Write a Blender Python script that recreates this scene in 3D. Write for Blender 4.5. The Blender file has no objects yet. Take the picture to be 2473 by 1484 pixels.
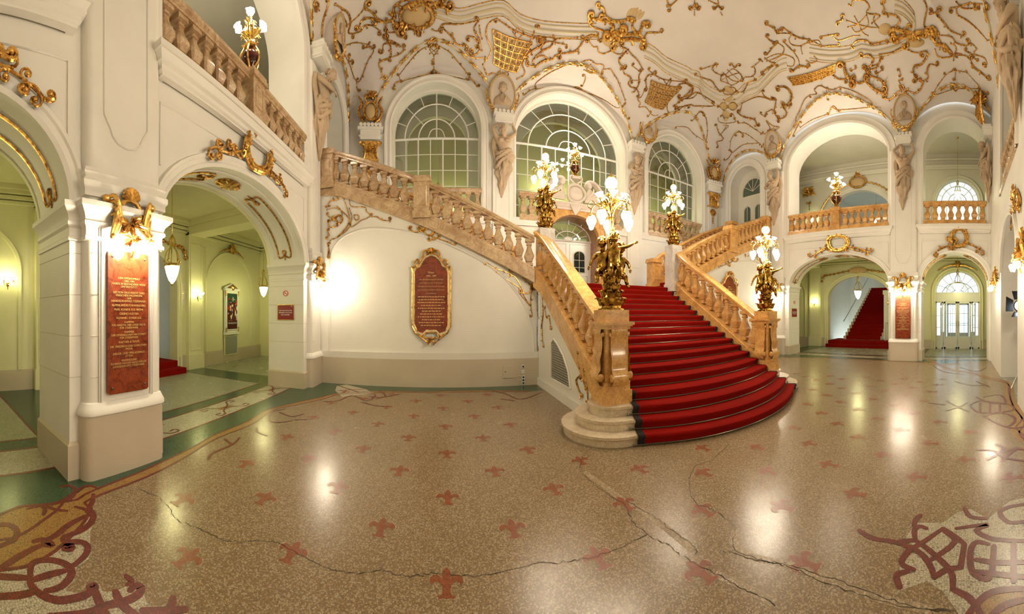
import bpy, bmesh, math, random
from math import sin, cos, pi, atan2, sqrt, hypot
from mathutils import Vector, Matrix, noise
from mathutils.geometry import tessellate_polygon
random.seed(7)
SC = bpy.context.scene
COL = SC.collection
F_, CX_, CY_, H_ = 795.0, 1071.5, 757.0, 1.6   # panorama: pixels per radian, azimuth origin, horizon row, eye height

# ---------------------------------------------------------------- camera, world, exposure
cd = bpy.data.cameras.new('camera'); cam = bpy.data.objects.new('camera', cd); COL.objects.link(cam)
SC.camera = cam
cam.location = (0, 0, H_); cam.rotation_euler = (pi/2, 0, -(1236.5-CX_)/F_)
cd.type = 'PANO'; cd.panorama_type = 'CENTRAL_CYLINDRICAL'; cd.clip_end = 200
cd.central_cylindrical_range_u_min = -1236.5/F_; cd.central_cylindrical_range_u_max = 1236.5/F_
cd.central_cylindrical_range_v_min = -(1484-CY_)/F_; cd.central_cylindrical_range_v_max = CY_/F_
W = bpy.data.worlds.new('sky'); SC.world = W; W.use_nodes = True
W.node_tree.nodes['Background'].inputs[0].default_value = (.80, .92, 1, 1)
W.node_tree.nodes['Background'].inputs[1].default_value = 2.2
SC.view_settings.view_transform = 'Standard'; SC.view_settings.look = 'None'
SC.view_settings.gamma = 1; SC.view_settings.use_curve_mapping = False
SC.view_settings.exposure = 0.0
SC.cycles.max_bounces = 5; SC.cycles.diffuse_bounces = 3; SC.cycles.glossy_bounces = 2
SC.cycles.transparent_max_bounces = 10; SC.cycles.transmission_bounces = 4
SC.cycles.sample_clamp_indirect = 4.0; SC.cycles.adaptive_threshold = .04; SC.cycles.caustics_reflective = False; SC.cycles.caustics_refractive = False
BULB = 134.0; HALLBULB = 58.0

# ---------------------------------------------------------------- room dimensions (metres)
XL, XR, YF, YB = -2.87, 11.0, -1.0, 9.8
MX = (XL+XR)/2
TH = .85
ZG = 4.55            # gallery floor
ZL = 2.3             # stair landing
ZS, ZT = 7.45, 9.5   # vault springing, flat ceiling
XO = XL-TH-2.9; XOR = XR+TH+2.9   # outer walls of the side halls

def ray(px, py):
    a = (px-CX_)/F_
    return Vector((sin(a), cos(a), (CY_-py)/F_))
EYE = Vector((0, 0, H_))
def onX(px, py, X):
    r = ray(px, py); return EYE+r*(X/r.x)
def onY(px, py, Y):
    r = ray(px, py); return EYE+r*(Y/r.y)
def onZ(px, py, Z=0.0):
    r = ray(px, py); return EYE+r*((Z-H_)/r.z)

# ---------------------------------------------------------------- mesh builder
class MB:
    def __init__(s): s.v = []; s.f = []
    def add(s, vs, fs):
        b = len(s.v); s.v += [tuple(p) for p in vs]; s.f += [tuple(b+i for i in f) for f in fs]; return s
    def box(s, x0, x1, y0, y1, z0, z1):
        return s.add([(x, y, z) for z in (z0, z1) for x, y in ((x0, y0), (x1, y0), (x1, y1), (x0, y1))],
                     [(3, 2, 1, 0), (4, 5, 6, 7), (0, 1, 5, 4), (1, 2, 6, 5), (2, 3, 7, 6), (3, 0, 4, 7)])
    def grid(s, rows, closed=False, caps=False):
        n = len(rows[0]); b = len(s.v)
        for r in rows: s.v += [tuple(p) for p in r]
        for i in range(len(rows)-1):
            for j in range(n if closed else n-1):
                k = (j+1) % n
                s.f.append((b+i*n+j, b+i*n+k, b+(i+1)*n+k, b+(i+1)*n+j))
        if caps:
            s.f.append(tuple(b+j for j in reversed(range(n)))); s.f.append(tuple(b+(len(rows)-1)*n+j for j in range(n)))
        return s
    def lathe(s, prof, n=16, c=(0, 0, 0), rot=0, fl=0, nf=0, cap=True, sx=1, sy=1):
        rows = []
        for z, r in prof:
            row = []
            for j in range(n):
                a = 2*pi*j/n+rot; q = r*(1+fl*cos(nf*a))
                row.append((c[0]+q*cos(a)*sx, c[1]+q*sin(a)*sy, c[2]+z))
            rows.append(row)
        return s.grid(rows, True, cap)
    def ball(s, c, r, n=10, m=6, M=None):
        if not hasattr(r, '__len__'): r = (r, r, r)
        rows = []
        for i in range(m+1):
            t = pi*i/m; t = min(max(t, .02), pi-.02)
            row = []
            for j in range(n):
                a = 2*pi*j/n
                p = Vector((r[0]*sin(t)*cos(a), r[1]*sin(t)*sin(a), -r[2]*cos(t)))
                if M is not None: p = M @ p
                row.append((p.x+c[0], p.y+c[1], p.z+c[2]))
            rows.append(row)
        return s.grid(rows, True, True)
    def tube(s, pts, r, n=6, up=None, flat=1.0):
        """r: number or list; flat squeezes the section along the surface normal 'up' (Vector or list)"""
        m = len(pts)
        if m < 2: return s
        pts = [Vector(p) for p in pts]
        rr = r if hasattr(r, '__len__') else [r]*m
        rows = []; last = None
        for i in range(m):
            t = pts[min(i+1, m-1)]-pts[max(i-1, 0)]
            if t.length < 1e-9: t = Vector((0, 0, 1))
            t.normalize()
            u = up[i] if isinstance(up, list) else (up if up is not None else last)
            if u is None: u = Vector((0, 0, 1)) if abs(t.z) < .9 else Vector((1, 0, 0))
            w = t.cross(u)
            if w.length < 1e-6: w = t.cross(Vector((1, .3, .2)))
            w.normalize(); u = w.cross(t).normalized(); last = u
            rows.append([pts[i]+(w*cos(2*pi*j/n)+u*sin(2*pi*j/n)*flat)*rr[i] for j in range(n)])
        return s.grid(rows, True, True)
    def prism(s, poly, z0, z1):
        n = len(poly)
        vs = [(x, y, z0) for x, y in poly]+[(x, y, z1) for x, y in poly]
        fs = [(i, (i+1) % n, n+(i+1) % n, n+i) for i in range(n)]
        tr = tessellate_polygon([[Vector((x, y, 0)) for x, y in poly]])
        for t in tr: fs.append(tuple(t)); fs.append(tuple(n+i for i in reversed(t)))
        return s.add(vs, fs)
    def join(s, o, M=None):
        return s.add([M @ Vector(p) for p in o.v] if M is not None else o.v, o.f)
    def mesh(s, name, mat, smooth=35):
        me = bpy.data.meshes.new(name); me.from_pydata(s.v, [], s.f); me.validate(); 
        bm = bmesh.new(); bm.from_mesh(me); bmesh.ops.recalc_face_normals(bm, faces=bm.faces); bm.to_mesh(me); bm.free()
        if smooth:
            me.polygons.foreach_set('use_smooth', [True]*len(me.polygons)); me.set_sharp_from_angle(angle=math.radians(smooth))
        if mat: me.materials.append(mat)
        return me
    def islands(s):
        par = list(range(len(s.v)))
        def fd(i):
            while par[i] != i: par[i] = par[par[i]]; i = par[i]
            return i
        for f in s.f:
            for q in f[1:]: par[fd(q)] = fd(f[0])
        G = {}
        for f in s.f: G.setdefault(fd(f[0]), []).append(f)
        out = []
        for fs in G.values():
            m = MB(); ix = {}
            for f in fs:
                for q in f: ix.setdefault(q, len(ix))
            m.v = [s.v[q] for q in ix]; m.f = [tuple(ix[q] for q in f) for f in fs]; out.append(m)
        return out
    def build_each(s, name, mat, parent=None, **kw): return [m.build(name, mat, parent, **kw) for m in s.islands()]
    def build(s, name, mat, parent=None, label=None, smooth=35, **kw):
        return place(s.mesh(name, mat, smooth), name, parent, label, **kw)

def place(me, name, parent=None, label=None, loc=None, rot=None, kind=None, world=True):
    o = bpy.data.objects.new(name, me); COL.objects.link(o)
    if parent is not None:
        o.parent = parent
        if loc is None and parent.get('_w'): o.location = -parent.location
    if loc is not None: o.location = Vector(loc)-(parent.location if parent is not None and parent.get('_w') else Vector())
    if rot is not None: o.rotation_euler = rot
    if label: o['label'] = label
    if kind: o['kind'] = kind
    return o
def tag(o, label, cat, group=None):
    o['label'] = label; o['category'] = cat
    if group: o['group'] = group
    return o
def thing(name, label, cat, loc=(0, 0, 0), rz=0, group=None, world=False):
    """an Empty at the thing's base; world=True: its parts are modelled in room coordinates"""
    o = bpy.data.objects.new(name, None); COL.objects.link(o); o.empty_display_size = .1
    o.location = loc; o.rotation_euler = (0, 0, rz)
    if world: o['_w'] = 1
    return tag(o, label, cat, group)
def copy_tree(o, parent=None):
    c = o.copy(); COL.objects.link(c)
    if parent is not None: c.parent = parent
    for ch in list(o.children): copy_tree(ch, c)
    return c
def dup(o, loc, rz=0, label=None, scale=None):
    c = copy_tree(o); c.location = loc; c.rotation_euler = (0, 0, rz)
    if label: c['label'] = label
    if scale: c.scale = (scale,)*3
    return c
def struct(mb, name, mat, parent=None, smooth=30):
    o = mb.build(name, mat, parent, smooth=smooth)
    if parent is None: o['kind'] = 'structure'
    return o
def group_struct(name):
    o = bpy.data.objects.new(name, None); COL.objects.link(o); o['kind'] = 'structure'; return o

def smooth_path(p, k=4, closed=False):
    p = [Vector(q) for q in p]; n = len(p); out = []
    if n < 3: return p
    g = (lambda i: p[i % n]) if closed else (lambda i: p[min(max(i, 0), n-1)])
    for i in range(n if closed else n-1):
        a, b, c, d = g(i-1), g(i), g(i+1), g(i+2)
        for j in range(k):
            t = j/k
            out.append(.5*((2*b)+(c-a)*t+(2*a-5*b+4*c-d)*t*t+(3*b-a-3*c+d)*t**3))
    out.append(p[0] if closed else p[-1]); return out

# ---------------------------------------------------------------- materials
def mat_new(name):
    m = bpy.data.materials.new(name); m.use_nodes = True
    nt = m.node_tree; b = nt.nodes['Principled BSDF']; return m, nt, b
def nd(nt, t, **kw):
    n = nt.nodes.new(t)
    for k, v in kw.items(): setattr(n, k, v)
    return n
def ramp(nt, fac, stops, interp='LINEAR'):
    r = nd(nt, 'ShaderNodeValToRGB'); r.color_ramp.interpolation = interp
    e = r.color_ramp.elements
    while len(e) < len(stops): e.new(.5)
    for q, (p, c) in zip(e, stops): q.position = p; q.color = (*c, 1) if len(c) == 3 else c
    nt.links.new(fac, r.inputs[0]); return r.outputs[0]
def coords(nt, scale=(1, 1, 1)):
    g = nd(nt, 'ShaderNodeNewGeometry'); m = nd(nt, 'ShaderNodeMapping'); m.inputs['Scale'].default_value = scale
    nt.links.new(g.outputs['Position'], m.inputs[0]); return m.outputs[0]
def objco(nt):
    return nd(nt, 'ShaderNodeTexCoord').outputs['Object']
def noise_n(nt, co, scale, detail=4, rough=.5, dist=0):
    n = nd(nt, 'ShaderNodeTexNoise'); n.inputs['Scale'].default_value = scale; n.inputs['Detail'].default_value = detail
    n.inputs['Roughness'].default_value = rough; n.inputs['Distortion'].default_value = dist
    nt.links.new(co, n.inputs['Vector']); return n
def mixc(nt, fac, a, b, mode='MIX'):
    m = nd(nt, 'ShaderNodeMix', data_type='RGBA', blend_type=mode)
    for i, x in ((0, fac), (6, a), (7, b)):
        if hasattr(x, 'links') or hasattr(x, 'is_linked'): nt.links.new(x, m.inputs[i])
        elif i == 0: m.inputs[0].default_value = x
        else: m.inputs[i].default_value = (*x, 1)
    return m.outputs[2]
def bump(nt, b, h, strength=.2, dist=.01):
    n = nd(nt, 'ShaderNodeBump'); n.inputs['Strength'].default_value = strength; n.inputs['Distance'].default_value = dist
    nt.links.new(h, n.inputs['Height']); nt.links.new(n.outputs[0], b.inputs['Normal'])

def m_plaster(name, c, rough=.55, var=.08, bs=.15):
    m, nt, b = mat_new(name); co = coords(nt)
    n = noise_n(nt, co, 1.3, 5, .6)
    d = tuple(x*(1-var) for x in c)
    nt.links.new(ramp(nt, n.outputs[0], [(.3, d), (.7, c)]), b.inputs['Base Color'])
    b.inputs['Roughness'].default_value = rough
    n2 = noise_n(nt, co, 45, 3); bump(nt, b, n2.outputs[0], bs, .004)
    return m
def m_marble(name, base, dark, vein, rough=.22, sc=3.0):
    m, nt, b = mat_new(name); co = coords(nt)
    n = noise_n(nt, co, sc, 8, .62, 1.2)
    n2 = noise_n(nt, co, sc*2.3, 10, .7, 2.5)
    c1 = ramp(nt, n.outputs[0], [(.32, dark), (.55, base), (.75, tuple(min(1, x*1.15) for x in base))])
    v = ramp(nt, n2.outputs[0], [(.46, (0, 0, 0)), (.5, (1, 1, 1)), (.54, (0, 0, 0))])
    vs = nd(nt, 'ShaderNodeMath', operation='MULTIPLY'); vs.inputs[1].default_value = .55; nt.links.new(v, vs.inputs[0])
    nt.links.new(mixc(nt, vs.outputs[0], c1, vein), b.inputs['Base Color'])
    b.inputs['Roughness'].default_value = rough; b.inputs['Coat Weight'].default_value = .25; b.inputs['Coat Roughness'].default_value = .12
    return m
def m_gold(name, c, patina, rough=.32, sc=22, amt=.5, metal=1.0):
    m, nt, b = mat_new(name); co = objco(nt)
    n = noise_n(nt, co, sc, 4, .6)
    nt.links.new(ramp(nt, n.outputs[0], [(amt-.14, patina), (amt+.1, c)]), b.inputs['Base Color'])
    b.inputs['Metallic'].default_value = metal; b.inputs['Roughness'].default_value = rough
    bump(nt, b, noise_n(nt, co, sc*3, 3).outputs[0], .35, .006)
    return m
def m_plain(name, c, rough=.5, metal=0.0, em=None, es=0):
    m, nt, b = mat_new(name); b.inputs['Base Color'].default_value = (*c, 1)
    b.inputs['Roughness'].default_value = rough; b.inputs['Metallic'].default_value = metal
    if em: b.inputs['Emission Color'].default_value = (*em, 1); b.inputs['Emission Strength'].default_value = es
    return m
def m_glass(name, tint=(.9, .95, .92), refl=.12):
    m, nt, b = mat_new(name); nt.nodes.remove(b); out = nt.nodes['Material Output']
    t = nd(nt, 'ShaderNodeBsdfTransparent'); t.inputs[0].default_value = (*tint, 1)
    g = nd(nt, 'ShaderNodeBsdfGlossy'); g.inputs['Roughness'].default_value = .02; g.inputs[0].default_value = (.95, .95, .95, 1)
    lw = nd(nt, 'ShaderNodeLayerWeight'); lw.inputs[0].default_value = .35
    ad = nd(nt, 'ShaderNodeMath', operation='ADD'); ad.inputs[1].default_value = refl; ad.use_clamp = True
    nt.links.new(lw.outputs['Fresnel'], ad.inputs[0])
    mx = nd(nt, 'ShaderNodeMixShader'); nt.links.new(ad.outputs[0], mx.inputs[0]); nt.links.new(t.outputs[0], mx.inputs[1]); nt.links.new(g.outputs[0], mx.inputs[2])
    nt.links.new(mx.outputs[0], out.inputs[0]); return m
def m_tess(name, c1, c2, grout, sc=55, rough=.3):
    """mosaic tesserae: small cells with grout lines"""
    m, nt, b = mat_new(name); co = coords(nt, (1, 1, 0))
    v = nd(nt, 'ShaderNodeTexVoronoi'); v.inputs['Scale'].default_value = sc; v.inputs['Randomness'].default_value = .6
    e = nd(nt, 'ShaderNodeTexVoronoi', feature='DISTANCE_TO_EDGE'); e.inputs['Scale'].default_value = sc; e.inputs['Randomness'].default_value = .6
    nt.links.new(co, v.inputs['Vector']); nt.links.new(co, e.inputs['Vector'])
    s = nd(nt, 'ShaderNodeSeparateColor'); nt.links.new(v.outputs['Color'], s.inputs[0])
    col = ramp(nt, s.outputs[0], [(0, c1), (1, c2)])
    g = ramp(nt, e.outputs['Distance'], [(.03, (1, 1, 1)), (.09, (0, 0, 0))])
    nt.links.new(mixc(nt, g, col, grout), b.inputs['Base Color'])
    b.inputs['Roughness'].default_value = rough; return m
def m_terrazzo(name, c, chips, rough=.24, sc=75, mixv=.6):
    m, nt, b = mat_new(name); co = coords(nt, (1, 1, 0))
    v = nd(nt, 'ShaderNodeTexVoronoi'); v.inputs['Scale'].default_value = sc; nt.links.new(co, v.inputs['Vector'])
    e = nd(nt, 'ShaderNodeTexVoronoi', feature='DISTANCE_TO_EDGE'); e.inputs['Scale'].default_value = sc; nt.links.new(co, e.inputs['Vector'])
    s = nd(nt, 'ShaderNodeSeparateColor'); nt.links.new(v.outputs['Color'], s.inputs[0])
    n = len(chips)
    chip = ramp(nt, s.outputs[0], [(i/n, x) for i, x in enumerate(chips)], 'CONSTANT')
    big = noise_n(nt, co, .9, 5, .6)
    base = ramp(nt, big.outputs[0], [(.3, tuple(x*.82 for x in c)), (.7, c)])
    c2 = mixc(nt, mixv, base, chip)
    g = ramp(nt, e.outputs['Distance'], [(.04, (1, 1, 1)), (.14, (0, 0, 0))])
    gs = nd(nt, 'ShaderNodeMath', operation='MULTIPLY'); gs.inputs[1].default_value = .55; nt.links.new(g, gs.inputs[0])
    nt.links.new(mixc(nt, gs.outputs[0], c2, tuple(x*.35 for x in c)), b.inputs['Base Color'])
    r2 = noise_n(nt, co, 3, 4); rr = nd(nt, 'ShaderNodeMapRange'); rr.inputs[3].default_value = rough*.8; rr.inputs[4].default_value = rough*1.35
    nt.links.new(r2.outputs[0], rr.inputs[0]); nt.links.new(rr.outputs[0], b.inputs['Roughness'])
    bump(nt, b, s.outputs[1], .05, .002)
    return m

WALL = m_plaster('white_plaster', (.86, .82, .745))
CEIL = m_plaster('ceiling_plaster', (.77, .70, .64))
HALL = m_plaster('hall_paint', (.80, .77, .48))
HALLW = m_plaster('hall_white_paint', (.80, .80, .68))
GALW = m_plaster('gallery_paint', (.78, .74, .62))
SKIRT = m_plaster('beige_skirt_paint', (.62, .53, .40), .5, .12)
MARB_Y = m_marble('yellow_marble', (.78, .45, .15), (.56, .27, .07), (.30, .10, .03))
MARB_P = m_marble('brown_beige_marble', (.64, .46, .27), (.42, .25, .13), (.25, .12, .06), .25)
MARB_W = m_marble('white_marble', (.78, .75, .70), (.60, .57, .52), (.4, .37, .33), .2)
MARB_S = m_marble('step_marble', (.70, .58, .42), (.55, .42, .28), (.35, .25, .16), .3)
MARB_R = m_marble('red_marble', (.30, .055, .018), (.12, .018, .008), (.03, .008, .005), .18, 9)
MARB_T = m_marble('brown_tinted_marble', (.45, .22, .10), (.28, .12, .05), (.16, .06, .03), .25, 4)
GOLD = m_gold('gilding', (.92, .55, .15), (.20, .075, .02), .34, 16, .45)
GOLD2 = m_gold('dark_gilding', (.80, .45, .12), (.16, .06, .018), .34, 20, .48)
BRONZE = m_gold('gilt_bronze', (.62, .36, .07), (.09, .032, .006), .24, 11, .50)
BRASS = m_gold('brass', (.85, .62, .20), (.45, .28, .06), .2, 14, .35)
DVASE = m_gold('dark_vase', (.10, .02, .012), (.02, .006, .005), .12, 8, .5, .2)
CREAM = m_plaster('cream_stucco', (.72, .62, .42), .5)
OCHREP = m_plaster('gilt_ground', (.62, .43, .20), .45)
STONE = m_plaster('sandstone_stucco', (.60, .44, .29), .6, .35, .5)
PALEST = m_plaster('pale_stucco', (.74, .64, .55), .55, .15)
CARPET = m_plaster('red_carpet', (.235, .0045, .0015), .9, .25, .5)
for k_, v_ in (('Specular IOR Level', .08), ('Sheen Weight', .0), ('Sheen Roughness', .3), ('Sheen Tint', (1, .008, .003, 1))): CARPET.node_tree.nodes['Principled BSDF'].inputs[k_].default_value = v_
CARPB = m_plaster('carpet_border', (.012, .006, .006), .95)
BLACK = m_plain('black_metal', (.02, .02, .022), .35, .6)
DARKROD = m_plain('dark_brass_rod', (.12, .10, .07), .3, .8)
STEEL = m_plain('brushed_steel', (.55, .55, .55), .35, 1)
WPAINT = m_plain('white_gloss_paint', (.80, .79, .74), .3)
GLASS = m_glass('window_glass', (.80, .86, .76), .10)
CGLASS = m_glass('clear_glass', (.92, .97, .98), .05)
LAMP = m_plain('lit_lamp_glass', (1, .95, .85), .3, 0, (1.0, .87, .66), BULB)
LAMPG = m_plain('lit_lantern_glass', (1, 1, .9), .3, 0, (1.0, .94, .42), HALLBULB)
LAMPO = m_plain('lit_corridor_globe', (1, 1, .9), .3, 0, (1.0, .95, .60), 190)
LAMPW = m_plain('lit_wall_lamp_glass', (1, .95, .85), .3, 0, (1.0, .87, .64), BULB*2.6)
LAMPC = m_plain('lit_cool_lamp', (1, 1, 1), .3, 0, (.80, .90, 1.0), 40)
SIGNRED = m_plain('sign_red', (.24, .012, .02), .35)
SIGNW = m_plain('sign_white', (.85, .85, .82), .4)
LETTER = m_plain('gilt_lettering', (.85, .55, .20), .35, .6)
TERR = m_terrazzo('terrazzo_floor', (.29, .20, .105), [(.22, .145, .075), (.38, .275, .16), (.265, .175, .09), (.45, .36, .24), (.17, .12, .07)], .23, 105, .7)
TERM = m_terrazzo('mended_terrazzo', (.33, .235, .13), [(.26, .18, .10), (.41, .31, .19), (.31, .215, .12), (.47, .37, .25)], .35, 60, .8)
TERG = m_terrazzo('grey_green_terrazzo', (.33, .33, .24), [(.25, .26, .18), (.42, .42, .32), (.33, .34, .25), (.50, .50, .42)])
TERPALE = m_terrazzo('pale_terrazzo', (.45, .42, .30), [(.36, .33, .24), (.58, .54, .42), (.46, .42, .32), (.62, .60, .50)])
TGREEN = m_tess('green_terrazzo', (.035, .075, .04), (.06, .11, .055), (.02, .04, .02), 110, .22)
TOCHRE = m_tess('ochre_mosaic', (.30, .155, .03), (.37, .21, .055), (.15, .08, .03), 60)
TMAROON = m_tess('maroon_mosaic', (.13, .018, .012), (.20, .03, .018), (.06, .02, .015), 60)
TWHITE = m_tess('white_mosaic', (.42, .36, .26), (.52, .46, .34), (.18, .15, .10), 60)
TRUST = m_tess('rust_mosaic', (.17, .032, .007), (.24, .055, .012), (.22, .10, .05), 60)
# ---------------------------------------------------------------- walls with arched openings
def mapL(u, z, d): return (XL-d, u, z)
def mapR(u, z, d): return (XR+d, u, z)
def mapB(u, z, d): return (u, YB+d, z)
def mapF(u, z, d): return (u, YF-d, z)
def off(mp, d0): return lambda u, z, d: mp(u, z, d+d0)

def arch_loop(c, a, zs, b, z0, n=20):
    p = [(c-a, z0), (c+a, z0)]
    return p+[(c+a*cos(pi*i/n), zs+b*sin(pi*i/n)) for i in range(n+1)]
def panel(mb, mp, u0, u1, z0, z1, th, holes=(), outer=None):
    outer = outer or [(u0, z0), (u1, z0), (u1, z1), (u0, z1)]
    loops = [outer]+[list(h) for h in holes]
    flat = [p for l in loops for p in l]
    tris = tessellate_polygon([[Vector((u, z, 0)) for u, z in l] for l in loops])
    n = len(flat)
    vs = [mp(u, z, 0) for u, z in flat]+[mp(u, z, th) for u, z in flat]
    fs = [tuple(t) for t in tris]+[tuple(n+i for i in reversed(t)) for t in tris]
    b = 0
    for l in loops:
        m = len(l)
        for i in range(m): fs.append((b+i, b+(i+1) % m, n+b+(i+1) % m, n+b+i))
        b += m
    return mb.add(vs, fs)
def arch_ring(mb, mp, c, a, zs, b, prof, leg=None, n=28):
    """prof: (radial offset, projection towards the room); leg: z the ring's legs run down to"""
    th = [pi*i/n for i in range(n+1)]
    rows = []
    if leg is not None: rows.append([mp(c+a+dr, leg, -dp) for dr, dp in prof])
    for t in th: rows.append([mp(c+(a+dr)*cos(t), zs+(b+dr)*sin(t), -dp) for dr, dp in prof])
    if leg is not None: rows.append([mp(c-a-dr, leg, -dp) for dr, dp in prof])
    return mb.grid(rows, True)
ARCHIV = [(-.015, -.03), (-.015, .03), (.03, .05), (.05, .035), (.10, .035), (.12, .055), (.155, .06), (.17, .0), (.17, -.03)]
def mould(mb, path, prof, closed=False):
    """sweep a profile (out, z) along a plan path; outward is on the right of the direction of travel"""
    n = len(path); rows = []
    for i in range(n):
        def nrm(a, b):
            dx, dy = b[0]-a[0], b[1]-a[1]; L = hypot(dx, dy); return (dy/L, -dx/L)
        if closed or 0 < i < n-1:
            n1 = nrm(path[(i-1) % n], path[i]); n2 = nrm(path[i], path[(i+1) % n])
            k = 1+n1[0]*n2[0]+n1[1]*n2[1]; k = max(k, .3); m = ((n1[0]+n2[0])/k, (n1[1]+n2[1])/k)
        elif i == 0: m = nrm(path[0], path[1])
        else: m = nrm(path[-2], path[-1])
        rows.append([(path[i][0]+m[0]*o, path[i][1]+m[1]*o, z) for o, z in prof])
    if closed: rows.append(rows[0])
    return mb.grid(rows, True, not closed)
def mirror(path): return [(2*MX-x, y) for x, y in path][::-1]
def capprof(z0=2.30, z1=2.66, k=1.0):
    h = z1-z0
    return [(-.03, z0), (.02*k, z0), (.02*k, z0+.1*h), (0.005, z0+.14*h), (.005, z0+.35*h), (.03*k, z0+.42*h), (.03*k, z0+.5*h), (.015*k, z0+.55*h),
            (.03*k, z0+.68*h), (.075*k, z0+.82*h), (.09*k, z0+.86*h), (.09*k, z1), (-.03, z1)]

AL = dict(c=4.39, a=1.94, zs=2.66, b=1.08)     # large lower arch
AS = dict(c=.20, a=1.13, zs=2.66, b=1.0)       # small lower arch
UL = dict(c=4.39, a=1.94, zs=7.12, b=1.30)     # large gallery arch
US = dict(c=.20, a=1.08, zs=7.05, b=1.08)      # small gallery arch
UE = dict(c=8.45, a=.80, zs=7.0, b=.80)        # end bay arch beside the stairs
def H(A, z0): return arch_loop(A['c'], A['a'], A['zs'], A['b'], z0)
ZTOP = 9.8
holes_side = [H(AL, -.3), H(AS, -.3), H(UL, ZG), H(US, ZG), H(UE, ZG)]
for nm, mp in (('wall_left', mapL), ('wall_right', mapR)):
    w = MB(); panel(w, mp, YF-TH, YB+.2, -.5, ZTOP, TH, holes_side)
    wo = struct(w, nm, WALL)
    for i, A in enumerate((AL, AS)):
        r = MB(); arch_ring(r, mp, A['c'], A['a'], A['zs'], A['b'], ARCHIV, leg=2.62); r.build('archivolt', WALL, wo)
        r = MB(); arch_ring(r, off(mp, TH), A['c'], A['a'], A['zs'], A['b'], [(d, -p) for d, p in ARCHIV], leg=2.62); r.build('archivolt', HALL, wo)
    for A in (UL, US, UE):
        r = MB(); arch_ring(r, mp, A['c'], A['a'], A['zs'], A['b'], [(d*1.6, p) for d, p in ARCHIV], leg=ZG+(.0 if A is UE else 0)); r.build('archivolt', WALL, wo)
    # raised panel beads on the face between lower arch and gallery
WL, WR = bpy.data.objects['wall_left'], bpy.data.objects['wall_right']
# end wall behind the stairs
BA, BW = 1.28, 1.72
HB = [dict(c=-.22, a=1.36, zs=7.12, b=1.36), dict(c=MX, a=1.90, zs=7.0, b=1.62), dict(c=2*MX+.22, a=1.36, zs=7.12, b=1.36)]
door_hole = arch_loop(MX, .86, 4.0, .72, ZL-.1)
z_ = ZG-.05; HBN = [(MX-1.9, z_), (MX-1.05, z_), (MX-1.05, 4.95), (MX+1.05, 4.95), (MX+1.05, z_)]+H(HB[1], z_)[1:]
w = MB(); panel(w, mapB, XL-TH, XR+TH, -.5, ZTOP, .55, [H(HB[0], ZG-.05), HBN, H(HB[2], ZG-.05)]+[door_hole])
WB = struct(w, 'wall_back', WALL)
for A in HB:
    r = MB(); arch_ring(r, mapB, A['c'], A['a'], A['zs'], A['b'], [(d*1.25, p*1.3) for d, p in ARCHIV], leg=ZG-.05); r.build('archivolt', WALL, WB)
# entrance wall behind the camera: openings mirrored left and right
FS = [dict(c=6.95, a=1.2, zs=2.66, b=1.0), dict(c=MX*2-6.95, a=1.2, zs=2.66, b=1.0)]
w = MB(); panel(w, mapF, XL-TH, XR+TH, -.5, ZTOP, TH, [H(A, -.3) for A in FS]+[arch_loop(A['c'], 1.15, 6.95, 1.1, ZG) for A in FS])
WF = struct(w, 'wall_front', WALL)
for A in FS:
    r = MB(); arch_ring(r, mapF, A['c'], A['a'], A['zs'], A['b'], ARCHIV, leg=2.62); r.build('archivolt', WALL, WF)
    r = MB(); arch_ring(r, mapF, A['c'], 1.15, 6.95, 1.1, ARCHIV, leg=ZG); r.build('archivolt', WALL, WF)

# floor slab of the foyer and of the halls round it
f = MB(); f.box(XL-.02, XR+.02, YF-.02, 7.4, -.12, 0); FLOOR = struct(f, 'floor', TERR, smooth=0)
f = MB(); f.box(XO-3.4, XL-.02, -3.2, 11.2, -.12, 0); f.build('hall_floor', TERG, FLOOR, smooth=0)
f = MB(); f.box(XR+.02, XOR+3.4, -3.2, 11.2, -.12, 0); f.build('hall_floor', TERG, FLOOR, smooth=0)
f = MB(); f.box(XL-.02, XR+.02, -3.2, YF-.02, -.12, 0); f.build('hall_floor', TERG, FLOOR, smooth=0)

# ---------------------------------------------------------------- ceiling: coved vault with lunettes over every bay
LUN = [('B', -.22, 1.98, 8.76, .33), ('B', MX, 2.28, 8.86, .2), ('B', 2*MX+.22, 1.98, 8.76, .33)]
for sd in 'LR':
    LUN += [(sd, 4.39, 2.35, 8.72, .35), (sd, .2, 1.55, 8.62, .35), (sd, 8.35, 1.25, 8.25, .3)]
LUN += [('F', 6.95, 1.6, 8.6, .35), ('F', 2*MX-6.95, 1.6, 8.6, .35)]
COVE = 2.3
def zmain(s):
    if s >= COVE: return ZT
    s = max(s, 0); return ZS+(ZT-ZS)*sqrt(max(0, 1-(1-s/COVE)**2))
def zc(X, Y):
    d = {'L': X-XL, 'R': XR-X, 'B': YB-Y, 'F': Y-YF}
    z = zmain(min(d.values()))
    for sd, c, w_, zt, k in LUN:
        u = (X if sd in 'BF' else Y)-c
        if abs(u) < w_:
            s = max(d[sd], 0); z = max(z, min(ZT, ZS+(zt-ZS+k*s)*sqrt(1-(u/w_)**2)) if s < 3.2 else z)
    return z
def axis(a, b, st, extra):
    n = max(2, round((b-a)/st)); xs = [a+(b-a)*i/n for i in range(n+1)]
    for e in extra: xs += [e-.012, e+.012]
    return sorted(x for x in xs if a <= x <= b)
ex = [c+sg*w_ for sd, c, w_, zt, k in LUN if sd in 'BF' for sg in (-1, 1)]
ey = [c+sg*w_ for sd, c, w_, zt, k in LUN if sd in 'LR' for sg in (-1, 1)]
xs = axis(XL-.01, XR+.01, .055, ex); ys = axis(YF-.01, YB+.01, .055, ey)
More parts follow.
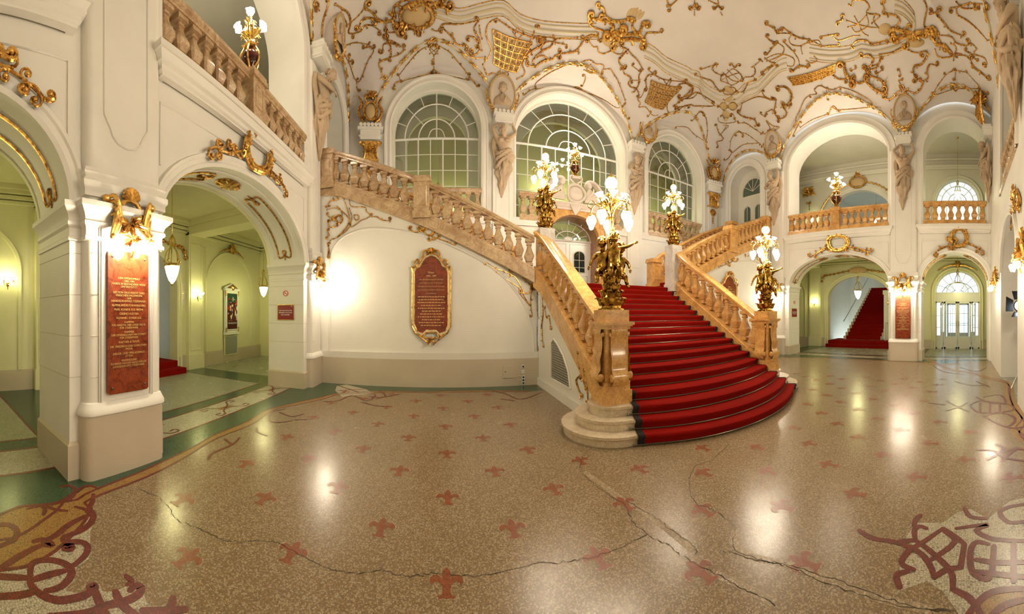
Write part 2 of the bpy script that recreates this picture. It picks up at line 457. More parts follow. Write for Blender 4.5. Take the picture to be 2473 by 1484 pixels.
c_ = MB(); c_.grid([[(x, y, zc(x, y)) for x in xs] for y in ys]); CE = struct(c_, 'ceiling', CEIL, smooth=22)

def shell(px, py, lo=2.0):
    """first point of the foyer's upper shell (walls or vault) seen through a pixel, with its inward normal"""
    r = ray(px, py)
    def out(t):
        p = EYE+r*t
        return p.x < XL or p.x > XR or p.y > YB or p.y < YF or p.z > zc(p.x, p.y)
    t = lo; st = .08
    while not out(t) and t < 30: t += st
    a, b = t-st, t
    for _ in range(14):
        m = (a+b)/2
        if out(m): b = m
        else: a = m
    p = EYE+r*a
    e = .03
    if zc(min(max(p.x, XL+.01), XR-.01), min(max(p.y, YF+.01), YB-.01))-p.z < .04:
        def g(x, y): return zc(min(max(x, XL), XR), min(max(y, YF), YB))
        n = Vector((g(p.x+e, p.y)-g(p.x-e, p.y), g(p.x, p.y+e)-g(p.x, p.y-e), -2*e))
        if n.length > .6: n = Vector((n.x, n.y, -.3))
        n.normalize(); return p, n
    dd = {(1, 0, 0): p.x-XL, (-1, 0, 0): XR-p.x, (0, -1, 0): YB-p.y, (0, 1, 0): p.y-YF}
    return p, Vector(min(dd, key=dd.get))

# groin ribs with gilded leaf wrap are built from the lunettes' own intersection curves
def groin(sd, c, w_, zt, k, n=26):
    pts = []
    for i in range(n+1):
        u = -w_*.985+2*w_*.985*i/n
        q = sqrt(1-(u/w_)**2)
        lo, hi = 0, COVE
        for _ in range(24):
            m = (lo+hi)/2
            if zmain(m) < min(ZT, ZS+(zt-ZS+k*m)*q): lo = m
            else: hi = m
        s = lo; z = zmain(s)
        pts.append(Vector({'B': (c+u, YB-s, z), 'F': (c+u, YF+s, z), 'L': (XL+s, c+u, z), 'R': (XR-s, c+u, z)}[sd]))
    return pts

# ---------------------------------------------------------------- piers, pilasters, skirts, impost mouldings
def rounded(x0, x1, y0, y1, r, sides, n=5):
    """plan of a strip projecting from a wall; sides: which wall it stands on"""
    P = []
    def arc(cx, cy, a0, a1): return [(cx+r*cos(a0+(a1-a0)*i/n), cy+r*sin(a0+(a1-a0)*i/n)) for i in range(n+1)]
    if sides == 'L': P = [(x0, y0)]+arc(x1-r, y0+r, -pi/2, 0)+arc(x1-r, y1-r, 0, pi/2)+[(x0, y1)]
    return P
PIERS = [(1.33, 2.45)]
for nm, sgn in (('L', 1), ('R', -1)):
    MI = (lambda p: p) if nm == 'L' else mirror
    wall = WL if nm == 'L' else WR
    # mid pier: pilaster with rounded corners, plinth, capital; corner pier the same
    for (y0, y1, p0, p1) in ((1.33, 2.45, 1.46, 2.40), (6.33, 7.15, 6.52, 7.12), (-1.0, -.93, -1.0, -.97)):
        if y0 < 0: continue
        pr = .10
        pl = MI(rounded(XL-.02, XL+pr, p0, p1, .085, 'L'))
        m = MB(); m.prism(pl, 0, ZS-.35); m.build('pilaster', WALL, wall)
        pb = MI(rounded(XL-.02, XL+pr+.035, p0-.035, p1+.035, .10, 'L'))
        m = MB(); m.prism(pb, 0, .60); m.build('plinth', SKIRT, wall)
        m = MB(); mould(m, pb, [(-.03, .60), (.0, .60), (.022, .62), (.022, .65), (0, .69), (-.02, .73), (-.05, .74)]); m.build('plinth_moulding', WALL, wall)
        path = [(XL-TH, y0), (XL, y0), (XL, p0), (XL+pr, p0), (XL+pr, p1), (XL, p1), (XL, y1)]+([(XL-TH, y1)] if y1 < 7 else [])
        m = MB(); mould(m, MI(path), capprof()); m.build('capital', WALL, wall)
        m = MB(); mould(m, MI([(XL-TH, y0), (XL, y0), (XL, p0)]), [(-.02, -.02), (.03, -.02), (.03, .33), (.0, .36), (-.02, .36)])
        if y1 < 7: mould(m, MI([(XL, p1), (XL, y1), (XL-TH, y1)]), [(-.02, -.02), (.03, -.02), (.03, .33), (.0, .36), (-.02, .36)])
        m.build('skirt', SKIRT, wall)
        for zj in (.98, 1.38, 1.78, 2.18):
            m = MB(); jp = MI([(XL-TH-.001, y0-.0012), (XL+.0012, y0-.0012), (XL+.0012, p0-.001), (XL+pr+.0012, p0+.06)]); m.tube([(x, y, zj) for x, y in jp], .0032, 4); m.build('joint_line', SKIRT, wall)
            m = MB(); jp = MI([(XL+pr+.0012, p0+.06), (XL+pr+.0012, p0+.16)]); m.tube([(x, y, zj) for x, y in jp], .0032, 4); m.build('joint_line', SKIRT, wall)
        # base moulding of the upper shaft and the shaft's sunk panel (a bead outline)
        ps = [(XL, p0), (XL+pr, p0), (XL+pr, p1), (XL, p1)]
        m = MB(); mould(m, MI(ps), [(-.02, 2.72), (.03, 2.72), (.03, 2.78), (.05, 2.81), (.05, 2.86), (.02, 2.90), (.035, 2.95), (.01, 3.0), (-.02, 3.0)]); m.build('shaft_base', WALL, wall)
        a0, a1 = p0+.2, p1-.2
        xx = XL+pr+.003
        bead = [(xx, a0, 6.8), (xx, a0, 3.55), (xx, a0+.03, 3.5), (xx, a0+.08, 3.42)]+[(xx, (a0+a1)/2+((a1-a0)/2-.08)*sin(t), 3.42-.14*cos(t)) for t in (-1.2, -.6, 0, .6, 1.2)]+[(xx, a1-.08, 3.42), (xx, a1-.03, 3.5), (xx, a1, 3.55), (xx, a1, 6.8), (xx, a0, 6.8)]
        if nm == 'R': bead = [(2*MX-x, y, z) for x, y, z in bead]
        m = MB(); m.tube(bead, .012, 5); m.build('panel_bead', WALL, wall)
        # atlas pilaster top block
    # gallery front: cornice under the balustrade, projecting ledge per opening
    for A, e in ((AL, 1.98), (AS, 1.16)):
        y0, y1 = A['c']-e, A['c']+e
        m = MB(); mould(m, MI([(XL, y0), (XL+.10, y0), (XL+.10, y1), (XL, y1)]),
                        [(-.08, 4.27), (0, 4.27), (.0, 4.29), (.03, 4.31), (.03, 4.36), (.07, 4.38), (.07, 4.42), (.10, 4.47), (.12, 4.47), (.12, 4.55), (-.10, 4.55)])
        m.build('gallery_cornice', WALL, wall)
        m = MB(); z = 4.02
        P3 = [(XL+.004, y0+.05, 3.3), (XL+.004, y0+.05, z), (XL+.004, y1-.05, z), (XL+.004, y1-.05, 3.3)]
        if nm == 'R': P3 = [(2*MX-x, y, z_) for x, y, z_ in P3]
        m.tube(P3, .012, 5); m.build('panel_bead', WALL, wall)
    # soffit line panels: bead loops on the underside of the large arch
    mp = mapL if nm == 'L' else mapR
    m = MB()
    for dd in (.16, .69):
        m.tube([mp(AL['c']+(AL['a']-.008)*cos(t), AL['zs']+(AL['b']-.008)*sin(t), dd) for t in [.12+(pi-.24)*i/30 for i in range(31)]], .014, 5)
    m.build('soffit_bead', WALL, wall)
    for A in (AL, AS):
        for hf, (t0, t1) in (('near', (pi-1.2, pi-.2)), ('far', (.2, 1.2))):
            m = MB()
            for dd in (.27, .58):
                m.tube([mp(A['c']+(A['a']-.012)*cos(t), A['zs']+(A['b']-.012)*sin(t), dd) for t in [t0+(t1-t0)*i/14 for i in range(15)]], .017, 5)
            for t in (t0, t1):
                q = lambda tt, dd: mp(A['c']+(A['a']-.012)*cos(tt), A['zs']+(A['b']-.012)*sin(tt), dd)
                e = .07 if t == t1 else -.07
                m.tube(smooth_path([q(t, .27), q(t+e, .30), q(t+e*.6, .40), q(t-e*.6, .47), q(t-e, .425), q(t-e*.6, .38), q(t+e*.6, .45), q(t+e, .55), q(t, .58)]), .017, 5)
                m.tube([q(t, .425), q(t+e*1.8, .425)], [.035, .008], 5)
            tag(m.build('soffit_scrollwork', GOLD2), ('bronze scroll lines on the %s half of the %s %s ground arch soffit' % (hf, 'wide' if A is AL else 'narrow', 'left' if nm == 'L' else 'right')), 'ornament')
    m = MB(); q = mp(AL['c']-.1, AL['zs']+AL['b']-.02, .425); m.ball(q, (.17, .3, .035), 14, 5)
    for i in range(8): m.tube([q, (q[0]+.15*cos(i*pi/4), q[1]+.26*sin(i*pi/4), q[2]-.03)], [.03, .01], 5)
    tag(m.build('soffit_rosette', GOLD2), 'oval bronze rosette at the crown of the wide %s arch soffit' % ('left' if nm == 'L' else 'right'), 'ornament')

# pilasters of the end wall, with the panel beads
for xc, wd in ((1.76, .30), (2*MX-1.76, .30), (-2.25, .26), (2*MX+2.25, .26)):
    m = MB(); m.prism([(xc-wd, YB+.02), (xc-wd, YB-.10), (xc+wd, YB-.10), (xc+wd, YB+.02)], ZL-.2, ZS-.02)
    m.build('pilaster', WALL, WB)
    m = MB(); m.tube([(xc-wd+.1, YB-.103, z) for z in (3.2, 6.6)]+[(xc+wd-.1, YB-.103, z) for z in (6.6, 3.2)]+[(xc-wd+.1, YB-.103, 3.2)], .010, 5); m.build('panel_bead', WALL, WB)
# string course and gallery ledge along the end wall
for xa_, xb_ in ((XR, MX+1.1), (MX-1.1, XL)):
    m = MB(); mould(m, [(xa_, YB-.02), (xb_, YB-.02)], [(-.05, 4.28), (.03, 4.28), (.03, 4.34), (.07, 4.38), (.09, 4.44), (.13, 4.46), (.13, 4.52), (-.05, 4.52)][::-1]); m.build('gallery_cornice', WALL, WB)

# gallery slabs, hall ceilings, outer walls
def side(nm, x):  # x measured outwards from the foyer's wall face
    return XL-x if nm == 'L' else XR+x
for nm in 'LR':
    a, b = sorted((side(nm, TH-.02), side(nm, TH+2.95)))
    s = MB(); s.box(a, b, -3.2, 11.2, 4.22, ZG)
    w_ = struct(s, 'ceiling_hall', HALL, smooth=0)
    s = MB(); s.box(a, b, -3.2, 12, 8.75, 8.9); struct(s, 'ceiling_gallery', GALW, smooth=0)
    mpo = (lambda u, z, d: (XO-d, u, z)) if nm == 'L' else (lambda u, z, d: (XOR+d, u, z))
    SA = dict(c=4.75, a=1.55, zs=2.3, b=1.05)    # arch to the side staircase
    DA = dict(c=.15, a=1.0, zs=2.55, b=.95)      # doorway arch of the small bay
    GA = dict(c=4.75, a=1.75, zs=5.9, b=1.5); GB = dict(c=.15, a=1.0, zs=6.6, b=1.0); GC = dict(c=8.3, a=.75, zs=6.3, b=.75)
    hs = [H(SA, -.3), H(GA, ZG)]
    if nm == 'R': hs += [H(DA, -.3), H(GB, 5.0)]
    s = MB(); panel(s, mpo, -3.2, 11.2, -.5, 4.3, .3, [hs[0]]+hs[2:3]); wo = struct(s, 'wall_hall_outer', HALL)
    s = MB(); panel(s, mpo, -3.2, 11.2, 4.3, 8.9, .3, [hs[1]]+hs[3:4]); wg = struct(s, 'wall_gallery_outer', GALW)
    for A, wl, mt, lg in ((SA, wo, HALL, 0), (GA, wg, GALW, ZG))+(((DA, wo, HALL, 0), (GB, wg, GALW, 5.0)) if nm == 'R' else ()):
        r = MB(); arch_ring(r, mpo, A['c'], A['a'], A['zs'], A['b'], ARCHIV, leg=lg); r.build('archivolt', mt, wl)
    # end walls of halls and galleries
    for y, sg in ((10.6, 1), (-3.0, -1)):
        s = MB(); s.box(a-.4, b+.4, min(y, y+.2*sg), max(y, y+.2*sg), -.5, 4.3); s.build('end_wall', HALL, wo)
        s = MB(); s.box(a-.4, b+.4, min(y, y+.2*sg), max(y, y+.2*sg), 4.3, 8.9); s.build('end_wall', GALW, wg)
    # hall mouldings: skirt, cornice, ceiling beam, blind wall arches, pilasters
    I = 1 if nm == 'L' else -1
    def xo(d): return XO+d if nm == 'L' else XOR-d
    sk = MB(); cn = MB()
    for (y0, y1) in ((-3.0, .15-1.05 if nm == 'R' else 3.15), (.15+1.05 if nm == 'R' else 3.15, 4.75-1.6), (4.75+1.6, 10.6)):
        if y1-y0 < .05: continue
        sk.box(min(xo(0), xo(.04)), max(xo(0), xo(.04)), y0, y1, 0, .38); sk.box(min(xo(0), xo(.02)), max(xo(0), xo(.02)), y0, y1, .38, .42)
    sk.build('skirt', SKIRT, wo)
    for d, z0, z1 in ((.06, 3.86, 3.92), (.10, 3.95, 4.02), (.16, 4.05, 4.12), (.22, 4.12, 4.22)):
        cn.box(min(xo(-.02), xo(d)), max(xo(-.02), xo(d)), -3, 10.6, z0, z1)
        q0, q1 = sorted((side(nm, TH-.02), side(nm, TH+d))); cn.box(q0, q1, -3, 10.6, z0, z1)
        cn.box(a, b, 10.6-d, 10.62, z0, z1)
    cn.build('hall_cornice', HALL, wo)
    bm_ = MB()
    for yy in (2.55, 6.95):
        bm_.box(a, b, yy-.3, yy+.3, 3.82, 4.24); bm_.box(a, b, yy-.34, yy+.34, 4.05, 4.24)
        q0, q1 = sorted((xo(0), xo(.12))); bm_.box(q0, q1, yy-.3, yy+.3, 0, 3.9); bm_.box(min(xo(0), xo(.15)), max(xo(0), xo(.15)), yy-.33, yy+.33, 0, .42)
    bm_.build('hall_pilaster', HALL, wo)
    # blind arch outlines and panels on the outer wall
    bl = MB()
    arch_ring(bl, mpo, 8.75, 1.2, 2.5, 1.05, [(-.02, -.02), (-.02, .03), (.05, .04), (.05, -.02)], leg=.42)
    if nm == 'L':
        arch_ring(bl, mpo, .6, 1.3, 2.5, 1.0, [(-.02, -.02), (-.02, .03), (.05, .04), (.05, -.02)], leg=.42)
    bl.build('wall_panel_moulding', HALL, wo)
    bd = MB()
    for y0, y1 in ((7.32, 7.5), (2.32, 2.78), (6.72, 7.18)):
        x_ = xo(.125 if y0 != 7.32 else .005)
        bd.tube([(x_, y0, .55), (x_, y1, .55), (x_, y1, 3.6), (x_, y0, 3.6), (x_, y0, .55)], .012, 5)
    bd.build('panel_bead', HALL, wo)
    # blind arches on the end wall seen through the wide arch
    e_ = MB(); cx = (a+b)/2
    def mpe(u, z, d): return (u, 10.6+d, z)
    arch_ring(e_, mpe, cx, .95, 2.5, .85, [(-.02, -.02), (-.02, .03), (.05, .04), (.05, -.02)], leg=.0); e_.build('wall_panel_moulding', HALL, wo)
    # stairwell beyond the side arch
    xa, xb = sorted((xo(-.3), xo(-6.5)))
    s = MB(); s.box(xa, xb, 2.9, 3.0, 0, 8.9); s.box(xa, xb, 7.4, 7.5, 0, 8.9); s.box(xa, xb, 2.9, 7.5, 8.8, 8.9)
    q0, q1 = sorted((xo(-6.5), xo(-6.6))); s.box(q0, q1, 2.9, 7.5, 0, 8.9); struct(s, 'wall_stairwell', HALLW, smooth=0)

# walls closing the corridor behind the entrance wall
s = MB(); s.box(XL-TH, XR+TH, -3.2, -3.0, -.5, 8.9); w_ = struct(s, 'wall_entrance_corridor', HALLW, smooth=0)
s = MB(); s.box(XL-TH, XR+TH, -3.0, YF-TH, 4.22, ZG); struct(s, 'ceiling_entrance', HALLW, smooth=0)
s = MB(); s.box(XL-TH, XR+TH, -3.0, YF-TH+.05, 8.75, 8.9); struct(s, 'ceiling_entrance_gallery', GALW, smooth=0)

# corridor behind the end wall's windows (olive light) with an arched inner wall
OLIVE = m_plaster('olive_corridor_paint', (.50, .49, .24))
s = MB(); s.box(XL, XR, 12.4, 12.5, 2, 9.6); s.box(XL, XR, 10.9, 12.4, 9.4, 9.5); s.box(XL-.1, XL, 10.3, 12.5, 2, 9.6); s.box(XR, XR+.1, 10.3, 12.5, 2, 9.6)
s.box(XL, MX-1.1, 10.3, 12.4, ZG-.3, ZG-.05); s.box(MX+1.1, XR, 10.3, 12.4, ZG-.3, ZG-.05); s.box(MX-1.1, MX+1.1, 10.75, 12.4, ZG-.3, ZG-.05)
wc = struct(s, 'wall_auditorium_corridor', OLIVE, smooth=0)
s = MB(); panel(s, lambda u, z, d: (u, 10.88+d, z), XL, XR, ZG-.1, 9.6, .12, [arch_loop(A['c'], k, A['zs'], k2, ZG) for A, k, k2 in zip(HB, (1.0, 1.55, 1.0), (1.0, 1.3, 1.0))]); s.build('inner_wall', WALL, wc)
s = MB(); s.box(XL, XR, 10.34, 10.9, 8.9, 9.0); s.build('corridor_ceiling', WALL, wc)
# ---------------------------------------------------------------- glazed windows with bars
def bar(mb, mp, pts, w=.022, d=.03):
    mb.tube([mp(u, z, 0) for u, z in pts], w, 4)
def big_window(nm, mp, A, z0, cols, rows_, zt, label):
    """arched glazing: fan of panes above a transom, grid below. mp depth 0 = the glass plane"""
    c, a, zs, b = A['c'], A['a'], A['zs'], A['b']
    fr = MB(); arch_ring(fr, mp, c, a-.05, zs, b-.05, [(0, -.03), (0, .03), (.06, .03), (.06, -.03)], leg=z0)
    win = fr.build(nm, WPAINT); win['kind'] = 'structure'
    g = MB(); loop = arch_loop(c, a-.03, zs, b-.03, z0); g.add([mp(u, z, .004) for u, z in loop], [tuple(range(len(loop)))]); g.build('pane', GLASS, win, smooth=0)
    bb = MB()
    for i in range(1, cols):
        u = c-a+2*a*i/cols; bar(bb, mp, [(u, z0), (u, zt)], .016 if i % 2 else .024)
    for k in range(1, rows_):
        z = z0+(zt-z0)*k/rows_; bar(bb, mp, [(c-a, z), (c+a, z)], .014)
    bar(bb, mp, [(c-a, zt), (c+a, zt)], .04)
    n = 20
    for q in (.74, .42):
        bar(bb, mp, [(c+(a*q)*cos(pi*i/n), zt+((zs-zt+b)*q)*sin(pi*i/n)) for i in range(n+1)], .022)
    for i in range(1, 8):
        t = pi*i/8; s0, s1 = (.42, .97) if i % 2 == 0 else (.74, .97)
        if i == 4: s0 = 0
        bar(bb, mp, [(c+a*s*cos(t), zt+(zs-zt+b)*s*sin(t)) for s in (s0, s1)], .02 if i == 4 else .014)
    bar(bb, mp, [(c-a*.2+.4*a*i/8, zt+.3*(1-((i-4)/4)**4)) for i in range(9)], .014)
    bb.build('glazing_bars', WPAINT, win); return win
mpw = lambda u, z, d: (u, YB+.40+d, z)
for i, A in enumerate(HB):
    AA = dict(A); AA['a'] = A['a']-.02; AA['b'] = A['b']-.02
    big_window('window_%d' % (i+1), mpw, AA, ZG, 8 if i == 1 else 7, 5, 7.02, '')
    r = MB(); arch_ring(r, lambda u, z, d: (u, YB+.34+d, z), A['c'], A['a']-.06, A['zs'], A['b']-.06, [(0, .03), (.08, .03), (.08, -.05), (0, -.05)], leg=ZG); r.build('reveal_frame', WALL, WB)
# far gallery window (daylight) and gallery doors at the stair heads
mpg = lambda u, z, d: (XOR+.1+d, u, z)
big_window('window_4', mpg, dict(c=.15, a=.97, zs=6.6, b=.97), 5.0, 4, 2, 6.6, '')

# ---------------------------------------------------------------- balustrades
BPROF = [(0, .085), (.085, .085), (.09, .062), (.125, .056), (.15, .074), (.17, .074), (.34, .108), (.40, .104), (.52, .074), (.66, .050), (.76, .044), (.775, .060), (.80, .062), (.82, .048), (.86, .050), (.885, .068), (.90, .085), (1, .085)]
def baluster_mesh(h, mat, k=1.0):
    m = MB(); rows = []
    for t, r in BPROF:
        r *= k; c = r*.72 if .088 < t < .895 else r*.96
        rows.append([(x, y, t*h) for x, y in ((r, c), (c, r), (-c, r), (-r, c), (-r, -c), (-c, -r), (c, -r), (r, -c))])
    m.grid(rows, True, True); return m.mesh('baluster', mat, 28)
def sweep3(mb, path, prof, n_up=Vector((0, 0, 1))):
    """sweep (side, up) profile along a 3-D path, kept vertical"""
    P = [Vector(p) for p in path]; rows = []
    for i in range(len(P)):
        a = P[i]-P[i-1] if i else P[1]-P[0]; b = P[i+1]-P[i] if i < len(P)-1 else a
        a = Vector((a.x, a.y, 0)).normalized(); b = Vector((b.x, b.y, 0)).normalized()
        t = (a+b).normalized(); k = max(.5, t.dot(a)); nn = Vector((t.y, -t.x, 0))/k
        rows.append([P[i]+nn*s+n_up*u for s, u in prof])
    return mb.grid(rows, True, True)
RAILP = [(-.13, 0), (-.13, -.05), (-.10, -.08), (-.10, -.11), (.10, -.11), (.10, -.08), (.13, -.05), (.13, 0), (.09, .025), (-.09, .025)]
def lerp_path(P, t):
    P = [Vector(p) for p in P]; L = [0]
    for i in range(1, len(P)): L.append(L[-1]+(P[i]-P[i-1]).to_2d().length)
    s = t*L[-1]
    for i in range(1, len(P)):
        if s <= L[i] or i == len(P)-1:
            f = (s-L[i-1])/(L[i]-L[i-1]); return P[i-1].lerp(P[i], f), atan2(P[i].y-P[i-1].y, P[i].x-P[i-1].x)
_bm = {}
def balustrade(label, path, h, mat, n, plinth=.16, peds=(), drop=0.0, group=None, cat='balustrade'):
    """path: line of the plinth's underside; peds: fractions where a square pedestal stands"""
    t0 = Vector(path[0]); root = thing('balustrade', label, cat, t0, world=True, group=group)
    pl = MB(); sweep3(pl, path, [(-.12, plinth), (-.12, plinth-.04), (-.14, plinth-.06), (-.14, -drop), (.14, -drop), (.14, plinth-.06), (.12, plinth-.04), (.12, plinth)]); pl.build('plinth', mat, root)
    rl = MB(); sweep3(rl, [Vector(p)+Vector((0, 0, h-.02)) for p in path], RAILP); rl.build('handrail', mat, root)
    hb = h-.13-plinth; key = (round(hb, 3), mat.name)
    if key not in _bm: _bm[key] = baluster_mesh(hb, mat)
    for i in range(n):
        t = (i+.5)/n
        if any(abs(t-q) < w for q, w in peds): continue
        p, a = lerp_path(path, t)
        place(_bm[key], 'baluster', root, None, (p.x, p.y, p.z+plinth), (0, 0, a))
    for q, w in peds:
        p, a = lerp_path(path, q); m = MB(); s = .17
        m.box(-s, s, -s, s, 0, h+.005); m.box(-s-.03, s+.03, -s-.03, s+.03, 0, plinth-.02); m.box(-s-.035, s+.035, -s-.035, s+.035, h-.10, h-.03); m.box(-s-.02, s+.02, -s-.02, s+.02, h-.03, h+.03)
        for sg in (-1, 1):
            m.tube([(x, sg*(s+.002), z) for x, z in ((-.1, plinth+.1), (.1, plinth+.1), (.1, h-.2), (-.1, h-.2), (-.1, plinth+.1))], .009, 4)
        place(m.mesh('pedestal', mat), 'pedestal', root, None, (p.x, p.y, p.z), (0, 0, a))
    return root
GH = .80
for nm, x in (('left', XL-.05), ('right', XR+.05)):
    balustrade('marble gallery balustrade with vase lamp in the wide upper arch of the %s wall' % nm, [(x, 2.45, ZG), (x, 6.33, ZG)], GH, MARB_P if nm == 'left' else MARB_Y, 16, peds=((.5, .06),))
    balustrade('short marble gallery balustrade in the narrow upper arch of the %s wall' % nm, [(x, -.85, ZG), (x, 1.25, ZG)], GH, MARB_P if nm == 'left' else MARB_Y, 8)
for A, l in zip(HB, ('below the left arched window of the end wall', 'below the wide middle window', 'below the right arched window of the end wall')):
    if A['c'] == MX:
        for sg, l2 in ((-1, 'left'), (1, 'right')):
            xx = sorted((MX+sg*1.78, MX+sg*.98)); balustrade('short marble balustrade %s of the door pediment' % l2, [(xx[0], YB+.05, ZG-.1), (xx[1], YB+.05, ZG-.1)], .88, MARB_P, 3)
    else:
        balustrade('marble balustrade '+l, [(A['c']-A['a'], YB+.05, ZG-.1), (A['c']+A['a'], YB+.05, ZG-.1)], .88, MARB_P, 10, peds=((.5, .07),))
for sg, l2 in ((1, 'near'), (-1, 'far')):
    c = FS[0]['c'] if sg == 1 else FS[1]['c']
    balustrade('marble gallery balustrade in the upper arch of the entrance wall, %s' % ('beside the large statue' if sg == 1 else 'camera side left'), [(c-1.15, YF-.1, ZG), (c+1.15, YF-.1, ZG)], GH, MARB_P, 9)

# ---------------------------------------------------------------- main staircase
NL, NR = Vector((2.22, 3.98, 0)), Vector((2*MX-2.22, 3.98, 0))
RH = ZL/18
def ystep(k, X):
    """front line of tread k (0 = lowest) at X"""
    u = (X-MX)/1.845
    base = 3.32+.19*k if k < 3 else 3.70+(k-2)*(7.08-3.70)/15
    b = (.52, .50, .42)[k] if k < 3 else max(0, .42-.055*(k-2))
    return base-b*max(0, 1-u*u)
stair = thing('grand_staircase', 'main marble staircase with rounded lower steps rising between two newel posts to the landing', 'staircase', (MX, 5, 0), world=True)
def step_plan(k, grow=0.0):
    P = []
    if k < 3:
        r = (.66, .475, .30)[k]+grow
        a0, a1 = pi*.60, pi*1.5
        P += [(NL.x+r*cos(a0+(a1-a0)*i/14), NL.y+r*sin(a0+(a1-a0)*i/14)) for i in range(15)]
        X0, X1 = NL.x+.08, NR.x-.08
    else: X0, X1 = NL.x-.02, NR.x+.02
    n = 24
    P += [(X0+(X1-X0)*i/n, ystep(k, X0+(X1-X0)*i/n)-grow) for i in range(n+1)]
    if k < 3: P += [(2*MX-x, y) for x, y in P[:15]][::-1]
    P += [(NR.x, NR.y+.8), (NR.x, 7.12), (NL.x, 7.12), (NL.x, NL.y+.8)] if k < 3 else [(NR.x+.02, 7.12), (NL.x-.02, 7.12)]
    return P
for k in range(18):
    z = RH*(k+1); m = MB(); body = step_plan(k, 0)
    m.prism(body, z-RH, z-.035); m.prism(step_plan(k, .018), z-.040, z-.030); m.prism(step_plan(k, .03), z-.032, z)
    m.build('step', MARB_S if k < 17 else MARB_S, stair)
# landing
m = MB(); m.prism([(NL.x-.02, 7.09), (NR.x+.02, 7.09), (NR.x+.02, 7.3), (NR.x+.7, 7.3), (NR.x+.7, YB+.02), (NL.x-.7, YB+.02), (NL.x-.7, 7.3), (NL.x-.02, 7.3)], ZL-.15, ZL); m.build('landing', MARB_S, stair, smooth=0)
# carpet runner with rods
car = thing('stair_carpet', 'red carpet runner with dark edge running down the main staircase, held by metal rods', 'carpet', (MX, 5, 0), world=True)
def cx_(k): return ((2.20, 6.02), (2.27, 5.92), (2.34, 5.83))[k] if k < 3 else (2.43, 5.74)
N = 28
def carpet_cols(us, e=0.012):
    rows = []
    for j in us:
        col = []
        for k in range(18):
            x0, x1 = cx_(k); X = x0+(x1-x0)*j
            y = ystep(k, X)-.03; z0, z1 = RH*k, RH*(k+1)
            yb = y+.018
            col += [(X, yb+.012-e, z0+.012), (X, yb+.0-e, z0+.02), (X, yb-e, z1-.06), (X, y-e-.002, z1-.035), (X, y-e, z1-.006), (X, y+.014, z1+e)]
            if k < 17:
                x0, x1 = cx_(k+1); X2 = x0+(x1-x0)*j; col.append((X2, ystep(k+1, X2)-.02, z1+e))
        col.append((X, YB-.4, ZL+e)); rows.append(col)
    return rows
m = MB(); m.grid(carpet_cols([.022+.956*i/N for i in range(N+1)])); m.build('runner', CARPET, car, smooth=50)
for a in (0, .978):
    m = MB(); m.grid(carpet_cols([a, a+.022], .0115)); m.build('edge_band', CARPB, car, smooth=50)
for k in range(18):
    x0, x1 = cx_(k); m = MB()
    pts = [(x0-.06+(x1-x0+.12)*i/16, 0, 0) for i in range(17)]
    pts = [(x, ystep(k, x)-.035, RH*k+.022) for x, _, _ in pts]
    m.tube(pts, .008, 6); m.ball(pts[0], .016, 6, 4); m.ball(pts[-1], .016, 6, 4); m.build('stair_rod', DARKROD, car)

# side flights from the landing up to the galleries (left and mirrored right)
NS = 17; RS = (ZG-ZL)/NS; X0F = NL.x-.35; X1F = XL+.55; TR = (X0F-X1F)/(NS-1)
def mx(x, nm): return x if nm == 'L' else 2*MX-x
for nm, word in (('L', 'left'), ('R', 'right')):
    st = thing('side_flight', 'upper %s marble flight rising from the landing along the end wall to the gallery' % word, 'staircase', (mx(0, nm), 8, 2), world=True)
    cp = thing('flight_carpet', 'red carpet on the upper %s flight above the landing' % word, 'carpet', (mx(0, nm), 8, 2), world=True)
    for k in range(NS):
        z = ZL+RS*(k+1); xa = X0F-TR*k; m = MB()
        q = sorted((mx(xa+.02, nm), mx(xa-TR-.05 if k < NS-1 else XL-.9, nm)))
        m.box(q[0], q[1], 7.22, 8.62, z-RS-.3, z-.03); m.box(q[0], q[1], 7.22, 8.62, z-.03, z); m.build('step', MARB_S, st)
    rows = []
    for y in (7.42, 8.42):
        col = []
        for k in range(NS):
            z = ZL+RS*(k+1); xa = X0F-TR*k+.032
            col += [(mx(xa, nm), y, z-RS+.012), (mx(xa, nm), y, z-.01), (mx(xa-.01, nm), y, z+.012), (mx(xa-TR+.002 if k < NS-1 else XL-.3, nm), y, z+.012)]
        rows.append(col)
    m = MB(); m.grid(rows); m.build('runner', CARPET, cp, smooth=50)
    # gallery floor behind the flights
    q = sorted((mx(XL-.1, nm), mx(XL+.5, nm))); m = MB(); m.box(q[0], q[1], 7.2, YB, ZG-.2, ZG); m.build('gallery_landing', MARB_S, st)

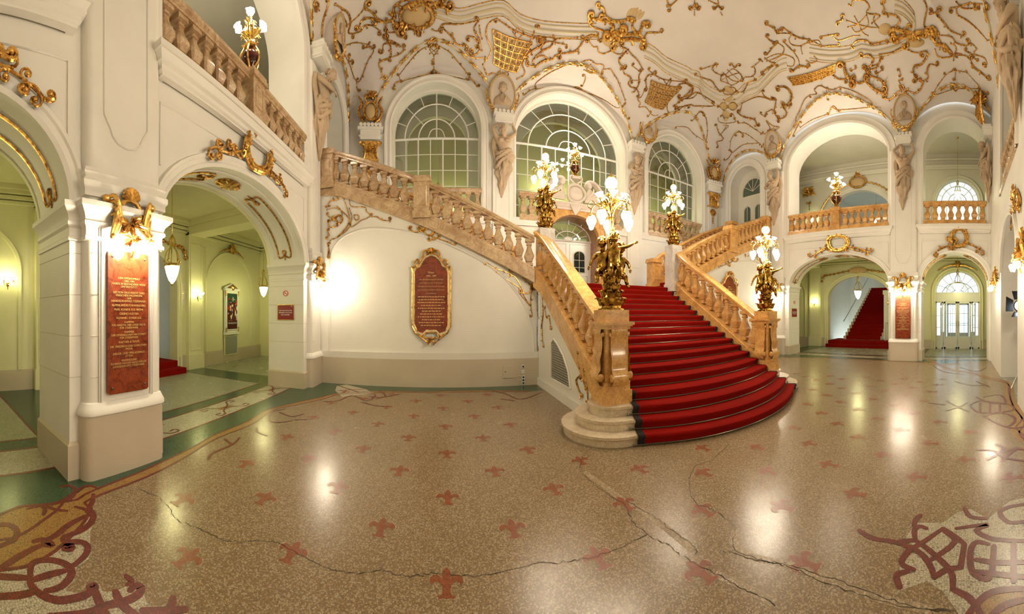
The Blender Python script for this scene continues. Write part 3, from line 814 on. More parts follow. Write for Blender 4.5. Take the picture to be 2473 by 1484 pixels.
# front balustrades of the side flights (rail line follows the photo), lower balustrades of the main flight
def fl(nm, pts): return [(mx(x, nm), y, z) for x, y, z in pts]
LP = [(-2.80, 7.25, 4.50), (-2.35, 7.25, 4.43), (-.35, 7.22, 3.60), (1.3, 7.15, 2.80), (1.98, 7.02, 2.42)]
for nm, word in (('L', 'left'), ('R', 'right')):
    P = fl(nm, LP)
    if nm == 'R': P = P
    b = balustrade('sloping marble balustrade along the front of the upper %s flight' % word, P, .88, MARB_P if nm == 'L' else MARB_Y, 21, plinth=.17, peds=((.03, .035), (.485, .04)), drop=.16)
    BP = fl(nm, [(-2.3, 8.62, 4.42), (-.4, 8.62, 3.62), (1.5, 8.62, 2.62), (1.85, 8.62, 2.3)])
    balustrade('sloping marble balustrade along the back of the upper %s flight' % word, BP, .92, MARB_Y, 17, plinth=.16, peds=((.03, .03), (.97, .035)), drop=.2)
    x = mx(NL.x, nm); w_ = -1 if nm == 'L' else 1
    MP = [(x+w_*.16, 7.02, 2.44), (x+w_*.03, 6.72, 2.22), (x, 6.3, 1.92), (x, 5.4, 1.36), (x, 4.7, .90), (x, 4.15, .55)]
    MP = [tuple(p) for p in smooth_path(MP, 3)]
    b = balustrade('curving yellow marble balustrade on the %s side of the main flight, glossy handrail' % word, MP, .98, MARB_Y, 11, plinth=.20, drop=.26)
    # stringer wall below, outer face white with a slanted marble cap
    sw = MB(); zz = [(p[1], p[2]) for p in MP]
    xw = mx(2.10, nm); vs = []; poly = [(p[1], p[2]-.2) for p in MP]+[(4.1, 0), (7.1, 0)]
    n = len(poly); t2 = .24*(1 if nm == 'L' else -1)
    sw.add([(xw, y, z) for y, z in poly]+[(xw+t2, y, z) for y, z in poly], [tuple(range(n)), tuple(range(n, 2*n))]+[(i, (i+1) % n, n+(i+1) % n, n+i) for i in range(n)])
    so = sw.build('wall_stringer_'+word, WALL, smooth=0); so['kind'] = 'structure'
    m = MB(); q = sorted((xw, xw-.03*(1 if nm == 'L' else -1))); m.box(q[0], q[1], 4.5, 7.1, 0, .16); m.build('skirt', WALL, so)
    # heating grille in the stringer (seen on the left)
    gr = thing('heating_grille', 'arched dark mesh heating grille low in the %s stringer wall' % word, 'vent', (xw, 5.6, .35), world=True)
    s_ = -1 if nm == 'L' else 1
    G = [(5.15, .32), (6.15, .32), (6.15, 1.02), (6.0, 1.10), (5.8, 1.02), (5.5, .85), (5.25, .6)]
    m = MB(); m.tube([(xw+s_*.012, y, z) for y, z in G+G[:1]], .02, 5); m.build('frame', WALL, gr)
    m = MB(); n = len(G); m.add([(xw+s_*.006, y, z) for y, z in G], [tuple(range(n))]); m.build('backing', BLACK, gr, smooth=0)
    m = MB()
    def top(y):
        pts = [(6.15, 1.02), (6.0, 1.10), (5.8, 1.02), (5.5, .85), (5.25, .6), (5.15, .32)]
        for (a, b_), (c, d) in zip(pts, pts[1:]):
            if c <= y <= a: return b_+(d-b_)*(a-y)/(a-c)
        return .32
    for i in range(1, 25):
        y = 5.15+i*.04; m.tube([(xw+s_*.012, y, .33), (xw+s_*.012, y, top(y)-.01)], .0055, 4)
    for i in range(1, 18):
        z = .32+i*.045; ys_ = [y for y in [5.15+j*.01 for j in range(101)] if top(y) > z]
        if ys_: m.tube([(xw+s_*.012, ys_[0], z), (xw+s_*.012, ys_[-1], z)], .0055, 4)
    o = m.build('mesh_bars', STEEL, gr); o['kind'] = 'stuff'
    # wall under the side flight
    u = MB(); pl = [(mx(XL-.05, nm), -.3), (mx(2.12, nm), -.3), (mx(2.12, nm), 2.3), (mx(1.98, nm), 2.36), (mx(1.3, nm), 2.74), (mx(-.35, nm), 3.54), (mx(-2.35, nm), 4.36), (mx(XL-.05, nm), 4.40)]
    uw = MB(); panel(uw, lambda a, z, d: (a, 7.15+d, z), 0, 0, 0, 0, .1, [], outer=pl)
    uo = uw.build('wall_under_flight_'+word, WALL, smooth=0); uo['kind'] = 'structure'
    q = sorted((mx(XL, nm), mx(2.10, nm))); m = MB(); m.box(q[0], q[1], 7.08, 7.16, 0, .60); m.build('plinth', SKIRT, uo)
    m = MB(); mould(m, [(q[1], 7.10), (q[0], 7.10)], [(-.02, .60), (.03, .60), (.045, .63), (.03, .67), (0, .71), (-.03, .74)][::-1]); m.build('plinth_moulding', WALL, uo)
    m = MB(); a = [onY(760+x*.4178, 340+y*.4178, 7.143) for x, y in ((88, 1240), (90, 800), (95, 680), (115, 610), (180, 550), (300, 512), (480, 522), (700, 572), (900, 660), (1060, 760), (1160, 870), (1220, 970), (1258, 1100), (1268, 1240))]
    a = [Vector((mx(p.x, nm), p.y, p.z)) for p in smooth_path(a, 3)]
    m.tube(a, .022, 6); m.tube([p+Vector((0, 0, .05)) for p in a], .010, 5); m.build('niche_bead', WALL, uo)
# landing posts of white marble and newel posts of yellow marble
def landing_post(x, l):
    t = thing('landing_post', l, 'post', (x, 7.02, 2.2))
    m = MB(); m.box(-.17, .17, -.17, .17, 0, 1.27); m.box(-.19, .19, -.19, .19, 0, .2); m.build('block', MARB_W, t)
landing_post(NL.x+.02, 'white marble post under the bronze lamp at the head of the left balustrade')
landing_post(NR.x-.02, 'white marble post under the bronze lamp at the head of the right balustrade')
def newel(loc, rz, label):
    t = thing('newel_post', label, 'newel post', loc, rz)
    m = MB(); m.box(-.17, .17, -.17, .17, 0, 1.05); m.box(-.21, .21, -.21, .21, 0, .18); m.box(-.19, .19, -.19, .19, .18, .30)
    m.build('shaft', MARB_Y, t)
    m = MB()
    for s, z0, z1 in ((.19, 1.0, 1.04), (.215, 1.04, 1.06), (.235, 1.06, 1.10), (.18, 1.10, 1.26)): m.box(-s, s, -s, s, z0, z1)
    m.build('cap', MARB_Y, t)
    for k, (dx, dy) in enumerate(((0, -1), (-1, 0), (1, 0))):
        # console scroll: S profile swept across its width, with flutes
        prof = [(.17, .24), (.24, .26), (.275, .32), (.27, .40), (.235, .45), (.225, .52), (.24, .60), (.215, .68), (.20, .80), (.205, .90), (.23, .95), (.225, 1.0), (.17, 1.01)]
        m = MB(); rows = []
        for o, z in prof:
            row = []
            for i in range(9):
                a = -.12+.24*i/8; q = o-(.008 if i % 2 else 0)
                row.append((dx*q-dy*a*(1), dy*q+dx*a, z) if dx else (a, dy*q, z))
            rows.append(row)
        m.grid(rows)
        for z, o, r in ((.36, .225, .055), (.93, .195, .032)):
            for e in (-.122, .122):
                c = (dx*o-dy*e, dy*o+dx*e, z) if not dx else (dx*o, e, z)
                m.ball(c, (r if not dx else r, .014 if dx else r, r) if dx else (.014, r, r), 10, 6)
        m.build('console', MARB_Y, t)
    return t
nw = newel((NL.x, NL.y, RH*3), 0, 'carved yellow marble newel post at the foot of the left balustrade, cherub lamp on top')
nw2 = dup(nw, (NR.x, NR.y, RH*3), 0, 'carved yellow marble newel post at the foot of the right balustrade, cherub lamp on top')
# ---------------------------------------------------------------- figures: one continuous skin per body
def skin(nodes, edges, sub=2):
    """nodes: (x, y, z, r); returns vertices and faces of a smooth skinned body"""
    me = bpy.data.meshes.new('tmp'); me.from_pydata([n[:3] for n in nodes], edges, []); 
    o = bpy.data.objects.new('tmp', me); COL.objects.link(o)
    m = o.modifiers.new('s', 'SKIN'); m.use_smooth_shade = True
    if not me.skin_vertices: me.skin_vertices.new() if hasattr(me.skin_vertices, 'new') else None
    for i, n in enumerate(nodes):
        sv = me.skin_vertices[0].data[i]; r = n[3]; sv.radius = (r, r) if not hasattr(r, '__len__') else r
        sv.use_root = (i == 0)
    s = o.modifiers.new('u', 'SUBSURF'); s.levels = sub; s.render_levels = sub
    dg = bpy.context.evaluated_depsgraph_get(); ev = o.evaluated_get(dg); em = ev.to_mesh()
    v = [tuple(p.co) for p in em.vertices]; f = [tuple(p.vertices) for p in em.polygons]
    ev.to_mesh_clear(); bpy.data.objects.remove(o); bpy.data.meshes.remove(me)
    return v, f
def head(mb, c, r, yaw=0, pitch=0, roll=0, child=False):
    """a head with brow, eyes, nose, mouth, chin and ears; faces -Y before turning"""
    M = Matrix.Rotation(yaw, 3, 'Z') @ Matrix.Rotation(pitch, 3, 'X') @ Matrix.Rotation(roll, 3, 'Y')
    rows = []; n, m = 40, 28
    G = lambda x, z, cx, cz, sx, sz: math.exp(-((x-cx)/sx)**2-((z-cz)/sz)**2)
    for i in range(m+1):
        t = pi*i/m; t = min(max(t, .05), pi-.05); row = []
        for j in range(n):
            a = 2*pi*j/n-pi/2
            x, y, z = sin(t)*cos(a)*.80, sin(t)*sin(a)*.95, -cos(t)*1.08
            if z < 0: x *= 1+.22*z; y *= (1+.10*z) if y < 0 else (1+.32*z)
            if y < 0:
                k = 0
                k += .20*G(x, z, 0, -.12, .12, .16)+.10*G(x, z, 0, .08, .09, .18)        # nose
                k += .07*G(abs(x), z, .26, .20, .22, .07)                                # brow
                k -= .16*G(abs(x), z, .30, .05, .14, .10)                                # eye sockets
                k += .06*G(abs(x), z, .30, .04, .07, .05)                                # eyeballs
                k += .07*G(x, z, 0, -.42, .20, .05)-.06*G(x, z, 0, -.49, .18, .025)+.07*G(x, z, 0, -.56, .15, .05)
                k += .10*G(x, z, 0, -.82, .20, .16)+(.10 if child else .04)*G(abs(x), z, .42, -.28, .2, .2)
                y -= k*1.45*min(1, -y*1.6)
            p = M @ Vector((x, y, z)); row.append((c[0]+p.x*r, c[1]+p.y*r, c[2]+p.z*r))
        rows.append(row)
    mb.grid(rows, True, True)
    for s in (-1, 1):
        p = M @ Vector((s*.80, .05, .0)); mb.ball((c[0]+p.x*r, c[1]+p.y*r, c[2]+p.z*r), (r*.10, r*.17, r*.25), 8, 5, M)
    return M
def curls(mb, c, r, M, beard=True, n=34, size=.26, seed=1):
    R = random.Random(seed)
    for i in range(n):
        t = R.uniform(0, pi*.62); a = R.uniform(0, 2*pi)
        p = Vector((sin(t)*cos(a)*.86, .12+sin(t)*sin(a)*.95, cos(t)*1.02))
        if p.y < .05 and p.z < .60: continue
        if p.y < -.5 and p.z < .72: continue
        q = M @ p; s = r*size*R.uniform(.75, 1.2)
        mb.ball((c[0]+q.x*r, c[1]+q.y*r, c[2]+q.z*r), (s, s, s*.8), 7, 4, M)
    if beard:
        for i in range(16):
            x = R.uniform(-.5, .5); z = R.uniform(-1.35, -.6); y = -.72+abs(x)*.55+(-.6-z)*.12
            q = M @ Vector((x, y, z)); s = r*R.uniform(.14, .22)
            mb.ball((c[0]+q.x*r, c[1]+q.y*r, c[2]+q.z*r), (s, s, s*1.5), 7, 4, M)
def hand(mb, w, d, n, s, curl=.5):
    """palm, four fingers and a thumb; w wrist, d towards the fingers, n out of the back of the hand"""
    w, d, n = Vector(w), Vector(d).normalized(), Vector(n).normalized(); x = d.cross(n).normalized(); n = x.cross(d).normalized()
    M = Matrix((x, d, n)).transposed()
    mb.ball(w+d*s*.45, (s*.40, s*.52, s*.17), 10, 6, M)
    for k, (o, L) in enumerate(((-.29, .72), (-.10, .86), (.10, .80), (.28, .62))):
        b = w+d*s*.82+x*o*s; c = curl
        p1 = b+(d*cos(c*.5)-n*sin(c*.5))*L*s*.4; p2 = p1+(d*cos(c*1.4)-n*sin(c*1.4))*L*s*.33; p3 = p2+(d*cos(c*2.2)-n*sin(c*2.2))*L*s*.27
        mb.tube([b-d*s*.1, p1, p2, p3], [s*.10, s*.095, s*.085, s*.05], 6)
    b = w+d*s*.2-x*s*.32; p = b+(d*.6-x*.75-n*.1).normalized()*s*.34; q = p+(d*.9-x*.25-n*.35).normalized()*s*.3
    mb.tube([b, p, q], [s*.13, s*.11, s*.06], 6)

def atlas_parts(pose, seed=1):
    """half figure of a bearded man carrying the vault block; z=0 is the block's underside, faces -Y"""
    if pose == 'both':
        J = dict(rs=(-.20, -.10, -.46), re=(-.33, -.16, -.20), rw=(-.16, -.12, -.05), ls=(.20, -.10, -.44), le=(.36, -.14, -.26), lw=(.27, -.10, -.02), h=(-.02, -.24, -.27), yaw=.25, pit=.45)
    elif pose == 'one':
        J = dict(rs=(-.20, -.10, -.48), re=(-.31, -.24, -.72), rw=(-.06, -.32, -.78), ls=(.19, -.10, -.43), le=(.26, -.18, -.14), lw=(.06, -.14, -.03), h=(-.06, -.24, -.28), yaw=-.55, pit=.3)
    elif pose == 'lean':
        J = dict(rs=(-.20, -.10, -.44), re=(-.25, -.30, -.66), rw=(.03, -.36, -.66), ls=(.20, -.08, -.42), le=(.40, -.12, -.44), lw=(.33, -.06, -.20), h=(.05, -.28, -.27), yaw=.35, pit=.55)
    else:
        J = dict(rs=(-.20, -.10, -.44), re=(-.30, -.16, -.18), rw=(-.12, -.10, -.06), ls=(.20, -.10, -.48), le=(.30, -.22, -.72), lw=(.06, -.32, -.82), h=(.03, -.26, -.28), yaw=.45, pit=.4)
    N = [(0, -.08, -1.02, .15), (0, -.09, -.85, .145), (.0, -.11, -.70, .165), (0, -.11, -.55, .19), (0, -.11, -.46, .13), ((J['h'][0])*.5, (J['h'][1]-.11)/2, -.39, .075), (J['h'][0], J['h'][1]+.02, J['h'][2]-.02, .07)]
    E = [(0, 1), (1, 2), (2, 3), (3, 4), (4, 5), (5, 6)]
    for k, r in (('r', 1), ('l', 1)):
        b = len(N); s, e, w = J[k+'s'], J[k+'e'], J[k+'w']
        N += [(*s, .085), ((s[0]+e[0])/2, (s[1]+e[1])/2, (s[2]+e[2])/2, .066), (*e, .052), ((e[0]*.6+w[0]*.4), (e[1]*.6+w[1]*.4), (e[2]*.6+w[2]*.4), .05), (*w, .032)]
        E += [(3, b), (b, b+1), (b+1, b+2), (b+2, b+3), (b+3, b+4)]
    v, f = skin(N, E); B = MB(); B.add(v, f)
    for x, z in ((-.09, -.56), (.09, -.56)): B.ball((x, -.235, z), (.09, .06, .065), 10, 6)          # chest
    for i in range(3):
        for x in (-.045, .045): B.ball((x, -.225+.02*i, -.68-.075*i), (.042, .03, .036), 8, 5)     # stomach
    M = head(B, J['h'], .125, J['yaw'], J['pit'])
    for k in 'rl':
        e, w = Vector(J[k+'e']), Vector(J[k+'w']); d = (w-e).normalized()
        hand(B, w, d, Vector((0, -1, .2)), .12, .8)
    Hh = MB(); curls(Hh, J['h'], .125, M, True, 60, .27, seed)
    # drapery: a bundle narrowing to a point, with deep twisting folds, and a roll round the hips
    D = MB(); rows = []; R = random.Random(seed); ph = R.uniform(0, 6)
    for i in range(46):
        t = i/45; z = -.92-1.22*t
        w = .235*(1-t)**.72+.012; w *= 1+.22*math.exp(-((t-.42)/.10)**2)+.12*math.exp(-((t-.72)/.05)**2)
        cx = .05*sin(3.1*t+ph)*(1-t*.3); row = []
        for j in range(48):
            a = 2*pi*j/48
            q = 1+.16*sin(5*a+7*t+ph)+.11*sin(9*a-12*t+ph*2)+.06*sin(15*a+20*t)
            row.append((cx+w*q*cos(a), -.08*(1-t)+w*.72*q*sin(a), z+.03*sin(3*a+ph)))
        rows.append(row)
    D.grid(rows, True, True)
    for k, (r, zz, tl) in enumerate(((.06, -.94, .16), (.045, -1.02, -.12), (.04, -.90, .05), (.05, -1.10, .22))):
        pts = [((.20+.01*k)*cos(a), -.10+.16*sin(a), zz+tl*cos(a)+.02*sin(4*a+k)) for a in [2*pi*i/28 for i in range(29)]]
        D.tube(pts, [r*(1+.25*sin(3*i+k)) for i in range(29)], 7)
    for k in range(3):                                                       # cloth hanging behind one shoulder
        s = -1 if seed % 2 else 1
        D.tube(smooth_path([(s*(.17+.03*k), -.02, -.34), (s*(.25+.03*k), -.02, -.6), (s*(.22+.03*k), -.04, -.85), (s*(.15+.02*k), -.06, -1.1-.1*k)], 5), [.05]*16, 8)
    return B, Hh, D
_atl = {}
def atlas(pose, seed, loc, rz, label, s=1.0):
    if (pose, seed) not in _atl:
        B, Hh, D = atlas_parts(pose, seed); _atl[(pose, seed)] = (B.mesh('body', STONE, 60), Hh.mesh('hair', STONE, 60), D.mesh('drapery', STONE, 60))
    t = thing('atlas_figure', label, 'statue', loc, rz); t.scale = (s, s, s)
    for me, n in zip(_atl[(pose, seed)], ('body', 'hair', 'drapery')): place(me, n, t, kind='stuff' if n == 'hair' else None)
    b = MB(); b.box(-.27, .27, -.20, .1, .03, .09); b.box(-.24, .24, -.17, .1, .0, .03); b.box(-.25, .25, -.18, .1, .09, .20); b.box(-.30, .30, -.24, .1, .20, .26)
    for i in range(5): b.tube([(-.24+.12*i, -.22, .31), (-.24+.12*i, .05, .31)], .052, 8)
    b.build('capital_block', WALL, t); return t

AZ = 7.22
atlas('both', 3, (1.76, YB-.12, AZ), 0, 'stone atlas with both arms raised between the left and the wide middle window', 1.0)
atlas('one', 4, (2*MX-1.76, YB-.12, AZ), 0, 'bearded stone atlas with one raised arm between the wide middle and the right window', 1.0)
atlas('lean', 5, (XL+.12, 6.9, AZ-.02), pi/2, 'stone atlas leaning forward on the corner pier left of the stairs', 1.0)
atlas('one', 4, (XR-.12, 6.9, AZ-.02), -pi/2, 'bearded stone atlas right of the stairs, hand on his belly', 1.0)
atlas('both', 7, (XR-.12, 1.9, AZ), -pi/2, 'stone atlas with both arms raised between the wide and the narrow right arches', 1.0)
atlas('left', 8, (10.55, YF+.1, AZ), pi, 'stone atlas seen from the side on the far corner of the entrance wall', .95)
atlas('left', 9, (5.35, YF+.1, AZ-.3), pi, 'large stone atlas high on the near pier of the entrance wall, at the right edge', 1.0)
atlas('both', 3, (XL+.12, 1.9, AZ), pi/2, 'stone atlas above the near left pier, out of the picture')

# ---------------------------------------------------------------- lamps
def flower_shade(mb, c, d, r=.07):
    """open tulip shade of lit glass"""
    M = Vector((0, 0, 1)).rotation_difference(Vector(d).normalized()).to_matrix()
    rows = []
    for z, q in ((0, .25), (.25, .62), (.6, .86), (1.0, 1.0), (1.25, 1.25)):
        rows.append([tuple(Vector(c)+M @ Vector((r*q*(1+.06*cos(6*a))*cos(a), r*q*(1+.06*cos(6*a))*sin(a), r*z*1.1))) for a in [2*pi*j/12 for j in range(12)]])
    mb.grid(rows, True, True)
def globe(mb, c, r=.062, down=True):
    mb.lathe([(z*r, q*r) for z, q in ((-1.95, .05), (-1.85, .30), (-1.6, .46), (-1.3, .50), (-1.0, .62), (-.55, .90), (0, 1.04), (.5, .92), (.85, .62), (1.0, .40))], 12, c)
def leafball(mb, c, r, n, seed, up=.4):
    R = random.Random(seed)
    for i in range(n):
        a = R.uniform(0, 2*pi); t = R.uniform(-.3, 1.2)
        d = Vector((cos(a)*cos(t), sin(a)*cos(t), sin(t)+up)).normalized(); b = Vector(c)+d*r*.3
        e = b+d*r*R.uniform(.5, 1.0); q = e+Vector((cos(a), sin(a), -.5))*r*.22
        mb.tube([b, (b+e)/2+Vector((0, 0, r*.08)), e, q], [r*.07, r*.15, r*.10, r*.02], 5)
def acanthus_base(mb, z0, h, r, n=14):
    mb.lathe([(z0, r*1.12), (z0+.02, r*1.12), (z0+.03, r*.86), (z0+h*.2, r*.84), (z0+h*.24, r*1.0), (z0+h*.36, r*1.16), (z0+h*.50, r*1.10), (z0+h*.62, r*.80), (z0+h, r*.45)], 42, fl=.05, nf=n)
    for ring, (zz, rr, L, m) in enumerate(((.22, 1.02, .34, n), (.56, .80, .34, n), (.86, .62, .34, 9), (1.15, .48, .36, 8))):
        for i in range(m):
            a = 2*pi*(i+ring*.5)/m+.15*sin(i*2.3); c, s = cos(a), sin(a); w = r*(.15+.05*ring)
            P = [(c*r*rr*q, s*r*rr*q, z0+h*(zz+L*k)) for q, k in ((1.0, -.1), (1.10, .25), (1.16, .6), (1.30, .9), (1.46, .98), (1.50, .80))]
            mb.tube(smooth_path(P, 2), [w*q for q in (.6, .8, 1.0, 1.05, 1.1, 1.0, .9, .7, .5, .35, .15)], 6, up=Vector((c, s, .2)), flat=.45)
def cherub(pose):
    """nude winged-less child, pelvis at origin, faces -Y; pose dict gives limb ends"""
    N = [(0, 0, 0, .082), (0, -.01, .10, .08), (0, -.015, .20, .088), (0, -.01, .28, .055), (0, -.025, .34, .048), (0, -.03, .41, .045)]
    E0 = [(3, 4), (4, 5)]
    E = [(0, 1), (1, 2), (2, 3)]+E0
    for k, sx in (('ra', -1), ('la', 1)):
        s = (sx*.085, -.01, .25); e, w = pose[k]; b = len(N)
        N += [(*s, .042), ((s[0]+e[0])/2, (s[1]+e[1])/2, (s[2]+e[2])/2, .038), (*e, .030), ((e[0]+w[0])/2, (e[1]+w[1])/2, (e[2]+w[2])/2, .031), (*w, .019)]
        E += [(2, b), (b, b+1), (b+1, b+2), (b+2, b+3), (b+3, b+4)]
    for k, sx in (('rl', -1), ('ll', 1)):
        s = (sx*.055, -.01, -.05); e, w, f = pose[k]; b = len(N)
        N += [(*s, .070), ((s[0]+e[0])/2, (s[1]+e[1])/2, (s[2]+e[2])/2, .062), (*e, .044), ((e[0]+w[0])/2, (e[1]+w[1])/2, (e[2]+w[2])/2, .043), (*w, .026), (*f, .022)]
        E += [(0, b), (b, b+1), (b+1, b+2), (b+2, b+3), (b+3, b+4), (b+4, b+5)]
    v, f = skin(N, E); B = MB(); B.add(v, f)
    B.ball((-.04, .06, -.03), .055, 8, 5); B.ball((.04, .06, -.03), .055, 8, 5)
    c = (0, -.04, .425); M = head(B, c, .095, pose.get('yaw', 0), pose.get('pit', .15), 0, True)
    for k in ('ra', 'la'):
        e, w = Vector(pose[k][0]), Vector(pose[k][1]); hand(B, w, w-e, Vector((0, -1, .3)), .055, .5)
    Hh = MB(); curls(Hh, c, .095, M, False, 52, .26, 3); return B, Hh
P1 = dict(ra=((-.10, .0, .40), (-.03, .0, .54)), la=((.20, -.04, .27), (.33, -.08, .33)), rl=((-.07, -.11, -.12), (-.05, -.05, -.27), (-.05, -.10, -.30)), ll=((.07, -.12, -.10), (.09, -.04, -.24), (.10, -.09, -.27)), yaw=.0, pit=.35)
P2 = dict(ra=((-.17, -.05, .15), (-.20, -.11, .03)), la=((.13, -.03, .36), (.20, .02, .47)), rl=((-.08, -.11, -.10), (-.07, -.12, -.24), (-.08, -.17, -.26)), ll=((.05, -.05, -.17), (.06, .03, -.31), (.07, -.02, -.34)), yaw=-.3, pit=.1)
P3 = dict(ra=((-.12, -.02, .37), (-.18, .02, .47)), la=((.15, -.06, .15), (.13, -.13, .06)), rl=((-.07, -.09, -.14), (-.07, -.01, -.28), (-.06, -.06, -.31)), ll=((.07, -.11, -.10), (.09, -.12, -.24), (.10, -.17, -.26)), yaw=.3, pit=.1)
CH = [tuple(m.mesh(n, BRONZE, 60) for m, n in zip(cherub(P), ('body', 'hair'))) for P in (P1, P2, P3)]
def cherub_lamp(label, loc, rz, metal=None, nlow=5, s=1.0):
    t = thing('cherub_lamp', label, 'lamp', loc, rz); t.scale = (s, s, s)
    m = MB(); acanthus_base(m, 0, .30, .15, 14); m.build('acanthus_base', BRONZE, t)
    m = MB(); m.lathe([(.28, .075), (.36, .06), (.45, .085), (.55, .10), (.7, .06), (.9, .035), (1.15, .03), (1.25, .045), (1.35, .022), (1.62, .02)], 12)
    leafball(m, (0, 0, .36), .17, 46, 2, .8); leafball(m, (0, .02, .50), .15, 30, 5, .9); m.build('foliage_stem', BRONZE, t)
    for (b, h), (x, y, z, r) in zip(CH, ((.03, -.09, .64, .10), (-.12, -.02, .58, -.30), (.12, .02, .52, .35))):
        bo = place(b, 'cherub', t, 'gilt cherub', (x, y, z), (0, 0, r)); bo.scale = (.80, .80, .80); place(h, 'hair', bo, kind='stuff')
    m = MB(); lm = MB(); cp = MB()
    for i in range(nlow):
        a = 2*pi*i/nlow+.4; c, s_ = cos(a), sin(a)
        P = smooth_path([(0, 0, 1.22), (c*.08, s_*.08, 1.40), (c*.18, s_*.18, 1.48), (c*.26, s_*.26, 1.44), (c*.285, s_*.285, 1.36), (c*.28, s_*.28, 1.33)], 4)
        m.tube(P, .011, 6)
        P = smooth_path([(c*.20, s_*.20, 1.46), (c*.27, s_*.27, 1.53), (c*.33, s_*.33, 1.47), (c*.29, s_*.29, 1.42), (c*.25, s_*.25, 1.45)], 4); m.tube(P, .008, 5)
        cp.lathe([(1.30, .05), (1.315, .055), (1.325, .03), (1.35, .012)], 10, (c*.28, s_*.28, 0)); globe(lm, (c*.28, s_*.28, 1.25), .066, True)
    for i in range(nlow):
        a = 2*pi*(i+.5)/nlow+.4; c, s_ = cos(a), sin(a)
        P = smooth_path([(0, 0, 1.30), (c*.07, s_*.07, 1.42), (c*.14, s_*.14, 1.44), (c*.17, s_*.17, 1.52)], 4); m.tube(P, .010, 6)
        cp.lathe([(1.50, .012), (1.52, .035), (1.535, .03)], 10, (c*.17, s_*.17, 0)); flower_shade(lm, (c*.17, s_*.17, 1.535), (c*.3, s_*.3, 1), .045)
    m.lathe([(1.55, .02), (1.6, .04), (1.63, .02), (1.66, .045), (1.68, .04)], 12); leafball(m, (0, 0, 1.40), .16, 50, 8, .5); leafball(m, (0, 0, 1.56), .08, 22, 9, .8)
    lm.ball((0, 0, 1.755), (.085, .085, .08), 14, 8); cp.lathe([(1.82, .05), (1.835, .055), (1.845, .05), (1.86, .02), (1.90, .008)], 12)
    m.build('branches', BRASS, t); cp.build_each('lamp_cap', BRASS, t); lm.build_each('glass_globe', LAMP, t, label='lit white glass')
    return t
L1 = cherub_lamp('large gilt cherub lamp on the near newel post at the foot of the main stairs', (NL.x, NL.y, RH*3+1.26), -.42)
dup(L1, (NR.x, NR.y, RH*3+1.26), -.85, 'large gilt cherub lamp on the far right newel post of the main stairs')
L3 = dup(L1, (NL.x+.02, 7.02, 3.47), -.2, 'gilt cherub lamp on the white marble post at the head of the left balustrade', .93)
dup(L1, (NR.x-.02, 7.02, 3.47), -.75, 'gilt cherub lamp on the white marble post at the head of the right balustrade', .93)
def vase_lamp(label, loc, s=1.0, rz=0):
    t = thing('vase_lamp', label, 'lamp', loc, rz); t.scale = (s, s, s)
    m = MB(); m.lathe([(0, .12), (.03, .12), (.04, .09), (.08, .07), (.12, .05)], 16, fl=.06, nf=8)
    m.lathe([(.44, .055), (.47, .10), (.50, .11), (.52, .09)], 16)
    for i in range(5):
        a = 2*pi*i/5; c, s_ = cos(a), sin(a); m.tube(smooth_path([(c*.06, s_*.06, .12), (c*.15, s_*.15, .22), (c*.16, s_*.16, .34), (c*.10, s_*.10, .46), (c*.14, s_*.14, .50)], 4), .014, 6)
    m.build('gilt_mounts', GOLD, t)
    v = MB(); v.lathe([(.11, .05), (.16, .09), (.24, .135), (.32, .14), (.39, .10), (.44, .055)], 20); v.build('vase', DVASE, t)
    b = MB(); lm = MB(); b.tube([(0, 0, .5), (0.01, 0, .7), (0, 0, 1.0)], .014, 6); leafball(b, (0, 0, .62), .17, 44, 4, .8); leafball(b, (0, 0, .82), .10, 24, 7, .8)
    for i in range(6):
        a = 2*pi*i/6; zz = .70+.13*(i % 2); c, s_ = cos(a), sin(a)
        b.tube(smooth_path([(0, 0, .55), (c*.08, s_*.08, .62), (c*.17, s_*.17, zz-.06), (c*.20, s_*.20, zz)], 4), .009, 5); flower_shade(lm, (c*.20, s_*.20, zz), (c*.6, s_*.6, 1), .050)
    flower_shade(lm, (0, 0, .99), (0, 0, 1), .055); b.build('gilt_branches', BRASS, t); lm.build_each('tulip_shade', LAMP, t, label='lit glass'); return t
V1 = vase_lamp('dark red vase lamp with tulip shades on the left gallery balustrade', (XL-.05, 4.39, ZG+.83), 1.0)
dup(V1, (XR+.05, 4.39, ZG+.83), 1, 'dark red vase lamp with tulip shades on the right gallery balustrade', 1.2)
dup(V1, (MX, YB-.15, 5.92), 2, 'dark red vase lamp glowing above the door pediment before the wide window', 1.0)
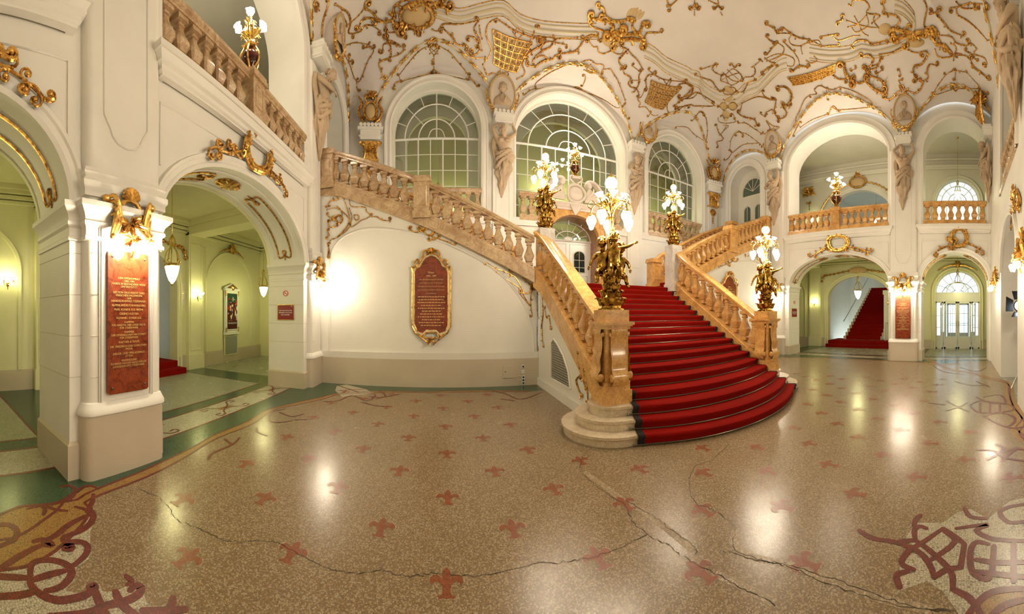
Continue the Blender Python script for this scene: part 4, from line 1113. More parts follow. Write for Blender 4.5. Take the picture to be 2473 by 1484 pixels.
# wall lamps: gilded cartouche over three lit bulbs
def wall_lamp(label, loc, rz, s=1.0, dl=.0):
    t = thing('wall_lamp', label, 'lamp', loc, rz); t.scale = (s, s, s)
    m = MB()
    ring = smooth_path([(-.10, 0, .06), (-.13, 0, .16), (-.08, 0, .25), (0, 0, .28), (.08, 0, .25), (.13, 0, .16), (.10, 0, .06), (0, 0, .02)], 4, True)
    m.tube([p+Vector((0, -.05, 0)) for p in ring], .026, 8)
    for sg in (-1, 1):
        for k in range(4):
            P = smooth_path([(sg*(.28-.02*k), -.02, .25-.05*k), (sg*(.22-.01*k), -.09, .27-.05*k), (sg*(.17+.01*k), -.10, .16-.02*k), (sg*(.15+.02*k), -.08, .02), (sg*(.20+.015*k), -.07, -.10)], 5)
            m.tube(P, [.012+.016*sin(pi*i/(len(P)-1)) for i in range(len(P))], 6)
        m.ball((sg*.28, -.04, .25), (.045, .035, .04), 10, 6); m.ball((sg*.24, -.09, -.12), .03, 8, 5)
        m.tube(smooth_path([(sg*.10, -.06, .0), (sg*.16, -.12, -.08), (sg*.14, -.2, -.10), (sg*.12, -.18, -.05)], 4), .013, 6)
    for i in range(9):
        a = pi*i/8; m.tube([(0, -.06, .27), (.085*cos(a), -.075, .30+.085*sin(a)), (.095*cos(a), -.05, .30+.10*sin(a))], [.012, .026, .012], 6)
    leafball(m, (0, -.06, .02), .12, 30, 6, -.5); leafball(m, (0, -.10, -.12), .10, 22, 16, -.8)
    m.tube([(0, -.05, .0), (0, -.12, -.1), (0, -.1, -.24), (0, -.06, -.30)], [.02, .03, .02, .01], 6)
    m.build('gilded_cartouche', GOLD, t)
    lm = MB()
    for x, y, z in ((-.19, -.15, -.18), (.19, -.15, -.18), (0, -.22, -.20)): globe(lm, (x, y, z), .038, True)
    lm.build_each('bulb', LAMPW, t, label='lit bulb')
    return t
WLP = wall_lamp('gilded cartouche wall lamp on the near left pier above the red marble tablet', (XL+.115, 1.93, 2.46), pi/2, 1.0)
dup(WLP, (XL+.115, 6.82, 2.46), pi/2, 'gilded cartouche wall lamp on the corner pier between left arch and stair wall')
dup(WLP, (XR-.115, 6.82, 2.46), -pi/2, 'gilded cartouche wall lamp on the corner pier right of the stairs', 1.0)
dup(WLP, (XR-.115, 1.93, 2.50), -pi/2, 'gilded cartouche wall lamp on the far right pier above its red marble tablet', 1.15)
dup(WLP, (8.75, YF+.02, 2.45), pi, 'gilded cartouche wall lamp on the far corner pier of the entrance wall')
dup(WLP, (4.9, YF+.02, 2.50), pi, 'gilded cartouche wall lamp on the near pier at the right edge', 1.0)
# hall lanterns
def lantern(label, loc, zceil, s=1.0, lampm=None):
    t = thing('hanging_lantern', label, 'lamp', loc)
    L = zceil-loc[2]; m = MB()
    m.tube([(0, 0, .3*s), (0, 0, L)], .008, 5); m.lathe([(L-.04, .03), (L, .06)], 10); m.ball((0, 0, .62*s), .018, 8, 5)
    for i in range(5):
        a = 2*pi*i/5; c, q = cos(a), sin(a)
        m.tube(smooth_path([(0, 0, .40*s), (c*.04*s, q*.04*s, .33*s), (c*.03*s, q*.03*s, .24*s), (c*.075*s, q*.075*s, .17*s), (c*.10*s, q*.10*s, .07*s), (c*.095*s, q*.095*s, 0)], 4), .008*s, 5)
        m.ball((c*.11*s, q*.11*s, .05*s), .016*s, 6, 4)
    m.lathe([(-.02*s, .10*s), (.0, .108*s), (.015*s, .09*s)], 14); m.lathe([(-.27*s, .008), (-.25*s, .022*s), (-.235*s, .01)], 8)
    m.build('brass_frame', BRASS, t)
    g = MB(); g.lathe([(-.24*s, .012*s), (-.20*s, .045*s), (-.12*s, .075*s), (-.03*s, .095*s), (.0, .09*s)], 14); g.build('glass_bowl', lampm or LAMPG, t, 'lit glass bowl'); return t
lantern('small hanging lantern in the left hall, seen beside the near pier', (-4.75, 4.39, 2.55), 4.22, 1.5)
lantern('hanging lantern deep in the left hall, near the glazed door', (-5.42, 8.9, 2.45), 4.22, 1.35)
lantern('hanging lantern in the right hall before the side staircase', (13.0, 4.2, 2.55), 4.22, 1.5)
lantern('hanging lantern before the glazed entrance door on the right', (13.6, .13, 2.85), 4.22, 1.4)
lantern('hanging lantern in the right gallery before the daylight window', (13.4, .13, 6.55), 8.75, 1.2)
lantern('hanging lantern in the left hall nearest the camera, out of the picture', (-5.2, .2, 2.9), 4.22, 1.2)
lantern('bright globe lantern behind the left arched window of the end wall', (-.2, 11.7, 5.75), 9.4, 1.3, LAMPO)
lantern('globe lantern behind the right arched window of the end wall', (2*MX+.2, 11.7, 6.0), 9.4, 1.2, LAMPO)
lantern('globe lantern hidden behind the wide middle window', (MX, 11.9, 6.6), 9.4, 1.2, LAMPO)
lantern('gallery lantern behind the left gallery balustrade, out of the picture', (-5.1, 1.6, 7.0), 8.75, 1.2)
lantern('added cool white lantern in the right stairwell beyond the gallery arch, out of view', (XOR+3.4, 4.75, 7.0), 8.8, 2.2, LAMPC)  # unseen source, added to give the stairwell its bluish light
lantern('added cool white lantern in the left stairwell beyond the stair arch, out of view', (XO-3.4, 4.75, 7.0), 8.8, 2.2, LAMPC)  # added out of sight likewise, brightens the wall beyond the left stair arch
# sconces in the halls
def sconce(label, loc, rz):
    t = thing('wall_sconce', label, 'lamp', loc, rz); m = MB(); lm = MB()
    m.ball((0, -.02, 0), (.04, .03, .06), 10, 6); m.tube([(0, -.02, -.05), (0, -.03, -.12)], [.02, .005], 6)
    for s in (-1, 1):
        m.tube(smooth_path([(0, -.03, 0), (s*.05, -.08, -.04), (s*.10, -.10, .0), (s*.10, -.10, .05)], 4), .009, 5); m.lathe([(.05, .012), (.06, .03), (.07, .03)], 8, (s*.10, -.10, 0)); flower_shade(lm, (s*.10, -.10, .07), (0, 0, 1), .05)
    m.build('bracket', BRASS, t); lm.build_each('shade', LAMPG, t, label='lit shade'); return t
S1 = sconce('brass wall sconce with lit shade on the green left hall wall, at the left edge', (XO+.05, 1.65, 2.2), pi/2)
dup(S1, (XO+.17, 6.95, 2.05), pi/2, 'brass twin sconce on the pilaster left of the opera poster')
dup(S1, (XOR-.17, 6.95, 2.05), -pi/2, 'brass twin sconce on the pilaster in the right hall')
dup(S1, (XOR-.05, 7.1, 6.1), -pi/2, 'small sconce on the upper right gallery wall')
# ---------------------------------------------------------------- gilded stucco on the vault and walls
S_ = 1/3.092
def orn_pts(reg, s, k=4, close=False):
    n = [float(q) for q in s.replace(',', ' ').split()]; P = [Vector((reg[0]+n[i]*reg[2], reg[1]+n[i+1]*reg[2], 0)) for i in range(0, len(n), 2)]
    return smooth_path(P, k)
def curve_on(mb, hits, r, leaf=0, taper=True, seed=0, lift=.55, step=.16):
    """hits: list of (point, normal). A tube lying on the surface, optionally with acanthus leaves along it"""
    P = [p+n*r*lift for p, n in hits]; U = [n for p, n in hits]; m = len(P)
    if m < 2: return
    # drop jumps between surfaces
    rr = [r*(.55+.45*sin(pi*min(1, max(0, i/(m-1))))) if taper else r for i in range(m)]
    mb.tube(P, rr, 6, up=U)
    if taper:
        for e in (0, -1): mb.ball(P[e], r*1.25, 6, 4)
    if leaf:
        L = leaf*.42+r*1.2
        for e, f in ((0, 1), (-1, -2)):
            t = (P[e]-P[f]).normalized(); w = t.cross(U[e]).normalized()*(1 if (seed+e) % 2 else -1); c0 = P[e]+w*L
            mb.tube([c0+(-w*cos(a)+t*sin(a))*L*(1-a/8.5)+U[e]*r*.3 for a in [i*.5 for i in range(14)]], [r*(.85-.03*i) for i in range(14)], 6, up=U[e]); mb.ball(c0+U[e]*r*.5, L*.42, 7, 4)
        R = random.Random(seed); acc = 0; sg = 1
        for i in range(1, m):
            d = P[i]-P[i-1]; acc += d.length
            if acc > step*1.25:
                acc = 0; sg = -sg; t = d.normalized(); n = U[i]; w = t.cross(n).normalized()*sg
                L = leaf*R.uniform(.7, 1.2); k = r*.9+L*.05
                c0 = P[i]; q = [c0, c0+(w*.35+t*.45)*L*.6+n*k, c0+(w*.8+t*.6)*L*.7+n*k*1.3, c0+(w*1.05+t*.3)*L*.7+n*k, c0+(w*.95-t*.02)*L*.62+n*k*.7]
                mb.tube(q, [r*.9, L*.17, L*.20, L*.15, L*.05], 5, up=n)
def surf_hits(pts, surf):
    out = []
    for q in pts:
        h = surf(q.x, q.y)
        if h is not None: out.append(h)
    return out
def planeX(X):
    n = Vector((1 if X < 4 else -1, 0, 0))
    return lambda x, y: (onX(x, y, X), n)
def planeY(Y): return lambda x, y: (onY(x, y, Y), Vector((0, -1, 0)))
def ornament(name, label, cat, reg, curves, surf=shell, mat=None, group=None, r0=.017, parent=None):
    """curves: 'radius*1000 leaf*1000 : x,y x,y ...' per entry"""
    out = []
    for i, c in enumerate(curves):
        h, s = c.split(':'); h = [float(q) for q in h.split()] or [r0*1000, 0]
        mb = MB(); hits = surf_hits(orn_pts(reg, s), surf)
        curve_on(mb, hits, max(.0165, h[0]/1000*1.12) if reg[1] != 340 else h[0]/1000, h[1]/1000, seed=i+len(s))
        if not out and parent is None: t = thing(name, label, cat, hits[0][0], world=True, group=group)
        out.append(mb.build('leafy_scroll' if h[1] > 40 else 'strap_line', mat or GOLD2, t if parent is None else parent, smooth=50))
    return t if parent is None else out
def blob(mb, reg, x, y, rx, ry, surf=shell, rz=.05, n=14):
    """a raised boss on the surface, rx, ry in crop pixels"""
    p, n_ = surf(reg[0]+x*reg[2], reg[1]+y*reg[2]); d = Vector((p.x, p.y, 0)).length; k = reg[2]*d/F_
    up = Vector((0, 0, 1)); u = up.cross(n_)
    if u.length < .1: u = Vector((1, 0, 0))
    u.normalize(); v = n_.cross(u).normalized(); M = Matrix((u, v, n_)).transposed()
    mb.ball(p, (rx*k, ry*k*1.05, rz), n, 6, M); return p, M, k
R2, R3, R3B, R4 = (760, 0, S_), (1200, 0, S_), (1640, 0, S_), (2070, 0, S_)
# groin ribs: cream roll with gilded 
def fig_(sd, c): return {'B': 'end wall', 'L': 'left wall', 'R': 'right wall', 'F': 'entrance wall'}[sd]
for sd, c, w_, zt, k in LUN:
    P = groin(sd, c, w_, zt, k); m = MB(); m.tube(P, .035, 7)
    o = m.build('groin_rib', CREAM, CE)
    g = MB(); D = Vector({'B': (0, -1, -1), 'F': (0, 1, -1), 'L': (1, 0, -1), 'R': (-1, 0, -1)}[sd]).normalized()
    acc = 0
    for i in range(1, len(P)):
        acc += (P[i]-P[i-1]).length
        if acc > .34:
            acc = 0; t = (P[i]-P[i-1]).normalized(); w = t.cross(D).normalized(); b = P[i]+D*.03
            g.ball(b, .045, 7, 4)
            for s1 in (-1, 1):
                for s2 in (-1, 1): g.tube([b, b+t*s1*.08+w*s2*.03+D*.012, b+t*s1*.16+w*s2*.038], [.018, .022, .005], 5)
    g.build('leaf_wrap', GOLD, CE)
# frame of the flat field
FR = "700,-60 840,0 880,75 1000,115 1130,125 1230,50 1360,60 1420,120"
m = MB(); q = [(1010, 15), (1060, 28), (1110, 42), (1160, 30), (1215, 22), (1255, 55), (1310, 72), (1390, 78), (1440, 78)]
q2 = [(1555, 122), (1580, 135), (1610, 160), (1660, 183), (1670, 190), (1688, 196), (1700, 220), (1740, 243), (1780, 240), (1800, 222), (1830, 210), (1850, 190), (1880, 160), (1900, 152)]
q3 = [(1955, 128), (2000, 135), (2050, 132), (2080, 120), (2110, 124), (2160, 112), (2190, 95), (2208, 60), (2200, 40), (2180, 20), (2160, 12)]
for Q in (q, q2, q3):
    for dy, r in ((0, .035), (-13, .02), (12, .016)):
        H_s = surf_hits(smooth_path([Vector((x, y+dy, 0)) for x, y in Q], 3), shell); m.tube([p+n*.01 for p, n in H_s], r, 6)
m.build('field_moulding', CREAM, CE)
m = MB()
for Q in (q, q2, q3):
    H_s = surf_hits(smooth_path([Vector((x, y-22, 0)) for x, y in Q], 3), shell); m.tube([p+n*.005 for p, n in H_s], .011, 5)
    H_s = surf_hits(smooth_path([Vector((x, y+17, 0)) for x, y in Q], 3), shell); m.tube([p+n*.005 for p, n in H_s], .009, 5)
m.build('gilt_line', GOLD, CE)

O = ornament; SCR = 'ornament'
O('ceiling_scroll', 'gilded stucco scroll over the portrait medallion at the left corner of the vault', SCR, R2, [
 '22 60:100,0 90,60 60,150 50,260 60,370', '24 0:150,30 200,60 250,100 265,170 250,240 290,250', '13 0:200,80 185,110 200,150 240,200 230,150 200,110', '14 0:250,180 330,110 400,10',
 '26 120:330,200 350,150 410,130 470,155 540,160 590,130', '20 90:290,250 340,230 370,190 430,190 490,230', '13 80:200,250 150,300 110,380'])
O('ceiling_scroll', 'gilded stucco scroll with curling plume beside the left ceiling cartouche', SCR, R2, [
 '34 150:380,60 430,90 470,140 540,160 600,130 590,60 640,10 700,-10', '22 80:545,230 540,280 560,320 620,330 640,350 590,310 520,290', '24 100:510,380 515,330 560,330 570,380 560,430 500,455 480,480 500,540 510,580',
 '18 80:560,430 620,410 660,380 655,350', '20 60:690,270 680,230 730,220 770,270 790,265', '20 110:545,240 600,240 640,220 690,170'])
m = MB(); blob(m, R2, 765, 115, 115, 85, rz=.09); car_ = m.build('ceiling_cartouche', OCHREP, None); tag(car_, 'oval gilded cartouche with rosette on the vault above the left arched window', 'ornament')
O('frame', '', SCR, R2, ['60 130:650,170 640,90 700,35 790,15 860,55 885,120 850,180 770,205 700,185 650,190', '45 120:760,60 800,20 870,25 960,0', '45 120:860,50 900,40 960,45 990,65', '28 90:620,230 680,190 760,210', '30 60:720,115 745,100 770,125 745,140 725,115'], parent=car_)
for l, reg, cs in (
 ('gilded frame lines and lattice drop in the lunette over the left arched window', R2, ['15 70:630,560 700,470 760,400 810,360 850,345', '15 70:935,345 1010,390 1060,450 1150,560 1145,600', '14 0:1145,600 1060,580 940,555 930,545 850,545 840,555 700,590 645,605 630,560', '20 60:1150,560 1190,610 1210,645', '20 60:645,600 600,620 585,660',
   '13 0:860,370 890,410 920,370 890,340 860,370', '13 0:850,350 920,400', '13 0:930,350 860,400', '26 60:890,300 890,335', '22 50:870,330 910,330', '14 0:890,415 890,440', '20 30:890,455 890,475', '16 0:890,500 890,515', '20 40:870,540 890,515 910,540 890,565 870,540']),
 ('gilded frame lines in the corner lunette left of the left arched window', R2, ['15 70:200,370 240,440 260,480 300,590 340,600 400,450 440,380 400,330', '14 60:400,330 340,320 280,320 220,345', '18 60:310,600 315,650 325,680', '22 70:260,420 250,460 280,450', '20 60:360,360 400,350 440,360']),
 ('gilded frame lines in the lunette over the wide middle window', R3, ['14 50:205,710 240,680 290,660', '14 0:290,660 290,620 380,550 480,500 560,470 600,460', '15 50:610,490 640,460 700,450 740,480 780,480 800,500 780,540', '15 60:790,520 840,515 870,550 900,600 940,700 960,770', '14 0:960,770 900,805 800,745 700,700 640,690 600,660 530,665 400,655 290,665', '24 70:530,665 600,650 660,685', '18 50:930,800 950,860 980,890', '13 0:650,520 700,545 760,540', '18 50:640,640 660,590 655,560', '13 0:700,480 670,520 740,545']),
 ('gilded frame lines in the lunette over the right arched window', R3B, ['14 60:-20,945 60,950 110,1000 200,1060', '14 60:200,1060 210,1000 205,900 180,850 150,840 100,900', '18 50:190,1060 210,1115', '20 60:120,870 160,830 190,850']),
 ('gilded frame lines in the corner lunette right of the right arched window', R3B, ['14 50:380,1120 390,1040 430,990 500,1000 560,1040 620,1090', '14 50:380,1120 400,1140 480,1080 600,1070', '18 60:395,1140 370,1180 345,1200', '22 60:420,1000 450,980 480,1010']),
 ('gilded frame lines in the lunette over the wide right gallery arch', R3B, ['14 0:905,950 870,900 900,830 940,740 980,710', '16 60:980,710 1030,700 1010,670 1050,640 1100,660 1150,670 1200,650', '14 0:1200,650 1300,680 1420,750 1450,795', '14 0:905,950 1000,890 1110,850 1140,800 1200,820 1450,800 1500,805', '18 60:850,1010 880,950 900,910', '18 60:1120,850 1150,790 1190,830', '16 50:1100,660 1105,740', '18 50:1420,780 1500,830']),
 ('gilded frame lines in the lunette over the narrow right gallery arch', R4, ['18 50:515,780 560,730 570,700', '14 0:570,700 600,640 660,560', '16 60:660,560 710,530 760,530 820,540', '14 0:820,540 910,640 910,660 770,660 740,655 700,670 570,715', '18 50:910,660 960,690 980,700', '18 50:735,520 730,590', '22 40:715,650 735,630 755,650 735,680 715,650'])):
    O('lunette_ornament', l, SCR, reg, cs)
O('ceiling_scroll', 'broken gilded scroll between the left window lunette and the first lattice basket', SCR, R2, [
 '20 0:880,220 920,230 960,180 1050,180 1130,170 1220,155', '22 90:1220,155 1190,220 1230,300 1230,380 1180,415 1160,395', '24 100:960,210 1000,250 1040,290 1050,320 1090,340 1130,340', '18 50:1130,340 1130,380 1180,430 1270,430', '22 90:1150,270 1190,280 1225,330', '16 0:1230,190 1235,240 1250,290'])
O('ceiling_scroll', 'gilded C-scrolls and leaf branches over the lunette of the wide middle window, left half', SCR, R3, [
 '26 70:230,490 270,495 290,500 320,470 360,450 420,440 430,420 470,400', '28 110:470,400 560,390 600,370 630,330 650,290', '26 60:650,290 700,260 750,270 760,300', '24 0:275,480 270,450 340,380 400,350 450,290 600,278', '18 40:300,430 340,415 380,440 365,445', '18 60:330,370 340,340 380,310 450,320 520,335', '20 90:290,190 270,260 240,330 210,420'])
def basket(label, reg, quad, bot=0):
    A, B_, C_, D_ = [Vector((*q, 0)) for q in quad]
    def at(u, v): q = (A.lerp(B_, u)).lerp(D_.lerp(C_, u), v); q = q+Vector((0, 14*sin(pi*u)-6, 0))+Vector((18*(u-.5)*-sin(pi*v), 0, 0)); return shell(reg[0]+q.x*reg[2], reg[1]+q.y*reg[2])
    m = MB(); m.grid([[at(i/10, j/10)[0]+at(i/10, j/10)[1]*.02 for i in range(11)] for j in range(11)]); o = m.build('ceiling_basket', OCHREP); tag(o, label, 'ornament')
    g = MB()
    for k in range(6):
        curve_on(g, [at(k/5, j/12) for j in range(13)], .022, 0, False, lift=1.2); curve_on(g, [at(j/12, k/5) for j in range(13)], .022, 0, False, lift=1.2)
    g.build('lattice', GOLD, o)
    for i in range(5):
        for j in range(5):
            p, n = at((i+.5)/5, (j+.5)/5); s = MB(); s.ball(p+n*.02, .035, 6, 4); s.build('stud', GOLD2, o)
basket('large gilded lattice basket on the vault above the medallion left of the middle window', R3, ((-30, 225), (265, 325), (150, 545), (-25, 480)))
basket('gilded lattice basket on the vault above the medallion right of the middle window', R3, ((1150, 605), (1380, 655), (1240, 820), (1105, 765)))
basket('long gilded lattice basket lying above the wide right gallery arch', R3B, ((810, 585), (1170, 480), (1165, 545), (850, 640)))
O('ceiling_scroll', 'gilded scroll border round the large lattice basket', SCR, R3, [
 '18 0:-105,480 -70,440 -40,370 -60,320 -80,260 -70,190 -30,150 20,150', '18 0:-105,480 -90,520 -70,560 -30,545 40,570', '18 0:150,590 210,550 190,480 220,420 250,370', '30 110:300,290 310,270 345,290 330,340 260,380 220,420', '20 60:0,140 60,180 120,220 220,265 320,285 420,265', '15 0:120,240 160,290 200,230 150,210 130,300', '18 40:40,570 30,520 60,490', '14 40:10,590 40,560 80,590'])
O('ceiling_cartouche', 'gilded shell and horn cartouche at the crown over the wide middle window', SCR, R3, [
 '26 80:700,190 740,210 800,230 850,270', '44 110:870,290 850,220 870,200 830,150 790,150 700,130', '30 70:700,130 780,130 800,90 790,50 760,45', '38 80:800,100 860,150 950,150 980,130', '34 80:1030,150 1010,190 1030,230 1060,260 1100,290', '24 60:1100,290 1110,260 1130,240 1190,240 1230,235', '48 130:930,255 1000,250 1060,240 1090,170', '50 140:870,310 960,290 1040,290 1100,310', '70 100:850,270 880,240 930,240',
 '18 0:700,280 690,310 720,350 750,350 760,390 800,400 850,380 890,400 930,400 945,370 930,350', '22 80:650,290 690,265 740,270'], mat=GOLD)
m = MB(); blob(m, R3, 850, 305, 80, 45, rz=.06, n=24); blob(m, R3, 910, 240, 35, 30, rz=.06)
for i in range(5): blob(m, R3, 990+22*i, 75+8*abs(i-2)+6*i, 14, 40, rz=.03, n=8)
tag(m.build('shell_fan', OCHREP), 'fluted shell discs and fan of the crown cartouche over the middle window', 'ornament')['kind'] = 'stuff'
O('ceiling_scroll', 'gilded C-scrolls over the lunette of the wide middle window, right half', SCR, R3, [
 '26 100:930,350 970,370 930,420 910,460 940,510', '22 60:940,510 950,550 990,570 1000,590 980,620 1000,650 1040,660 1060,710', '20 0:980,370 1000,400 1050,450 1090,520', '22 0:1090,520 1060,560 1060,620 1030,680 1010,690', '18 60:1010,490 1060,530', '18 60:1010,600 1060,600', '24 90:1120,660 1110,600 1130,560 1175,555'])
O('ceiling_scroll', 'gilded scroll border round the lattice basket right of the middle window', SCR, R3, [
 '16 0:1200,860 1160,860 1110,800 1060,800 1070,770 1050,740 1080,720 1110,650', '18 60:1130,520 1180,560 1240,590 1300,600 1400,610', '26 90:1400,610 1440,640 1460,650 1430,690 1370,740 1330,790', '16 0:1200,880 1240,880 1250,850 1280,850 1270,800 1290,740 1350,690', '16 0:1240,590 1280,640 1300,580 1260,640', '20 60:1330,790 1330,820 1360,800 1430,790', '16 50:1380,740 1460,730 1500,690', '16 40:1150,840 1130,870'])
O('ceiling_scroll', 'gilded zigzag scroll over the lunette of the right arched window', SCR, R3B, ['20 70:0,820 40,790 90,780 110,790 170,790 250,790 260,760', '20 60:260,760 140,690 100,700 60,730 0,750', '26 100:0,630 40,620 100,640 90,700 40,720 0,730'])
O('ceiling_scroll', 'gilded interlaced diamond with crown on the flat field over the corner keystone', SCR, R3B, [
 '13 0:345,560 405,512 470,580 385,635 345,560', '13 0:310,600 390,560 455,545 480,600', '13 0:330,540 400,600 470,605', '13 0:360,520 440,590', '18 70:170,515 240,490 290,480 270,470 250,510 270,540 320,560', '16 0:320,560 310,600 340,610 390,635', '18 70:480,600 490,575 540,570 570,540 560,500 540,500 560,490 610,450', '24 50:395,475 415,500 440,478', '20 70:120,560 180,580 240,600 270,640 300,680', '20 70:570,600 520,610 500,650 480,680 440,690'])
m = MB()
for x, y, a, b in ((375, 670, 50, 26), (370, 740, 42, 14), (335, 790, 38, 30), (400, 790, 38, 30), (350, 850, 30, 34), (350, 890, 18, 14)): blob(m, R3B, x, y, a, b, rz=.07)
o = tag(m.build('keystone_urn', OCHREP), 'stacked gilded urn keystone at the corner right of the right arched window', 'ornament')
O('gilt_edges', '', SCR, R3B, ['18 60:325,670 340,700 400,700 425,670 400,650 350,650 325,670', '18 0:330,740 370,760 415,740', '22 50:300,790 330,760 365,790 400,760 435,790 400,820 365,800 330,820 300,790', '18 60:320,860 350,890 380,860', '14 0:290,880 300,910 350,920 420,910 410,880', '13 0:330,935 370,940 330,980', '20 70:280,930 290,980 330,1040 280,1060 290,1090', '20 60:400,850 420,880', '14 0:350,945 330,980 300,1010'], parent=o)
O('ceiling_scroll', 'gilded bracket scroll on the vault over the right corner bay', SCR, R3B, [
 '20 0:470,770 590,720 690,745 720,740', '24 100:725,745 720,790 710,840 750,890', '26 100:750,890 795,870 800,830 770,790 830,790', '18 0:470,770 460,820 440,840', '28 110:440,840 480,870 560,890 580,930', '18 80:445,920 500,920 560,960 620,1000', '20 70:620,680 640,720 690,740', '18 60:650,840 690,820 720,830', '20 50:610,850 640,870', '36 90:740,645 800,650 840,700 830,760 790,790', '18 0:640,1000 680,960 650,900 700,940 750,950 720,970'])
O('ceiling_scroll', 'gilded interlace with flying leaves between the right corner and the long lattice basket', SCR, R3B, [
 '22 80:650,180 700,200 720,230', '14 0:730,250 780,245 830,250', '20 80:650,270 680,300 720,320', '15 0:720,310 780,350 770,400 700,440 655,455', '22 90:660,400 700,350 720,330', '16 0:640,430 680,460 720,470 660,500', '22 90:720,480 640,520 615,540', '22 100:780,205 840,250 900,280 970,290', '14 0:840,260 820,290 840,330 910,340 970,310 1040,300 1060,340', '18 50:1060,345 1110,340 1190,335', '18 60:780,310 820,350 850,380', '15 0:640,440 740,400 850,430 855,490 810,490', '15 0:920,400 915,340 1000,310 1050,340', '18 0:950,450 990,470 1030,450 1010,420', '16 0:850,380 890,440 900,490', '30 70:960,500 900,490 850,530'])
O('ceiling_scroll', 'gilded interlaced knot of straps on the flat field above the wide right arch', SCR, R3B, [
 '18 70:1060,270 1130,260 1180,250', '15 0:1180,250 1155,275 1200,300 1290,270 1350,265', '14 0:1250,150 1330,180 1420,200 1490,205', '14 0:1310,120 1340,180 1370,240 1410,265', '14 0:1260,200 1330,180 1400,110', '14 0:1400,110 1410,190 1320,240 1290,200', '14 0:1470,100 1450,150 1490,205', '18 0:1265,30 1290,40 1300,0 1380,0 1420,50 1400,95 1470,105 1500,120 1440,170', '22 60:1180,160 1220,145 1210,120'])
O('ceiling_scroll', 'gilded leafy horn and plume scrolls above the wide right arch', SCR, R3B, [
 '52 120:1230,480 1250,560 1300,600', '34 110:1300,600 1350,620 1400,595', '44 120:1390,600 1430,640 1480,680 1530,690', '28 90:1370,420 1410,405 1450,440 1430,490 1400,500', '28 110:1400,500 1420,560 1500,590 1546,640 1546,720', '22 70:1500,430 1480,500 1420,520', '22 70:1290,340 1330,300 1400,300 1440,330 1546,300', '26 90:1060,560 1130,550 1190,590 1240,590', '18 60:1290,530 1320,510', '24 60:1520,520 1480,550'])
O('ceiling_scroll', 'gilded bracket scroll crowning the portrait medallion between the right arches', SCR, R4, [
 '26 80:160,690 210,710 220,740 260,735 300,690 340,665', '26 90:80,560 160,590 210,640 200,690', '22 0:165,405 260,390 340,355 420,390 480,390', '30 90:480,390 515,380 520,420 480,480 430,490 420,540 440,590', '26 90:440,590 490,610 470,670 430,695 370,670', '24 90:590,490 540,480 520,540 530,580 480,610', '22 0:165,410 180,440 150,480 90,500', '14 0:330,680 310,640 350,650 370,680', '14 0:290,720 330,700 385,715', '14 0:350,700 310,720', '16 40:330,640 310,600 335,600', '18 40:315,520 325,560'])
O('ceiling_scroll', 'large gilded cartouche with two shell discs high at the right corner of the vault', SCR, R4, [
 '24 90:180,20 200,60 190,100 230,100 280,110 320,150 290,190', '50 130:270,210 340,225 420,240', '54 140:300,300 340,270 400,250 480,230 560,240', '48 120:540,240 570,290 600,330 650,330', '40 130:380,330 380,290 450,270 520,260', '30 100:600,260 640,350 690,370', '24 90:380,180 340,230 300,270', '22 0:580,370 600,420 660,430 720,410 740,350 700,320'], mat=GOLD)
m = MB(); blob(m, R4, 210, 220, 50, 50, rz=.05, n=20); blob(m, R4, 440, 320, 65, 32, rz=.05, n=20); tag(m.build('shell_disc', OCHREP), 'two fluted ochre shell discs of the upper right corner cartouche', 'ornament')['kind'] = 'stuff'
O('ceiling_scroll', 'gilded branches running down to the narrow right arch lunette', SCR, R4, [
 '22 0:500,0 520,60 500,190 560,200 610,240', '22 90:600,60 590,100 640,160 700,230 790,265', '20 90:610,260 700,270 740,320 820,340 840,310', '18 50:840,310 890,360 870,400 950,430 970,470', '18 0:720,450 730,400 780,400', '18 70:740,410 820,420 870,490', '20 60:810,380 850,400 890,450', '20 60:950,470 960,480', '28 110:840,430 870,500 930,540 980,590', '22 60:560,80 540,100 590,90'])
O('ceiling_scroll', 'gilded frame lines in the entrance wall lunette at the top right', SCR, R4, ['20 0:740,60 750,110 820,150 900,220 970,300', '16 0:970,300 1040,290 1070,250 1080,150', '20 70:1030,300 1050,360 1040,430', '22 80:700,60 790,40 850,20 900,30', '18 0:740,10 790,60 880,60', '30 60:880,30 960,25'])
O('ceiling_scroll', 'small gilded bell drops at the middle of the flat field', SCR, R3B, ['20 0:-90,0 -70,40 -20,0', '22 50:115,-20 115,30', '26 40:95,60 115,40 135,60', '10 0:115,70 115,110', '15 0:220,0 290,30 290,0', '22 40:270,60 290,40 310,60', '10 0:310,90 320,110', '20 50:-70,40 -65,70'])
O('ceiling_scroll', 'single gilded leaf hook at the left edge of the vault', SCR, R2, ['22 60:0,10 25,25 20,60 10,80'])

